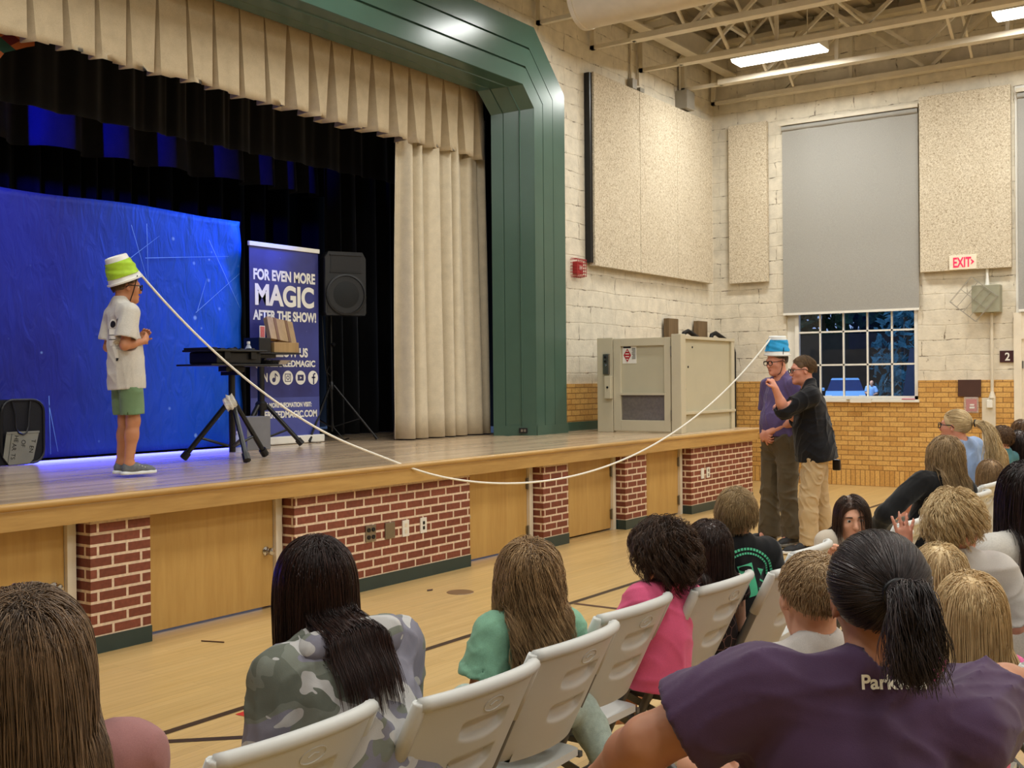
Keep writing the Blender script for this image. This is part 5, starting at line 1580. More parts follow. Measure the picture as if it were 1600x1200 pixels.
    def build_body(s, legs=True):
        pr = s.torso + s.neckp + s.headp + s.armp[-1] + s.armp[1] + s.handp
        if legs:
            for sd in (-1, 1):
                pr = pr + s.legp[sd]
                if s.pose != 'none':
                    an = s.AN[sd]
                    pr.append(cone(an, 0.036 * s.sc, an + (s.fw * 0.14 + V3(0, 0, -0.05)) * s.sc if s.pose != 'kneel' else an - s.fw * 0.1 * s.sc, 0.030 * s.sc, 0.03))
        s.allp = pr
        return s.part('body', sdf_mesh('body', pr, s.res, s.headsub), s.sk)
    def shirt(s, name, m, infl=0.012, sleeve=0.5, hem=-0.10, fold=0.003, fscale=26, collar=0.066, seed=1, forearm=0.0, flare=0.0, cuff=0.008, hemtilt=0.0, back_neck=0.0, res=None):
        """sleeve: fraction of the upper arm, forearm: fraction of the forearm covered"""
        tr = grow(s.torso, infl)
        if flare:
            tr.append(cone(s.tp(0, 0, 0.35), 0.10 * s.girth * s.sc + infl, s.tp(0, 0, hem / s.L - 0.05), 0.10 * s.girth * s.sc + infl + flare, 0.08))
        tr.append(ell(s.tp(0, 0, hem / s.L), (0.16 * s.girth * s.sc + infl, 0.115 * s.girth * s.sc + infl, 0.16), s.T, 0.06))
        subs = []; cl = []
        for sd in (-1, 1):
            if sleeve > 0:
                SH, EL, WR = s.SH[sd], s.EL[sd], s.WR[sd]
                rs = s.armp[sd][0][2] + infl + 0.004; re_ = s.armp[sd][0][4] + infl + cuff
                if forearm > 0:
                    tr.append(cone(SH, rs, EL, re_, 0.03))
                    e = EL + (WR - EL) * forearm
                    rf = s.armp[sd][2][4] + infl + cuff if forearm > 0.8 else s.armp[sd][1][4] + infl + cuff * 0.5
                    tr.append(cone(EL, re_, e, rf, 0.02))
                    dirn = unit(WR - EL); rr = rf
                else:
                    e = SH + (EL - SH) * sleeve
                    rr = rs + (re_ - rs) * sleeve + 0.004
                    tr.append(cone(SH, rs, e, rr, 0.03)); dirn = unit(EL - SH)
                subs.append(ell(e + dirn * (0.045), (rr * 1.35, rr * 1.35, 0.045), s.frame(dirn), 0.006))
                wall = max(0.014, 2.0 * s.res)
                if rr - wall > 0.02: subs.append(cone(e - dirn * 0.015, rr - wall, e + dirn * 0.05, rr - wall + 0.002, 0.004))
        up = s.T[:, 2]
        nc = s.nb + up * (0.030 * s.sc) + s.T[:, 1] * 0.012
        subs.append(ell(nc, (collar * s.sc, collar * 1.05 * s.sc, 0.036 * s.sc), s.T @ rotm('X', -0.25), 0.01))
        subs.append(cone(s.nb - up * 0.02, (collar - 0.012) * s.sc, s.nb + up * 0.2, (collar - 0.012) * s.sc, 0.006))
        for pnt in (s.tp(0, 0, hem / s.L),):
            cl.append((pnt, -unit(s.T[:, 2] + s.T[:, 1] * hemtilt)))
        s.shirtp = tr
        me = sdf_mesh(name, tr, res or max(s.res, 0.006), [q for q in subs if q], cl, folds(fold, fscale, seed, (1, 1, 0.6)))
        return s.part(name, me, m)
    def frame(s, z):
        x = unit(np.cross(z, V3(0.3, 0.9, 0.1))); y = np.cross(z, x)
        return np.stack([x, y, z], 1)
    def trousers(s, name, m, infl=0.012, length=1.0, fold=0.003, fscale=24, seed=2, waist=0.16, cuff=0.01, res=None):
        """length: 1 = to the ankle; below 1 = shorts ending part way down (fraction of the whole leg)"""
        pr = grow([s.torso[0]], infl) + [ell(s.tp(0, 0, 0.12), (0.15 * s.girth * s.sc + infl, 0.112 * s.girth * s.sc + infl, 0.14 * s.sc), s.T, 0.05)]
        subs = []
        for sd in (-1, 1):
            lg = s.legp[sd]
            if length >= 0.99:
                pr += grow(lg[:2], infl)
                a, an = lg[2][1], s.AN[sd]
                pr.append(cone(a, lg[2][2] + infl, an, 0.042 * s.sc + infl + cuff, 0.03))
                dn = unit(an - a)
                subs.append(ell(an + dn * 0.06, (0.12, 0.12, 0.06), s.frame(dn), 0.006))
            else:
                hj, kn = lg[0][1], lg[0][3]; e = hj + (kn - hj) * (length * 2)
                r1 = lg[0][2] + (lg[0][4] - lg[0][2]) * length * 2 + infl + cuff
                pr.append(cone(hj, lg[0][2] + infl, e, r1, 0.03)); dn = unit(kn - hj)
                subs.append(ell(e + dn * 0.06, (r1 * 1.3, r1 * 1.3, 0.06), s.frame(dn), 0.006))
                subs.append(cone(e - dn * 0.02, r1 - 0.011, e + dn * 0.05, r1 - 0.010, 0.004))
        cl = [(s.tp(0, 0, waist / s.L), s.T[:, 2])]
        me = sdf_mesh(name, pr, res or max(s.res, 0.007), subs, cl, folds(fold, fscale, seed, (1, 1, 0.7)))
        return s.part(name, me, m)
    def shoes(s, m, sole_m, yaws=(0, 0), L=0.27, accent=None, lift=0.0):
        for i, sd in enumerate((-1, 1)):
            an = s.AN[sd]; z0 = an[2] - 0.085 * s.sc
            R = s.Yb @ rotm('Z', -yaws[i]); f = R @ V3(0, 1, 0); r = R @ V3(1, 0, 0)
            b = V3(an[0], an[1], z0) - f * 0.045 * s.sc
            W = 0.31 * L
            P = lambda u, w, z: b + f * u * L + r * w * L + V3(0, 0, z * L)
            pr = [cone(P(0.08, 0, 0.17), 0.125 * L, P(0.34, 0, 0.19), 0.135 * L, 0.04), cone(P(0.34, 0, 0.16), 0.14 * L, P(0.78, 0, 0.10), 0.125 * L, 0.04), cone(P(0.72, 0, 0.08), 0.15 * L, P(0.90, 0, 0.07), 0.10 * L, 0.03),
                  cone(P(0.14, 0, 0.15), 0.12 * L, P(0.15, 0, 0.36), 0.135 * L, 0.03)]
            subs = [ell(P(0.16, 0, 0.46), (0.10 * L, 0.11 * L, 0.10 * L), None, 0.01)]
            sh = s.part('shoe', sdf_mesh('shoe', pr, 0.005, subs, [(P(0, 0, 0.075), V3(0, 0, -1)), (P(0, 0, 0.40), V3(0, 0, 1))]), m)
            sp = [cone(P(0.05, 0, 0.04), 0.15 * L, P(0.40, 0, 0.04), 0.145 * L, 0.02), cone(P(0.40, 0, 0.04), 0.145 * L, P(0.76, 0, 0.04), 0.165 * L, 0.02), cone(P(0.76, 0, 0.04), 0.165 * L, P(0.93, 0, 0.05), 0.10 * L, 0.02)]
            s.part('sole', sdf_mesh('sole', sp, 0.005, (), [(P(0, 0, 0.0), V3(0, 0, -1)), (P(0, 0, 0.10), V3(0, 0, 1))]), sole_m, sh)
            if accent is not None:
                lc = MB()
                for j in range(4):
                    c = P(0.42 + 0.09 * j, 0, 0.30 - 0.035 * j)
                    lc.tube([c - r * 0.035 + V3(0, 0, -0.008), c, c + r * 0.035 + V3(0, 0, -0.008)], 0.003, 5)
                s.part('laces', lc.mesh('laces'), accent, sh)
    def eyes(s, m_iris=None):
        for sd in (-1, 1):
            c = s.hp(sd * 0.031, 0.0775, 0.007)
            mb = MB().lathe([(0.0115 * s.k * math.sin(PI * i / 8), -0.0115 * s.k * math.cos(PI * i / 8)) for i in range(9)], tuple(c), 14)
            e = s.part('eye', mb.mesh('eye', 'all'), M['eye_white'])
            q = s.hp(sd * 0.031 , 0.0888, 0.007)
            s.part('iris', MB().lathe([(0, 0.0012), (0.0055 * s.k, 0.0), (0.0068 * s.k, -0.0018)], tuple(q), 12, Matrix(s.H.tolist()) @ Matrix.Rotation(-PI / 2, 3, 'X')).mesh('iris', 'all'), m_iris or M['iris'], e)
    def mouth(s):
        mb = MB()
        rowsu = []
        pts = [s.hp(x, 0.0985 - 9.0 * x * x, -0.0615 + (2.0 * x * x)) for x in np.linspace(-0.020, 0.020, 9)]
        s.part('lips', MB().tube([tuple(p) for p in pts], [0.002 * s.k, 0.0035 * s.k, 0.0045 * s.k, 0.005 * s.k, 0.005 * s.k, 0.005 * s.k, 0.0045 * s.k, 0.0035 * s.k, 0.002 * s.k], 8).mesh('lips', 'all'), M['lip'])
    def brows(s, m):
        for sd in (-1, 1):
            pts = [s.hp(sd * x, 0.097 - 6 * (x - 0.012) ** 2 * 1.6, 0.0285 - 4 * (x - 0.032) ** 2) for x in np.linspace(0.014, 0.05, 7)]
            s.part('eyebrow', MB().tube([tuple(p) for p in pts], [0.0022, 0.0034, 0.0036, 0.0034, 0.003, 0.0024, 0.0012], 6).mesh('eyebrow', 'all'), m)
    def glasses(s, m, r=0.024):
        mb = MB(); h = s.hp
        for sd in (-1, 1):
            mb.tube([tuple(h(sd * (0.032 + 0.026 * math.copysign(abs(math.cos(a)) ** 0.7, math.cos(a))), 0.108 - 0.004 * abs(math.cos(a)), 0.004 + 0.019 * math.copysign(abs(math.sin(a)) ** 0.7, math.sin(a)))) for a in np.linspace(0, 2 * PI, 25)[:-1]], 0.0036, 6, closed=True)
            mb.tube([tuple(h(sd * 0.058, 0.104, 0.012)), tuple(h(sd * 0.078, 0.08, 0.012)), tuple(h(sd * 0.084, 0.0, 0.012)), tuple(h(sd * 0.084, -0.02, -0.006))], 0.0036, 6)
        mb.tube([tuple(h(-0.007, 0.109, 0.010)), tuple(h(0, 0.111, 0.013)), tuple(h(0.007, 0.109, 0.010))], 0.0022, 6)
        return s.part('glasses', mb.mesh('glasses', 'all'), m)
    # ---------------------------------------------------------------- hair
    def hair(s, m, style='long', length=0.35, n=420, seed=1, thick=0.0028, vol=0.012, wave=0.0, wfreq=20, clump=0.5, hair_back=0.8, crown=(0, -0.055, 0.115), tie=None, tail=0.3, steps=18, cap=0.010,
             curl=0.0, grav=1.0, part=0.0, hairline=0.0, toward=None, ears=False, bang=False, side_z=0.0, outward=0.0, tailvol=0.06, hull=(0.05, 0.092)):
        r = np.random.RandomState(seed)
        k = s.k; H = s.H
        cc = s.hc + H @ V3(0, -0.012, 0.032) * k
        rad = V3(0.075, 0.095, 0.084) * k
        colp = grow(s.headp[:3], 0.003) + s.neckp + (s.shirtp if hasattr(s, 'shirtp') else s.torso) + s.armp[-1][:1] + s.armp[1][:1]
        # cap
        hl = lambda q: (q[:, 2] - (0.035 + side_z) - np.where(q[:, 1] > 0, 0.72 + hairline, 0.85 * hair_back) * q[:, 1])
        subs = []
        if ears:
            for sd in (-1, 1): subs.append(ell(s.hp(sd * 0.088, 0.005, -0.006), V3(0.030, 0.028, 0.040) * k, H, 0.01))
        capp = [ell(cc + H @ V3(0, -0.003, 0.003) * k, rad + cap, H, 0.02)]
        if style == 'long': capp.append(ell(s.hp(0, -0.05, -0.02), V3(0.066, 0.055, 0.075) * k + cap * 0.6, H, 0.03))
        n1 = unit(H @ V3(0, 0.80, -1)); 
        capme = sdf_mesh('hair', capp, 0.007, subs + [ell(s.hp(0, 0.085, -0.045), V3(0.078, 0.075, 0.116) * k, H, 0.01)], [(s.hp(0, -0.09, -0.06 + side_z), unit(H @ V3(0, 0.35, -1)))])
        cv = np.empty(len(capme.vertices) * 3, np.float32); capme.vertices.foreach_get('co', cv); cv = cv.reshape(-1, 3)
        cf = np.empty(len(capme.loops), np.int32); capme.loops.foreach_get('vertex_index', cf); cf = cf.reshape(-1, 4)
        bpy.data.meshes.remove(capme)
        # roots
        pts = []
        hb2 = 1.5 if style == 'pony' else hair_back
        while len(pts) < n:
            d = r.normal(size=3); d /= np.linalg.norm(d)
            q = d * np.array([0.075, 0.095, 0.084]) + np.array([0, -0.012, 0.032])
            lim = 0.030 + side_z + (0.80 * (q[1]) if q[1] > 0 else 0.72 * hb2 * q[1])
            if q[2] > lim and (q[1] < 0.075): pts.append(q)
        q = np.array(pts)
        crownp = np.array(crown)
        P = (q * k) @ H.T + s.hc
        if style == 'pony':
            tp = s.hp(*tie)
            paths = []
            tdir = unit(tp - cc)
            S_ = steps
            d0 = unit_rows(P - cc)
            tt = np.linspace(0, 1, S_)
            th = np.arccos(np.clip(d0 @ tdir, -1, 1))[:, None]
            sl = (np.sin((1 - tt)[None, :] * th) / (np.sin(th) + 1e-6))[..., None] * d0[:, None, :] + (np.sin(tt[None, :] * th) / (np.sin(th) + 1e-6))[..., None] * tdir
            sl /= np.linalg.norm(sl, axis=-1, keepdims=True)
            loc = sl @ H
            rr = 1 / np.sqrt(((loc / (rad + cap + 0.004)) ** 2).sum(-1))
            lift = 0.006 * r.uniform(0.2, 1.2, n)[:, None] * np.sin(PI * tt)[None, :]
            bodyp = cc + sl * (rr + lift)[..., None]
            V1, F1 = strands_mesh('h', bodyp, thick * r.uniform(0.7, 1.2, n), 0.8)
            # tail
            nt_ = max(60, int(n * 0.7))
            ang = r.uniform(0, 2 * PI, nt_); rr_ = 0.024 * k * np.sqrt(r.uniform(0, 1, nt_))
            fr = s.frame(tdir)
            p = tp + tdir * 0.012 + (np.cos(ang) * rr_)[:, None] * fr[:, 0] + (np.sin(ang) * rr_)[:, None] * fr[:, 1]
            T2, last = s.fall(p, np.tile(unit(tdir + V3(0, 0, 0.1)), (nt_, 1)), tail * r.uniform(0.75, 1.0, nt_), 16, colp, r, 0.008 + tailvol * r.uniform(0, 1, nt_), 0.30, 0.35)
            T2 = s.clumpify(T2, r, max(6, nt_ // 12), clump, wave, wfreq, outward)
            V2, F2 = strands_mesh('h', T2, thick * 1.15 * r.uniform(0.7, 1.3, nt_), 0.4)
            V = np.concatenate([cv, V1, V2]); F = np.concatenate([cf, F1 + len(cv), F2 + len(cv) + len(V1)])
            h = s.part('hair', np_mesh('hair', V, F), m)
            # band
            s.part('hair_tie', MB().tube([tuple(tp + tdir * 0.012 + (fr[:, 0] * math.cos(a) + fr[:, 1] * math.sin(a)) * 0.024 * k) for a in np.linspace(0, 2 * PI, 17)[:-1]], 0.006, 8, closed=True).mesh('hair_tie', 'all'), M['black'], h)
            return h
        # direction away from crown / part along the scalp
        cr = s.hc + H @ crownp * k
        nrm = unit_rows(((P - cc) @ H / (rad * rad)) @ H.T)
        away = P - cr + r.normal(size=P.shape) * 0.016
        if part:
            side = (P - s.hc) @ H[:, 0]
            away = away * 0.45 + np.outer(np.sign(side - part * k), H[:, 0]) * 0.10
        away = away - (away * nrm).sum(1, keepdims=True) * nrm
        dirs = unit_rows(away + 1e-6)
        if toward is not None: dirs = unit_rows(dirs + (H @ V3(*toward)))
        Lk = length * r.uniform(0.82, 1.06, n)
        margin = (cap + vol * r.uniform(0.1, 1.0, n))
        if style in ('short', 'curly'):
            T, _ = s.fall(P + nrm * cap * 0.7, unit_rows(dirs + nrm * (0.25 if style == 'short' else 0.5)), Lk, steps, grow(s.headp[:3], 0.004), r, margin, 0.10 * grav, 0.25)
        else:
            hull_p = [cone(s.hc + H @ V3(0, -0.012, 0.0) * k, 0.076 * k, s.hc - s.fw * hull[0] + V3(0, 0, -0.34) , hull[1] * k, 0.02)]
            T, _ = s.fall(P + nrm * cap * 0.8, dirs, Lk, steps, grow(s.headp[:3], 0.003) + s.neckp + hull_p, r, margin, 0.42 * grav, 0.05, s.shirtp if hasattr(s, 'shirtp') else s.torso)
        T = s.clumpify(T, r, max(8, n // 10), clump, wave, wfreq, outward, curl)
        V1, F1 = strands_mesh('h', T, thick * r.uniform(0.7, 1.3, n), 0.3)
        V = np.concatenate([cv, V1]); F = np.concatenate([cf, F1 + len(cv)])
        return s.part('hair', np_mesh('hair', V, F), m)
    def fall(s, P, D, L, steps, col, r, margin, g, jitter, col2=None):
        n = len(P); path = [P.copy()]; p = P.copy(); d = D.copy()
        st = (L / (steps - 1))[:, None]
        for i in range(steps - 1):
            d = unit_rows(d + V3(0, 0, -g) + r.normal(size=(n, 3)) * jitter * 0.3)
            p = p + d * st
            for _ in range(2):
                dist, gr = grad(col, p)
                pen = np.maximum(margin - dist, 0)
                p = p + gr * pen[:, None]
            hit = dist < margin + 0.004
            if col2 is not None:
                back = ((p - s.nb) @ s.fw < -0.02) & (p[:, 2] < s.nt[2] + 0.02)
                if back.any():
                    for _ in range(3):
                        d2 = field(col2, p[back])
                        p[back] -= s.fw * np.maximum(margin[back] * 0.7 - d2, 0)[:, None] * 0.9
            low = hit & (p[:, 2] < s.nt[2] - 0.02) if col2 is None else np.zeros(n, bool)
            if low.any():
                lat = ((p[low] - s.nb) @ s.rt)[:, None] + s.latb
                d[low] = unit_rows(d[low] - s.fw * s.backb - lat * 9.0 * s.rt)
                st[low] *= np.where(np.abs(lat) > 0.055 * s.sc, 0.12, 1.0)
            dn = (d * gr).sum(1)
            fix = hit & (dn < 0)
            d[fix] = unit_rows(d[fix] - gr[fix] * dn[fix][:, None])
            path.append(p.copy())
        return np.stack(path, 1), p
    def clumpify(s, T, r, nc, clump, wave, wfreq, outward=0.0, curl=0.0):
        n, S, _ = T.shape
        cid = r.choice(n, nc, replace=False)
        mid = T[:, S // 3]
        d = ((mid[:, None, :] - mid[None, cid, :]) ** 2).sum(-1)
        a = cid[np.argmin(d, 1)]
        u = np.linspace(0, 1, S)
        w = clump * (u ** 1.3)
        out = T + (T[a] - T) * w[None, :, None] * r.uniform(0.6, 1.0, n)[:, None, None]
        if wave or curl:
            seg = np.linalg.norm(np.diff(T, axis=1), axis=-1); Ls = np.concatenate([np.zeros((n, 1)), np.cumsum(seg, 1)], 1)
            ph = r.uniform(0, 6.28, n)[a]; ph2 = ph + r.uniform(-0.5, 0.5, n)
            A = np.cross(np.gradient(T, axis=1), V3(0.3, 0.8, 0.2)); A /= np.linalg.norm(A, axis=-1, keepdims=True) + 1e-9
            B = np.cross(np.gradient(T, axis=1), A); B /= np.linalg.norm(B, axis=-1, keepdims=True) + 1e-9
            amp = np.clip(Ls * (18 if curl else 7), 0, 1)
            out = out + A * (wave * amp * np.sin(Ls * wfreq + ph2[:, None]))[..., None] + B * ((wave * 0.7 + curl) * amp * np.cos(Ls * wfreq + ph2[:, None]))[..., None]
        return out

def unit_rows(v): return v / (np.linalg.norm(v, axis=-1, keepdims=True) + 1e-9)

def decal(person, name, pieces, origin, right, up, normal, target, m, parent, off=0.003):
    """lay a flat 2-D print (list of polygons or a mesh in x-z) on the curved cloth: every vertex is dropped on the target along -normal"""
    bm = bmesh.new()
    if isinstance(pieces, bpy.types.Mesh):
        bm.from_mesh(pieces)
    else:
        for poly in pieces:
            bm.faces.new([bm.verts.new((a, 0, b)) for a, b in poly])
    bmesh.ops.triangulate(bm, faces=bm.faces[:])
    for _ in range(3):
        ed = [e for e in bm.edges if e.calc_length() > 0.02]
        if not ed: break
        bmesh.ops.subdivide_edges(bm, edges=ed, cuts=1)
        bmesh.ops.triangulate(bm, faces=[f for f in bm.faces if len(f.verts) > 3])
    me_t = target.data
    vv = np.empty(len(me_t.vertices) * 3, np.float32); me_t.vertices.foreach_get('co', vv); vv = vv.reshape(-1, 3)
    bvh = BVHTree.FromPolygons([tuple(p) for p in vv.tolist()], [tuple(p.vertices) for p in me_t.polygons])
    o = Vector(origin); R = Vector(right); U = Vector(up); Nn = Vector(normal)
    for v in bm.verts:
        p = o + R * v.co.x + U * v.co.z + Nn * 0.3
        hit = bvh.ray_cast(p, -Nn)
        v.co = (hit[0] + Nn * off) if hit[0] is not None else (p - Nn * 0.3)
    me = bpy.data.meshes.new(name); bm.to_mesh(me); bm.free()
    return obj(name, me, m, parent, True)
# ================================================================== FOLDING CHAIRS
M['chair'] = mat('white_chair_plastic', (204, 204, 199), 0.45, 0, 0.4, 0.03, 5, 0.05, 300)
M['chair_leg'] = mat('grey_chair_frame', (104, 104, 102), 0.35, 0.3, 0.5, 0.05)
def build_chair():
    t = thing('folding_chair', 'white plastic folding chair with grey legs', 'chair', (0, 0, 0), 0, 'white folding chairs')
    TOP, BOT = 0.845, 0.50
    def by(z): return -0.235 + (TOP - z) * 0.47          # back leans
    W = 0.232
    def pos(u, v, side, d=0.0):
        x = u * W * (1 - 0.03 * (1 - v)); z = BOT + (TOP - BOT) * v
        if v < 0.14: x *= 0.80 + 0.20 * math.sin(PI / 2 * v / 0.14) ** 0.6 if abs(u) > 0.8 else 1
        z2 = z - 0.012 * u * u * v
        y = by(z) + 0.055 * abs(u) ** 2.2 + (-0.012 if side else 0.012) + d
        return (x, y, z2)
    def scoop(u, v):
        d = 0.0
        for vc in (0.36, 0.66):
            a = u / 0.42; b = (v - vc) / 0.095
            if abs(a) < 1 and b < 1:
                lim = -math.sqrt(max(0, 1 - a * a)) * 1.0
                if b > lim:
                    e = min(1, (b - lim) * 1.6) * min(1, (1 - b) * 6) * min(1, (1 - abs(a)) * 7)
                    d = max(d, 0.027 * e * (0.35 + 0.65 * (b + 1) / 2))
        return d
    nu, nv = 72, 64
    Pb = [[pos(-1 + 2 * i / nu, j / nv, True, scoop(-1 + 2 * i / nu, j / nv)) for j in range(nv + 1)] for i in range(nu + 1)]
    Pf = [[pos(-1 + 2 * i / nu, j / nv, False) for j in range(nv + 1)] for i in range(nu + 1)]
    m = MB().grid(Pb)
    m2 = MB().grid(Pf)
    m.add(m2.v, [f[::-1] for f in m2.f])
    n1 = (nv + 1)
    off = (nu + 1) * n1
    rim = [(i * n1) for i in range(nu + 1)]
    for seq in ([i * n1 for i in range(nu + 1)], [i * n1 + nv for i in range(nu + 1)], [j for j in range(n1)], [nu * n1 + j for j in range(n1)]):
        for a, b in zip(seq[:-1], seq[1:]): m.f.append((a, b, off + b, off + a))
    me = m.mesh('backrest', 'all'); me.set_sharp_from_angle(angle=math.radians(50))
    bk = obj('backrest', me, M['chair'], t)
    top = [((u * (W + 0.004)), by(TOP) + 0.055 * abs(u) ** 2.2 + 0.0, TOP - 0.012 * u * u) for u in [-1 + 2 * i / 20 for i in range(21)]]
    obj('top_rail', MB().tube(top, 0.0185, 10), M['chair'], bk, smooth='all')
    for sx in (-1, 1):
        a = Vector((sx * (W + 0.004), by(TOP) + 0.055, TOP - 0.008)); b = Vector((sx * (W + 0.004), by(0.68) + 0.055, 0.68))
        obj('side_sleeve', MB().tube([a + Vector((0, 0, 0.004)), a, (a + b) / 2, b], [0.016, 0.019, 0.019, 0.019], 10), M['chair'], bk, smooth='all')
    em = MB()
    cx, cz = 0.0, 0.0
    ringp = []
    for i in range(20):
        a = 2 * PI * i / 20; u = 0.17 * math.cos(a) / 1.0; v = 0.845 + 0.055 * math.sin(a)
        p = pos(u, v, True); ringp.append((p[0], p[1] - 0.001, p[2]))
    em.tube(ringp, 0.0018, 5, closed=True)
    p0 = pos(-0.07, 0.84, True); p1 = pos(0.07, 0.85, True)
    em.tube([(p0[0], p0[1] - 0.001, p0[2]), (0, pos(0, 0.86, True)[1] - 0.001, pos(0, 0.86, True)[2]), (p1[0], p1[1] - 0.001, p1[2])], 0.0018, 5)
    obj('emblem', em, M['chair'], bk)
    # seat
    se = MB()
    P1 = []; P2 = []
    for i in range(25):
        u = -1 + 2 * i / 24; r1 = []; r2 = []
        for j in range(25):
            v = j / 24
            k = 1 - 0.10 * (abs(2 * v - 1) ** 6) - 0.02 * v
            x = u * 0.205 * k; y = -0.075 + 0.40 * v
            z = 0.447 - 0.010 * (1 - u * u) * math.sin(PI * v) - 0.018 * max(0, v - 0.8) / 0.2 * 0.6
            r1.append((x, y, z)); r2.append((x, y, z - 0.024))
        P1.append(r1); P2.append(r2)
    se.grid(P1); b0 = len(se.v)
    s2 = MB().grid(P2); se.add(s2.v, [f[::-1] for f in s2.f])
    for seq in ([i * 25 for i in range(25)], [i * 25 + 24 for i in range(25)], list(range(25)), [24 * 25 + j for j in range(25)]):
        for a, b in zip(seq[:-1], seq[1:]): se.f.append((a, b, b0 + b, b0 + a))
    me = se.mesh('seat', 'all'); me.set_sharp_from_angle(angle=math.radians(50))
    obj('seat', me, M['chair'], t)
    for sx in (-1, 1):
        x = sx * (W + 0.004)
        a = Vector((x, by(0.69) + 0.055, 0.69)); f = Vector((x, by(0.69) + 0.055 + 0.69 * 0.47, 0.012))
        lg = obj('front_leg', MB().tube([a, f], 0.0165, 10), M['chair_leg'], t, smooth=True)
        obj('foot_cap', MB().tube([f + Vector((0, -0.012, 0.026)), f - Vector((0, -0.005, 0.010))], 0.018, 10), M['black'], lg, smooth=True)
        xi = sx * 0.205
        s0 = Vector((xi, 0.20, 0.425)); r0 = Vector((xi, -0.24, 0.012))
        lg = obj('rear_leg', MB().tube([s0, r0], 0.0155, 10), M['chair_leg'], t, smooth=True)
        obj('foot_cap', MB().tube([r0 + Vector((0, 0.012, 0.026)), r0 - Vector((0, 0.004, 0.010))], 0.017, 10), M['black'], lg, smooth=True)
        obj('link_bar', MB().bar((sx * 0.220, -0.055, 0.36), (sx * 0.220, 0.13, 0.425), 0.006, 0.026), M['chair_leg'], t)
        obj('support_bar', MB().bar((sx * 0.196, -0.08, 0.425), (sx * 0.196, 0.30, 0.425), 0.018, 0.018), M['chair_leg'], t)
    obj('stretcher', MB().tube([(-W, 0.0 + 0.155 - 0.05, 0.20), (W, 0.155 - 0.05, 0.20)], 0.009, 8), M['chair_leg'], t, smooth=True)
    obj('stretcher', MB().tube([(-0.205, -0.125, 0.12), (0.205, -0.125, 0.12)], 0.009, 8), M['chair_leg'], t, smooth=True)
    return t
chair0 = build_chair()
row1 = [(1.53, 1.735, 'white folding chair at the bottom left, behind the person in camouflage'),
        (2.07, 1.635, 'white folding chair right of the person in camouflage, its top corner nearest the bottom edge'),
        (2.60, 1.68, 'white folding chair directly behind the girl in the mint shirt'),
        (3.115, 1.76, 'white folding chair between the girl in mint and the child in pink'),
        (3.70, 1.70, 'white folding chair behind the child in the black patterned top'),
        (4.18, 1.61, 'white folding chair behind the blond boy in the black shirt'),
        (4.68, 1.72, 'white folding chair showing just above the short haired boy'),
        (5.27, 1.52, 'white folding chair the dark haired girl leans over, facing backward'),
        (5.85, 1.60, 'white folding chair between the girl facing backward and the raised open hand'),
        (6.95, 1.62, 'white folding chair in front of the raised open hand, beside the black sweater'),
        (7.50, 1.62, 'white folding chair behind the wavy haired person in black'),
        (8.22, 1.70, 'white folding chair behind the nearest child with a brown blond bob'),
        (8.74, 1.72, 'white folding chair one further along than the bob haired child, far right'),
        (9.30, 1.72, 'white folding chair almost hidden at the far right end of the front row')]
for i, (xl, y, lab) in enumerate(row1):
    loc = (xl + 0.235, y + 0.235, 0)
    if i == 0:
        chair0.location = loc; chair0['label'] = lab
    else:
        dup(chair0, loc, random.Random(i).uniform(-0.03, 0.03), lab)
row2 = [(1.90, 0.50, 'white folding chair under the large person in the purple shirt'),
        (2.66, 0.52, 'white folding chair under the purple shirted arm at the bottom right'),
        (3.20, 0.52, 'white folding chair of the blond girl beside the purple shirt'),
        (3.80, 0.56, 'white folding chair of the curly blond boy in a pale shirt'),
        (4.40, 0.56, 'white folding chair of the long black haired person at the right edge')]
for xl, y, lab in row2:
    dup(chair0, (xl + 0.235, y + 0.235, 0), 0.0, lab)

# ================================================================== PEOPLE
def cloth_mat(name, rgb, **k): return fabric(name, rgb, 0.85, k.get('var', 0.10), k.get('scale', 10), k.get('weave', 420), 0.15)
HB = (92, 70, 50)
# ---- boy on stage
M['heather'] = cloth_mat('heather_grey_jersey', (206, 202, 194), var=0.10, weave=160)
M['sage_short'] = cloth_mat('sage_green_shorts', (112, 140, 104))
p = Person('boy in a grey shirt and green shorts standing on the stage, bucket on head', (4.94, 6.66, 1.665), (4.945, 6.665, 2.375), yaw=math.radians(103), hyaw=math.radians(10), hpitch=math.radians(-3), hh=0.215, sc=0.80, sw=0.140, girth=0.86, res=0.006, sk=SKIN_T, pose='stand',
           arms={1: dict(el=(0.02, -0.05, -0.225), wr=(-0.06, 0.17, 0.035), hd=(-0.5, 0.5, 0.5), curl=0.5, pn=(-0.8, -0.3, 0.2)), -1: dict(el=(-0.02, -0.03, -0.225), wr=(0.09, 0.19, 0.06), hd=(0.3, 0.5, 0.6), curl=0.6, pn=(0.8, -0.3, 0.2))},
           legs={-1: dict(kn=(0.0, 0.02, -0.305), an=(0.0, -0.035, -0.30)), 1: dict(kn=(0.0, 0.02, -0.305), an=(0.0, -0.035, -0.30))})
p.build_body()
sh = p.shirt('shirt', M['heather'], 0.022, 0.74, hem=-0.105, fold=0.004, seed=4, cuff=0.022, flare=0.02)
p.trousers('shorts', M['sage_short'], 0.014, 0.40, waist=-0.09, cuff=0.018, seed=5)
p.shoes(mat('grey_running_shoe', (104, 108, 112), 0.7, 0, 0.3, 0.15, 60), mat('white_blue_sole', (226, 232, 238), 0.5), (0.1, -0.05), 0.235, M['white'])
p.hair(hairmat('short_brown_hair', (70, 50, 34), (120, 92, 62)), 'short', 0.020, 1800, 3, 0.0010, 0.003, cap=0.004, ears=True, side_z=-0.01, clump=0.3)
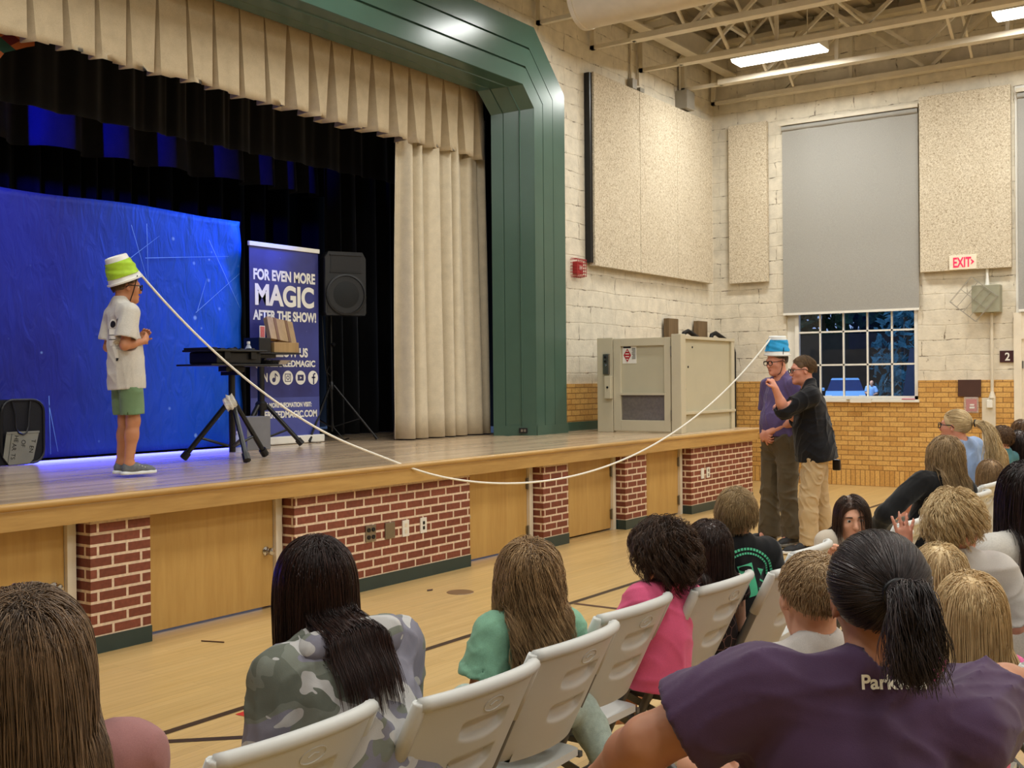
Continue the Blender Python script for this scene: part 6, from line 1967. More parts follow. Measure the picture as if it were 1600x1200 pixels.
p.eyes(); p.mouth(); p.glasses(M['black'])
boy = p
# astronaut print on the back of the shirt
bk_n = -p.fw; bk_r = -p.rt if False else p.rt * -1
org = p.tp(0, 0, 0.56)
def circ(cx, cz, r, n=18, sx=1.0): return [(cx + r * sx * math.cos(2 * PI * i / n), cz + r * math.sin(2 * PI * i / n)) for i in range(n)]
M['print_white'] = mat('print_white', (240, 238, 228), 0.6); M['print_black'] = mat('print_black', (26, 24, 24), 0.5); M['print_red'] = mat('print_orange_red', (206, 100, 70), 0.5)
dnrm = unit(-p.fw * 0.93 + p.rt * 0.35); drt = np.cross(V3(0, 0, 1), dnrm)
dorg = p.tp(0.03, -0.06, 0.56)
decal(p, 'print_white', [circ(0, 0.075, 0.034), [(-0.032, 0.04), (0.032, 0.04), (0.036, -0.03), (-0.036, -0.03)], [(-0.03, -0.035), (0.03, -0.035), (0.034, -0.075), (-0.02, -0.075)], [(0.0, -0.08), (0.045, -0.08), (0.055, -0.16), (0.03, -0.16)]], dorg, drt, (0, 0, 1), dnrm, sh, M['print_white'], sh, 0.002)
decal(p, 'print_black', [circ(0.002, 0.072, 0.024), [(0.038, -0.16), (0.056, -0.16), (0.052, -0.18), (0.04, -0.18)], [(0.06, 0.10), (0.085, 0.112), (0.075, 0.095), (0.062, 0.09)], [(-0.034, 0.0), (0.034, 0.0), (0.034, -0.004), (-0.034, -0.004)], [(-0.034, -0.031), (0.034, -0.031), (0.034, -0.035), (-0.034, -0.035)], [(-0.037, 0.04), (-0.033, 0.04), (-0.037, -0.03), (-0.041, -0.03)], [(0.037, 0.04), (0.033, 0.04), (0.037, -0.03), (0.041, -0.03)]], dorg, drt, (0, 0, 1), dnrm, sh, M['print_black'], sh, 0.004)
decal(p, 'print_red', [[(0.045, 0.10), (0.07, 0.10), (0.072, 0.05), (0.05, 0.06)]], dorg, drt, (0, 0, 1), dnrm, sh, M['print_red'], sh, 0.003)

# ---- buckets and rope
def bucket(label, base, axis, r0, r1, h, col, seed, strap_pts, loc):
    t = thing('bucket', label, 'bucket', loc)
    ax = Vector(axis).normalized(); R = ax.to_track_quat('Z', 'Y').to_matrix()
    m = mat('bucket_white_plastic', (236, 236, 232), 0.35)
    mc = mat('bucket_band_' + str(seed), col, 0.55, 0, 0.3, 0.12, 20)
    prof = [(r0 - 0.006, 0.004), (r0 + 0.012, 0.0), (r0 + 0.014, 0.012), (r0 + 0.002, 0.014), (r0 - 0.002, 0.03), (r0 + (r1 - r0) * 0.5, h * 0.5), (r1 + 0.003, h * 0.97), (r1 - 0.004, h), (r1 - 0.014, h + 0.001), (r1 - 0.018, h - 0.006), (0, h - 0.006)]
    obj('bucket_shell', MB().lathe(prof, base, 32, R), m, t, True, smooth=True)
    P = []
    rr = random.Random(seed)
    for j in range(13):
        v = j / 12; z = h * (0.23 + 0.58 * v); r = r0 + (r1 - r0) * z / h + 0.009
        P.append([tuple(Vector(base) + R @ Vector(((r + 0.003 * math.sin(9 * v + 2 * a + seed) + 0.002 * math.sin(17 * v + 5 * a)) * math.cos(a), (r + 0.003 * math.sin(9 * v + 2 * a + seed) + 0.002 * math.sin(17 * v + 5 * a)) * math.sin(a), z))) for a in [2 * PI * i / 36 for i in range(36)]])
    obj('cloth_band', MB().grid(P, True).mesh('cloth_band', 'all'), mc, t, True)
    obj('chin_strap', MB().tube(strap_pts, 0.0035, 6), M['black'], t, True, smooth=True)
    return t
bfw, brt = boy.fw, boy.rt
bb = boy.hc + V3(0, 0, 0.040) - bfw * 0.005
bax = unit(V3(0, 0, 1) * 0.93 - bfw * 0.37)
S_ = lambda P_, x, y, z: tuple(P_.hp(x, y, z))
bucket('white bucket with a lime green band upside down on the boy', tuple(bb), bax, 0.112, 0.074, 0.185, (168, 206, 52), 1, [S_(boy, 0.118, 0.05, 0.085), S_(boy, 0.108, 0.045, 0.05), S_(boy, 0.090, 0.04, 0.0), S_(boy, 0.082, 0.03, -0.05), S_(boy, 0.060, 0.02, -0.10), S_(boy, 0.0, 0.03, -0.125), S_(boy, -0.06, 0.02, -0.10), S_(boy, -0.085, 0.04, 0.0), S_(boy, -0.11, 0.045, 0.06)], tuple(boy.hc))

# ---- bucket man
M['purple_tee'] = cloth_mat('heather_purple_tee', (92, 78, 122), var=0.14, weave=200)
M['olive'] = cloth_mat('olive_brown_trousers', (92, 82, 64))
M['blk_shoe'] = mat('black_trainer', (28, 28, 30), 0.6)
p = Person('man in a purple shirt and olive trousers, blue bucket on head, hands clasped', (10.50, 4.08, 0.985), (10.46, 4.10, 1.875), yaw=math.radians(-62), hyaw=math.radians(0), hpitch=math.radians(-8), hh=0.245, sc=1.04, sw=0.195, girth=1.14, res=0.007, sk=SKIN_P, pose='stand',
           arms={1: dict(el=(0.06, -0.03, -0.30), wr=(-0.24, 0.225, -0.16), hd=(-0.8, 0.25, -0.5), curl=0.7, pn=(-0.3, -1, 0)), -1: dict(el=(-0.06, -0.03, -0.30), wr=(0.21, 0.235, -0.15), hd=(0.8, 0.25, -0.5), curl=0.7, pn=(0.3, -1, 0))},
           legs={1: dict(kn=(0.03, 0.03, -0.46), an=(0.03, -0.02, -0.41)), -1: dict(kn=(-0.03, 0.03, -0.46), an=(-0.06, -0.02, -0.41))})
p.torso.append(ell(p.tp(0, 0.05, 0.30), (0.15, 0.125, 0.15), p.T, 0.08))
p.build_body()
p.shirt('shirt', M['purple_tee'], 0.016, 0.75, hem=0.05, fold=0.006, fscale=28, seed=14, cuff=0.02)
p.trousers('trousers', M['olive'], 0.024, 1.0, waist=0.09, cuff=0.05, fold=0.009, fscale=24, seed=15)
p.shoes(M['blk_shoe'], mat('grey_sole', (120, 118, 112), 0.6), (-0.25, 0.1), 0.30, M['black'])
p.hair(hairmat('short_greying_hair', (70, 60, 52), (140, 126, 112)), 'short', 0.014, 1500, 5, 0.0010, 0.002, cap=0.003, ears=True, clump=0.2, side_z=0.0)
p.eyes(); p.mouth(); p.glasses(M['black'])
man = p
tag(obj('belt_pouch', MB().box(10.66, 10.70, 3.93, 3.98, 0.80, 0.90, 0.01), M['black']), 'small dark pouch on the belt of the man with the blue bucket', 'pouch')
mb_ = man.hc + V3(0, 0, 0.062) - man.fw * 0.004
bucket('white bucket with a sky blue band upside down on the man', tuple(mb_), unit(V3(0, 0, 1) * 0.99 + man.fw * 0.02 - man.rt * 0.05), 0.118, 0.080, 0.19, (44, 160, 220), 2,
       [S_(man, -0.114, 0.0, 0.13), S_(man, -0.108, 0.01, 0.07), S_(man, -0.092, 0.01, 0.0), S_(man, -0.082, 0.02, -0.05), S_(man, -0.060, 0.03, -0.10), S_(man, 0.0, 0.05, -0.13), S_(man, 0.06, 0.03, -0.10), S_(man, 0.088, 0.01, 0.0), S_(man, 0.108, 0.01, 0.07)], tuple(man.hc))
# rope: hangs as a catenary between the two buckets
ra = V3(*bb) + bax * 0.165 + V3(*unit(bfw)) * 0.085
rb_ = V3(*mb_) + V3(0, 0, 0.178) + man.fw * 0.075 * 0.9 + man.rt * 0.0
mid_z = 0.735
def catenary(a, b, zmin):
    # parabola-like hang through both ends with the measured lowest point
    lo_t, hi_t = 0.3, 0.7
    def low(tm):
        pass
    best = None
    for tm in np.linspace(0.4, 0.66, 53):
        for c in np.linspace(0.4, 4.0, 73):
            f = lambda t: np.cosh((t - tm) / (0.18 * c)) - 1
            k = (a[2] - zmin) / f(0.0)
            e = abs(zmin + k * f(1.0) - b[2]) + 0.6 * abs(zmin + k * f(0.228) - 1.238) + 0.6 * abs(zmin + k * f(0.803) - 1.148)
            if best is None or e < best[0]: best = (e, tm, c, k)
    e, tm, c, k = best
    ts = np.linspace(0, 1, 90)
    z = zmin + k * (np.cosh((ts - tm) / (0.18 * c)) - 1)
    z += np.linspace(a[2] - z[0], b[2] - z[-1], 90) + 0.022 * np.exp(-((ts - 0.315) / 0.055) ** 2)
    return [tuple(a[:2] + (b[:2] - a[:2]) * t) + (float(zz),) for t, zz in zip(ts, z)]
M['rope'] = fabric('white_cotton_rope', (238, 234, 222), 0.8, 0.08, 60, 300, 0.3)
tag(obj('rope', MB().tube([tuple(ra - bfw * 0.012)] + catenary(ra, rb_, mid_z)[1:], 0.0085, 8), M['rope'], smooth='all'), 'long white rope sagging from the green bucket to the blue bucket', 'rope')

# ---- man in black
M['blk_shirt'] = cloth_mat('black_shirt', (20, 20, 24))
M['khaki'] = cloth_mat('khaki_trousers', (190, 166, 128))
p = Person('man in a black shirt and khaki trousers with glasses, one hand raised', (10.12, 3.60, 0.945), (10.03, 3.68, 1.785), yaw=math.radians(-22), hyaw=math.radians(-16), hpitch=math.radians(-4), hh=0.242, sc=1.0, sw=0.205, girth=1.22, res=0.007, sk=SKIN_P, pose='stand',
           arms={-1: dict(el=(-0.06, 0.235, -0.115), wr=(-0.07, 0.075, 0.19), hd=(-0.1, 0.3, 0.8), curl=1.0, pn=(0.5, 0.8, -0.2)), 1: dict(el=(0.05, 0.10, -0.25), wr=(-0.10, 0.12, 0.10), curl=0.5)},
           legs={-1: dict(kn=(-0.02, 0.07, -0.44), an=(-0.02, 0.0, -0.395)), 1: dict(kn=(0.02, -0.03, -0.44), an=(0.03, -0.07, -0.395))})
p.build_body()
p.shirt('shirt', M['blk_shirt'], 0.026, 1.0, hem=-0.10, fold=0.008, fscale=26, seed=24, forearm=0.12, cuff=0.014, collar=0.058, flare=0.03)
p.trousers('trousers', M['khaki'], 0.020, 1.0, waist=-0.05, cuff=0.02, fold=0.008, fscale=26, seed=25)
p.shoes(M['blk_shoe'], M['white'], (-0.35, -0.2), 0.30, M['black'])
p.hair(hairmat('short_faded_hair', (72, 54, 38), (150, 118, 82)), 'short', 0.030, 2200, 6, 0.0010, 0.006, cap=0.006, ears=True, clump=0.4, side_z=0.020, toward=(0, -0.9, 0.15))
p.eyes(); p.mouth(); p.glasses(M['black'])
bman = p
tag(obj('belt_microphone_pack', MB().box(10.28, 10.325, 3.43, 3.50, 0.74, 0.84, 0.012), M['black']), 'small black pack hanging at the back of the khaki trousers', 'pack')

# ---- the audience
def seat(label, hip, top, **k): return Person(label, hip, top, **k)
# left woman
M['dusty_pink'] = cloth_mat('dusty_pink_top', (152, 106, 104))
p = seat('person with long brown hair and a dusty pink top at the bottom left corner', (1.19, 1.93, 0.56), (1.185, 1.895, 1.200), yaw=0.35, hyaw=0.20, hh=0.228, sc=0.97, sw=0.185, girth=1.08, res=0.009)
p.build_body(); p.shirt('shirt', M['dusty_pink'], 0.014, 0.8, seed=31, fold=0.004)
p.hair(hairmat('brown_hair', (54, 41, 33), (148, 120, 92)), 'long', 0.46, 9000, 31, 0.0009, 0.016, 0.005, 14, 0.28, cap=0.020, steps=22, hair_back=1.0)
# camouflage woman
cm = NT('grey_camouflage_jersey'); _v = cm.coord(scale=(1, 1, 1.3))
n1 = cm.noise(_v, 6.5, 1.5, 0.5, 0.6)
n2 = cm.noise(cm.coord(scale=(1.1, 0.9, 1.4)), 7.5, 1.5, 0.5, 0.8)
c1 = cm.ramp(n1, [(0.0, s2l(128, 126, 138)), (0.47, s2l(122, 126, 116)), (0.60, s2l(104, 108, 98))], 'CONSTANT')
lt = cm.ramp(n2, [(0.0, (0, 0, 0)), (0.55, (1, 1, 1))], 'CONSTANT')
cm.set(cm.mix(lt, c1, s2l(186, 184, 182)), 0.85, 0, 0.2)
cm.bump(cm.noise(cm.coord(), 300, 2), 0.15, 0.002)
M['camo'] = cm.m
p = seat('person with long dark hair in a grey camouflage hoodie leaning forward', (2.10, 1.87, 0.57), (2.16, 2.13, 1.165), yaw=0.34, hyaw=0.25, hpitch=math.radians(-14), hh=0.228, sc=1.0, sw=0.165, girth=1.10, res=0.008, sk=SKIN_T, bend=0.05,
         arms={-1: dict(el=(-0.03, 0.0, -0.27), wr=(0.05, 0.20, -0.10)), 1: dict(el=(0.05, 0.10, -0.26), wr=(-0.10, 0.2, -0.08))})
p.build_body(); sh = p.shirt('hoodie', M['camo'], 0.022, 1.0, seed=33, fold=0.007, fscale=26, forearm=0.9, cuff=0.012, collar=0.060)
hd = [ell(p.tp(0.06, -0.085, 0.96), (0.10, 0.060, 0.050), p.T @ rotm('X', 0.5), 0.03), ell(p.tp(-0.05, -0.085, 0.95), (0.08, 0.055, 0.045), p.T @ rotm('X', 0.5), 0.03), cone(p.tp(0.13, -0.02, 0.96), 0.035, p.tp(0.09, -0.10, 0.90), 0.045, 0.03)]
p.shirtp += hd
p.part('hood', sdf_mesh('hood', hd, 0.007, [ell(p.tp(0.05, -0.06, 1.02), (0.07, 0.03, 0.04), p.T, 0.02)], (), folds(0.006, 30, 3)), M['camo'], sh)
p.hair(hairmat('dark_brown_hair', (12, 9, 9), (66, 40, 32), 0.35), 'long', 0.235, 5200, 35, 0.0009, 0.014, 0.003, 14, 0.6, cap=0.016, steps=22, hair_back=1.0)
p.trousers('trousers', M['olive'], 0.012, seed=36)
# mint girl
M['mint'] = cloth_mat('mint_tee', (132, 180, 152), var=0.16, scale=30)
M['mint_legs'] = cloth_mat('pale_mint_leggings', (168, 184, 174), var=0.18, scale=60)
p = seat('girl with long wavy light brown hair and a mint shirt kneeling on a chair', (2.88, 1.95, 0.60), (2.87, 1.92, 1.092), yaw=0.55, hyaw=0.25, hh=0.208, sc=0.72, sw=0.128, girth=0.9, res=0.007, sk=SKIN_T, pose='kneel',
         arms={-1: dict(el=(-0.055, 0.00, -0.20), wr=(0.0, 0.06, -0.17)), 1: dict(el=(0.05, 0.06, -0.18), wr=(-0.05, 0.14, -0.05))}, legs={1: dict(kn=(0.20, 0.12, -0.06), an=(0.03, -0.12, -0.14)), -1: dict(kn=(-0.03, 0.26, -0.03), an=(0.10, -0.12, -0.04))})
p.build_body(); p.shirt('shirt', M['mint'], 0.020, 0.6, hem=-0.04, seed=41, fold=0.004, fscale=30, cuff=0.026)
p.trousers('leggings', M['mint_legs'], 0.012, seed=42)
p.hair(hairmat('light_brown_hair', (84, 60, 38), (204, 168, 122)), 'long', 0.27, 4200, 43, 0.0010, 0.014, 0.013, 40, 0.75, cap=0.014, steps=20, hair_back=1.0)
# pink child
M['pink'] = cloth_mat('pink_tee', (226, 98, 138))
M['navy_short'] = cloth_mat('navy_shorts', (34, 38, 96))
p = seat('child with short curly dark brown hair in a bright pink shirt', (3.68, 1.90, 0.575), (3.72, 1.89, 1.045), yaw=0.45, hyaw=0.05, hh=0.205, sc=0.70, sw=0.122, girth=0.86, res=0.007, sk=SKIN_T,
         arms={-1: dict(el=(-0.045, 0.06, -0.17), wr=(0.05, 0.14, -0.02)), 1: dict(el=(0.045, 0.06, -0.17), wr=(-0.05, 0.14, -0.02))})
p.build_body(); p.shirt('shirt', M['pink'], 0.016, 0.42, hem=-0.10, seed=51, fold=0.004, cuff=0.020, flare=0.012)
p.trousers('shorts', M['navy_short'], 0.010, 0.42, seed=52, waist=-0.04)
p.hair(hairmat('curly_dark_hair', (26, 18, 14), (92, 66, 48)), 'curly', 0.085, 4200, 53, 0.0010, 0.026, 0.013, 52, 0.95, cap=0.022, steps=22, curl=0.010, grav=1.6, hair_back=1.1)
# dark bob, patterned top
pt = NT('black_patterned_cotton'); _v = pt.coord()
vo_ = pt.node('ShaderNodeTexVoronoi', i_Scale=22.0, feature='DISTANCE_TO_EDGE'); pt.link(_v, vo_.inputs['Vector'])
vb = pt.node('ShaderNodeTexVoronoi', i_Scale=16.0); pt.link(_v, vb.inputs['Vector'])
c_l = pt.ramp(vo_.outputs['Distance'], [(0.0, (1, 1, 1)), (0.018, (0.5, 0.5, 0.5)), (0.035, (0, 0, 0))])
c_b = pt.ramp(vb.outputs['Distance'], [(0.10, (1, 1, 1)), (0.16, (0, 0, 0))])
pt.set(pt.mix(c_b, pt.mix(pt.math('MULTIPLY', c_l, 0.7), s2l(28, 22, 24), s2l(150, 110, 100)), s2l(226, 206, 190)), 0.8, 0, 0.2)
p = seat('child with straight dark brown hair in a black patterned sleeveless top', (4.12, 1.92, 0.57), (4.16, 1.92, 1.015), yaw=0.55, hyaw=0.2, hh=0.205, sc=0.68, sw=0.125, girth=1.0, res=0.008, sk=SKIN,
         arms={-1: dict(el=(-0.06, 0.05, -0.16), wr=(0.05, 0.14, -0.02)), 1: dict(el=(0.05, 0.05, -0.16), wr=(-0.05, 0.14, -0.02))})
p.build_body(); p.shirt('top', pt.m, 0.014, 0.12, hem=-0.10, seed=61, fold=0.003, cuff=0.01)
p.hair(hairmat('straight_dark_hair', (22, 16, 15), (78, 56, 46), 0.35), 'long', 0.22, 2400, 63, 0.0010, 0.012, 0.001, 14, 0.5, cap=0.012, steps=18, hair_back=1.0)
# blond boy in black print shirt
M['blk_tee'] = cloth_mat('black_print_tee', (22, 22, 24))
p = seat('boy with short blond hair in a black shirt with a green print', (4.42, 1.92, 0.575), (4.40, 1.905, 1.135), yaw=0.70, hyaw=0.40, hh=0.212, sc=0.74, sw=0.140, girth=1.0, res=0.007, sk=SKIN_T,
         arms={-1: dict(el=(-0.05, 0.06, -0.18), wr=(0.05, 0.14, -0.02)), 1: dict(el=(0.05, 0.06, -0.18), wr=(-0.05, 0.14, -0.02))})
p.build_body(); sh = p.shirt('shirt', M['blk_tee'], 0.018, 0.7, hem=-0.10, seed=71, fold=0.004, cuff=0.02)
p.trousers('shorts', M['navy_short'], 0.010, 0.42, seed=72, waist=-0.05)
p.hair(hairmat('sandy_blond_hair', (108, 84, 54), (196, 168, 122)), 'short', 0.055, 4200, 73, 0.0009, 0.006, cap=0.007, ears=True, clump=0.4, crown=(0.008, -0.075, 0.09), grav=2.0)
M['print_green'] = mat('print_mint_green', (92, 208, 158), 0.6)
bn_ = -p.fw; br_ = np.cross(V3(0, 0, 1), bn_)
arcs = []
for R0, w_ in ((0.125, 0.010), (0.108, 0.008)):
    for i in range(26):
        a0 = math.radians(8 + 164 * i / 26); a1 = a0 + math.radians(164 / 26 * 0.72)
        arcs.append([(R0 * math.cos(a0), R0 * math.sin(a0)), ((R0 + w_) * math.cos(a0), (R0 + w_) * math.sin(a0)), ((R0 + w_) * math.cos(a1), (R0 + w_) * math.sin(a1)), (R0 * math.cos(a1), R0 * math.sin(a1))])
arcs += [[(-0.045, 0.06), (0.02, 0.075), (0.055, -0.06), (0.0, -0.07)], [(0.05, 0.05), (0.085, 0.04), (0.07, 0.015)],
         [(0.062, 0.005), (0.092, -0.01), (0.09, -0.016), (0.060, -0.002)], [(0.058, -0.03), (0.10, -0.05), (0.097, -0.057), (0.056, -0.037)]]
decal(p, 'chest_print', arcs, p.tp(0.0, -0.08, 0.60), br_, (0, 0, 1), bn_, sh, M['print_green'], sh, 0.002)
decal(p, 'eye_print', [[(-0.038 + 0.03 * math.cos(2 * PI * i / 16) + 0.028, 0.052 + 0.011 * math.sin(2 * PI * i / 16)) for i in range(16)], [(-0.02, 0.028), (0.02, 0.034), (0.018, 0.030), (-0.02, 0.024)]], p.tp(0.0, -0.08, 0.60), br_, (0, 0, 1), bn_, sh, M['blk_tee'], sh, 0.0045)
# girl facing backward
M['cream_knit'] = cloth_mat('cream_knit', (206, 194, 176))
p = seat('girl with dark hair turned around to face the camera over a chair back', (5.58, 1.96, 0.56), (5.56, 1.80, 1.000), yaw=math.radians(200), hyaw=math.radians(42), hpitch=math.radians(-4), hroll=0.06, hh=0.208, sc=0.70, sw=0.125, girth=0.95, res=0.006, sk=SKIN, pose='kneel',
         arms={1: dict(elw=(5.42, 1.90, 0.62), wrw=(5.31, 1.80, 0.745), hdw=(-0.25, -0.1, 0.9), curl=1.15, pnw=(-0.8, -0.6, -0.2), thumb=1), -1: dict(el=(-0.10, 0.10, -0.12), wr=(0.08, 0.12, 0.05), curl=0.5)}, legs={1: dict(kn=(0.03, 0.14, -0.07), an=(0, -0.28, -0.02)), -1: dict(kn=(-0.03, 0.14, -0.07), an=(0, -0.28, -0.02))})
p.build_body(); p.shirt('shirt', M['cream_knit'], 0.014, 1.0, seed=81, forearm=0.85, cuff=0.006)
p.hair(hairmat('dark_chestnut_hair', (24, 17, 14), (84, 60, 46), 0.35), 'long', 0.22, 2000, 83, 0.0010, 0.008, 0.001, 12, 0.5, cap=0.010, part=0.012, crown=(0, 0.02, 0.13), steps=18, hairline=0.05)
p.eyes(); p.mouth(); p.brows(M['iris'])
# wavy haired person in black
M['blk_knit'] = cloth_mat('black_sweater', (18, 18, 20))
p = seat('person with wavy dark blond hair in a black sweater, elbow on the chair back', (7.80, 1.98, 0.56), (7.85, 1.90, 1.170), yaw=0.6, hyaw=0.4, hh=0.225, sc=0.97, sw=0.19, girth=1.05, res=0.008,
         arms={-1: dict(el=(-0.26, 0.03, -0.20), wr=(0.03, 0.18, -0.16)), 1: dict()})
p.trousers('trousers', M['olive'], 0.012, seed=90)
p.build_body(); p.shirt('sweater', M['blk_knit'], 0.018, 1.0, seed=91, fold=0.004, forearm=0.9, cuff=0.008)
p.hair(hairmat('wavy_dark_blond_hair', (92, 70, 46), (204, 174, 130)), 'long', 0.34, 1800, 93, 0.0013, 0.022, 0.012, 34, 0.8, cap=0.018, steps=20, hair_back=1.0)
# ponytail and glasses, blue top
M['lt_blue'] = cloth_mat('pale_blue_tee', (150, 174, 214))
p = seat('person with a blond ponytail, glasses and a pale blue top in profile', (9.15, 2.08, 0.62), (9.02, 2.10, 1.331), yaw=0.30, hyaw=-0.22, hpitch=0.04, hh=0.232, sc=0.98, sw=0.19, girth=1.15, res=0.007, sk=SKIN_P)
p.build_body(); p.shirt('shirt', M['lt_blue'], 0.018, 0.8, seed=95, fold=0.004)
p.hair(hairmat('blond_ponytail_hair', (154, 124, 82), (240, 218, 172)), 'pony', 0.2, 1500, 96, 0.0014, tie=(0.0, -0.135, 0.035), tail=0.42, wave=0.006, wfreq=16, cap=0.010, clump=0.4, tailvol=0.09)
p.eyes(); p.mouth(); p.glasses(M['black'])
# children further along
def kid(label, top, hairm, style, L, shirt, seed, yaw=0.0, hyaw=0.0, **k):
    hz = max(0.52, top[2] - 0.56)
    p = seat(label, (top[0], top[1] + 0.03, hz), top, yaw=yaw, hyaw=hyaw, hh=k.get('hh', 0.205), sc=k.get('sc', 0.68), sw=k.get('sw', 0.122), girth=0.95, res=0.009, sk=k.get('sk', SKIN))
    p.build_body(); p.shirt('shirt', shirt, 0.014, 0.8, hem=-0.08, seed=seed, cuff=0.012)
    kw = dict(cap=0.012, steps=14, hair_back=1.0)
    kw.update(k.get('hair', {}))
    p.hair(hairm, style, L, k.get('n', 450), seed, k.get('thick', 0.0024), **kw)
    return p
H_bob = hairmat('brown_blond_bob', (84, 62, 42), (184, 150, 108)); H_bl = hairmat('blond_straight_hair', (160, 124, 78), (240, 212, 162))
H_br = hairmat('mid_brown_hair', (58, 42, 30), (134, 102, 72)); H_dk = hairmat('near_black_hair', (14, 11, 12), (58, 42, 38), 0.35)
M['white_tee'] = cloth_mat('white_tee', (222, 220, 214)); M['pink_print'] = cloth_mat('pink_print_tee', (228, 108, 160), var=0.3, scale=40); M['teal'] = cloth_mat('teal_tee', (70, 120, 130))
kid('child with a brown blond bob looking over the white chairs at the far right', (8.70, 1.80, 0.975), H_bob, 'long', 0.15, M['white_tee'], 101, 0.8, 0.3, n=1200, thick=0.0013)
kid('child with a pale streaked blond bob behind the nearer bob haired child', (9.45, 1.915, 1.034), H_bl, 'long', 0.18, M['white_tee'], 102, 0.8, 0.4, n=1200, thick=0.0013)
kid('boy with short brown hair beside the ponytail of the person in pale blue', (10.35, 2.04, 1.158), H_br, 'short', 0.04, M['teal'], 103, 0.5, 0.1, n=1200, thick=0.0012, hair=dict(cap=0.008, ears=True))
kid('child with long dark hair and a pink top at the far right', (10.55, 1.945, 1.108), H_dk, 'long', 0.34, M['pink_print'], 104, 0.8, 0.4, n=1000, thick=0.0014)
kid('child in bright pink cut by the right edge of the picture', (11.75, 2.135, 1.16), H_br, 'long', 0.2, M['pink'], 105, 0.3, 0.4, sc=0.8, sw=0.14)
# second row
M['pale_grey'] = cloth_mat('pale_grey_tee', (196, 190, 184))
# short haired boy next to the purple shirt
p = seat('boy with very short light brown hair half hidden by the purple shirted person', (2.70, 1.02, 0.57), (2.665, 0.955, 1.170), yaw=0.6, hyaw=0.25, hh=0.212, sc=0.74, sw=0.13, girth=0.95, res=0.008, sk=SKIN)
p.build_body(); p.shirt('shirt', M['pale_grey'], 0.018, 0.8, seed=111, cuff=0.012, res=0.005, fold=0.002)
p.hair(hairmat('cropped_light_brown_hair', (124, 98, 70), (198, 168, 126)), 'short', 0.020, 2200, 112, 0.0012, 0.003, cap=0.004, ears=True, clump=0.3, crown=(0, -0.07, 0.10))
# purple shirt
M['plum'] = cloth_mat('plum_purple_tee', (76, 54, 82), var=0.06)
p = seat('large person in a plum purple shirt with a dark ponytail, back to the camera', (2.10, 0.76, 0.58), (2.19, 0.660, 1.282), yaw=0.98, hyaw=0.10, hpitch=-0.10, hh=0.232, sc=1.0, sw=0.195, girth=1.36, res=0.008, sk=skin('light_brown_skin', (186, 132, 102)),
         arms={-1: dict(elw=(1.95, 1.03, 0.895), wrw=(2.08, 1.22, 0.75)), 1: dict(elw=(2.53, 0.52, 0.935), wrw=(2.82, 0.50, 0.895), curl=0.4)}, chestk=1.1)
p.build_body(); sh = p.shirt('shirt', M['plum'], 0.018, 0.66, hem=-0.16, seed=113, fold=0.006, fscale=30, cuff=0.026, collar=0.062)
p.trousers('trousers', M['blk_knit'], 0.012, seed=114)
p.hair(hairmat('black_hair_with_grey', (16, 13, 14), (84, 72, 70), 0.35), 'pony', 0.2, 5200, 115, 0.0008, tie=(0.01, -0.128, 0.028), tail=0.165, wave=0.012, wfreq=30, cap=0.014, clump=0.35, tailvol=0.10)
nrm_ = unit(-p.fw * 0.97 + V3(0, 0, 0.25)); rr_ = unit(np.cross(V3(0, 0, 1), nrm_)); uu_ = np.cross(nrm_, rr_)
decal(p, 'lettering', text_mesh('Parkview', 0.036, 0.0, 0.0010, 1.0, 'LEFT'), p.tp(-0.045, -0.15, 1.03), rr_ * 1.0, uu_, nrm_, sh, M['print_white'], sh, 0.003)
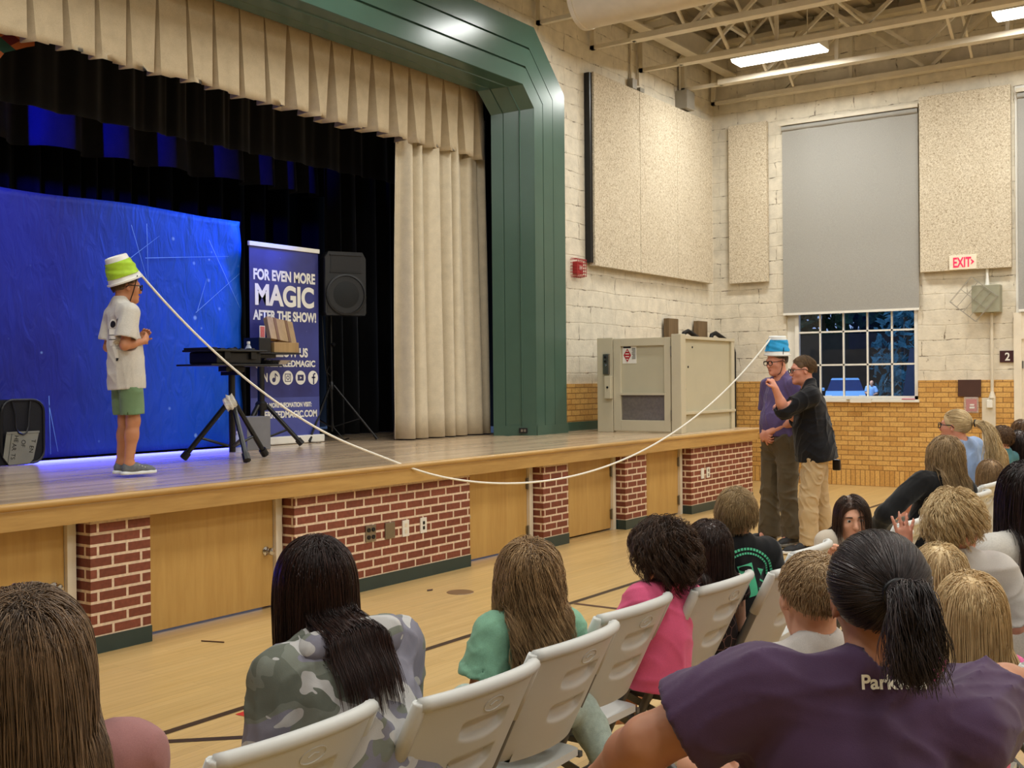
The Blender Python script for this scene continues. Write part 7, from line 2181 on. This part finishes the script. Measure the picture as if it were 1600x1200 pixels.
# blond girls
kid('girl with long straight streaked blond hair beside the purple shirt', (3.30, 0.735, 1.035), H_bl, 'long', 0.27, M['pink_print'], 121, 0.9, 0.35, hh=0.208, n=2600, thick=0.0010, hair=dict(cap=0.014, steps=18, wave=0.002, part=0.0, clump=0.45))
kid('small child with pale blond hair between the dark ponytail and the curly blond boy', (3.88, 0.96, 1.028), hairmat('pale_blond_hair', (160, 126, 82), (238, 212, 164)), 'long', 0.22, M['white_tee'], 122, 0.9, 0.3, n=1600, thick=0.0011, hair=dict(cap=0.012, clump=0.6))
# curly blond boy with raised hand
p = seat('boy with curly blond hair in a pale shirt, left hand raised open', (4.13, 0.98, 0.60), (4.06, 0.955, 1.195), yaw=1.0, hyaw=0.70, hh=0.212, sc=0.80, sw=0.145, girth=1.0, res=0.006, sk=SKIN_P,
         arms={-1: dict(elw=(4.04, 1.22, 0.82), wrw=(4.06, 1.125, 0.995), hdw=(-0.02, 0.03, 1), curl=0.10, spread=0.20, pnw=(0.85, 0.5, 0.1), tout=0.9), 1: dict(el=(0.08, 0.05, -0.19), wr=(-0.05, 0.16, -0.03))})
p.build_body(); p.shirt('shirt', M['pale_grey'], 0.022, 0.8, hem=-0.1, seed=131, fold=0.005, cuff=0.02)
p.hair(hairmat('curly_blond_hair', (156, 120, 74), (248, 224, 174)), 'curly', 0.072, 4200, 132, 0.0010, 0.010, 0.010, 52, 0.97, cap=0.006, steps=22, ears=True, curl=0.008, grav=1.2, crown=(0, -0.04, 0.115))
# dark haired person at the right edge
p = seat('person with long black hair and a grey sleeve cut by the right edge', (4.78, 0.86, 0.57), (4.74, 0.845, 1.24), yaw=0.7, hyaw=0.4, hh=0.225, sc=0.95, sw=0.185, girth=1.05, res=0.009,
         arms={-1: dict(el=(-0.06, 0.05, -0.25), wr=(0.05, 0.22, -0.10)), 1: dict()})
p.build_body(); p.shirt('sweater', M['heather'], 0.016, 1.0, seed=141, forearm=0.9, cuff=0.008)
p.hair(H_dk, 'long', 0.46, 2000, 142, 0.0012, 0.018, 0.002, 12, 0.6, cap=0.015, steps=20, hair_back=1.0)
# person outside by the car
p = Person('person in a pale blue shirt standing beside the car outside', (48.6, 14.85, 0.75), (48.6, 14.8, 1.45), yaw=math.radians(-100), sc=0.95, res=0.02, pose='stand', hands=False)
p.build_body(); p.shirt('shirt', mat('outdoor_blue_shirt', (140, 180, 230), 0.8), 0.02, 0.8, seed=151, res=0.02); p.trousers('trousers', M['navy_short'], 0.02, seed=152, res=0.02)
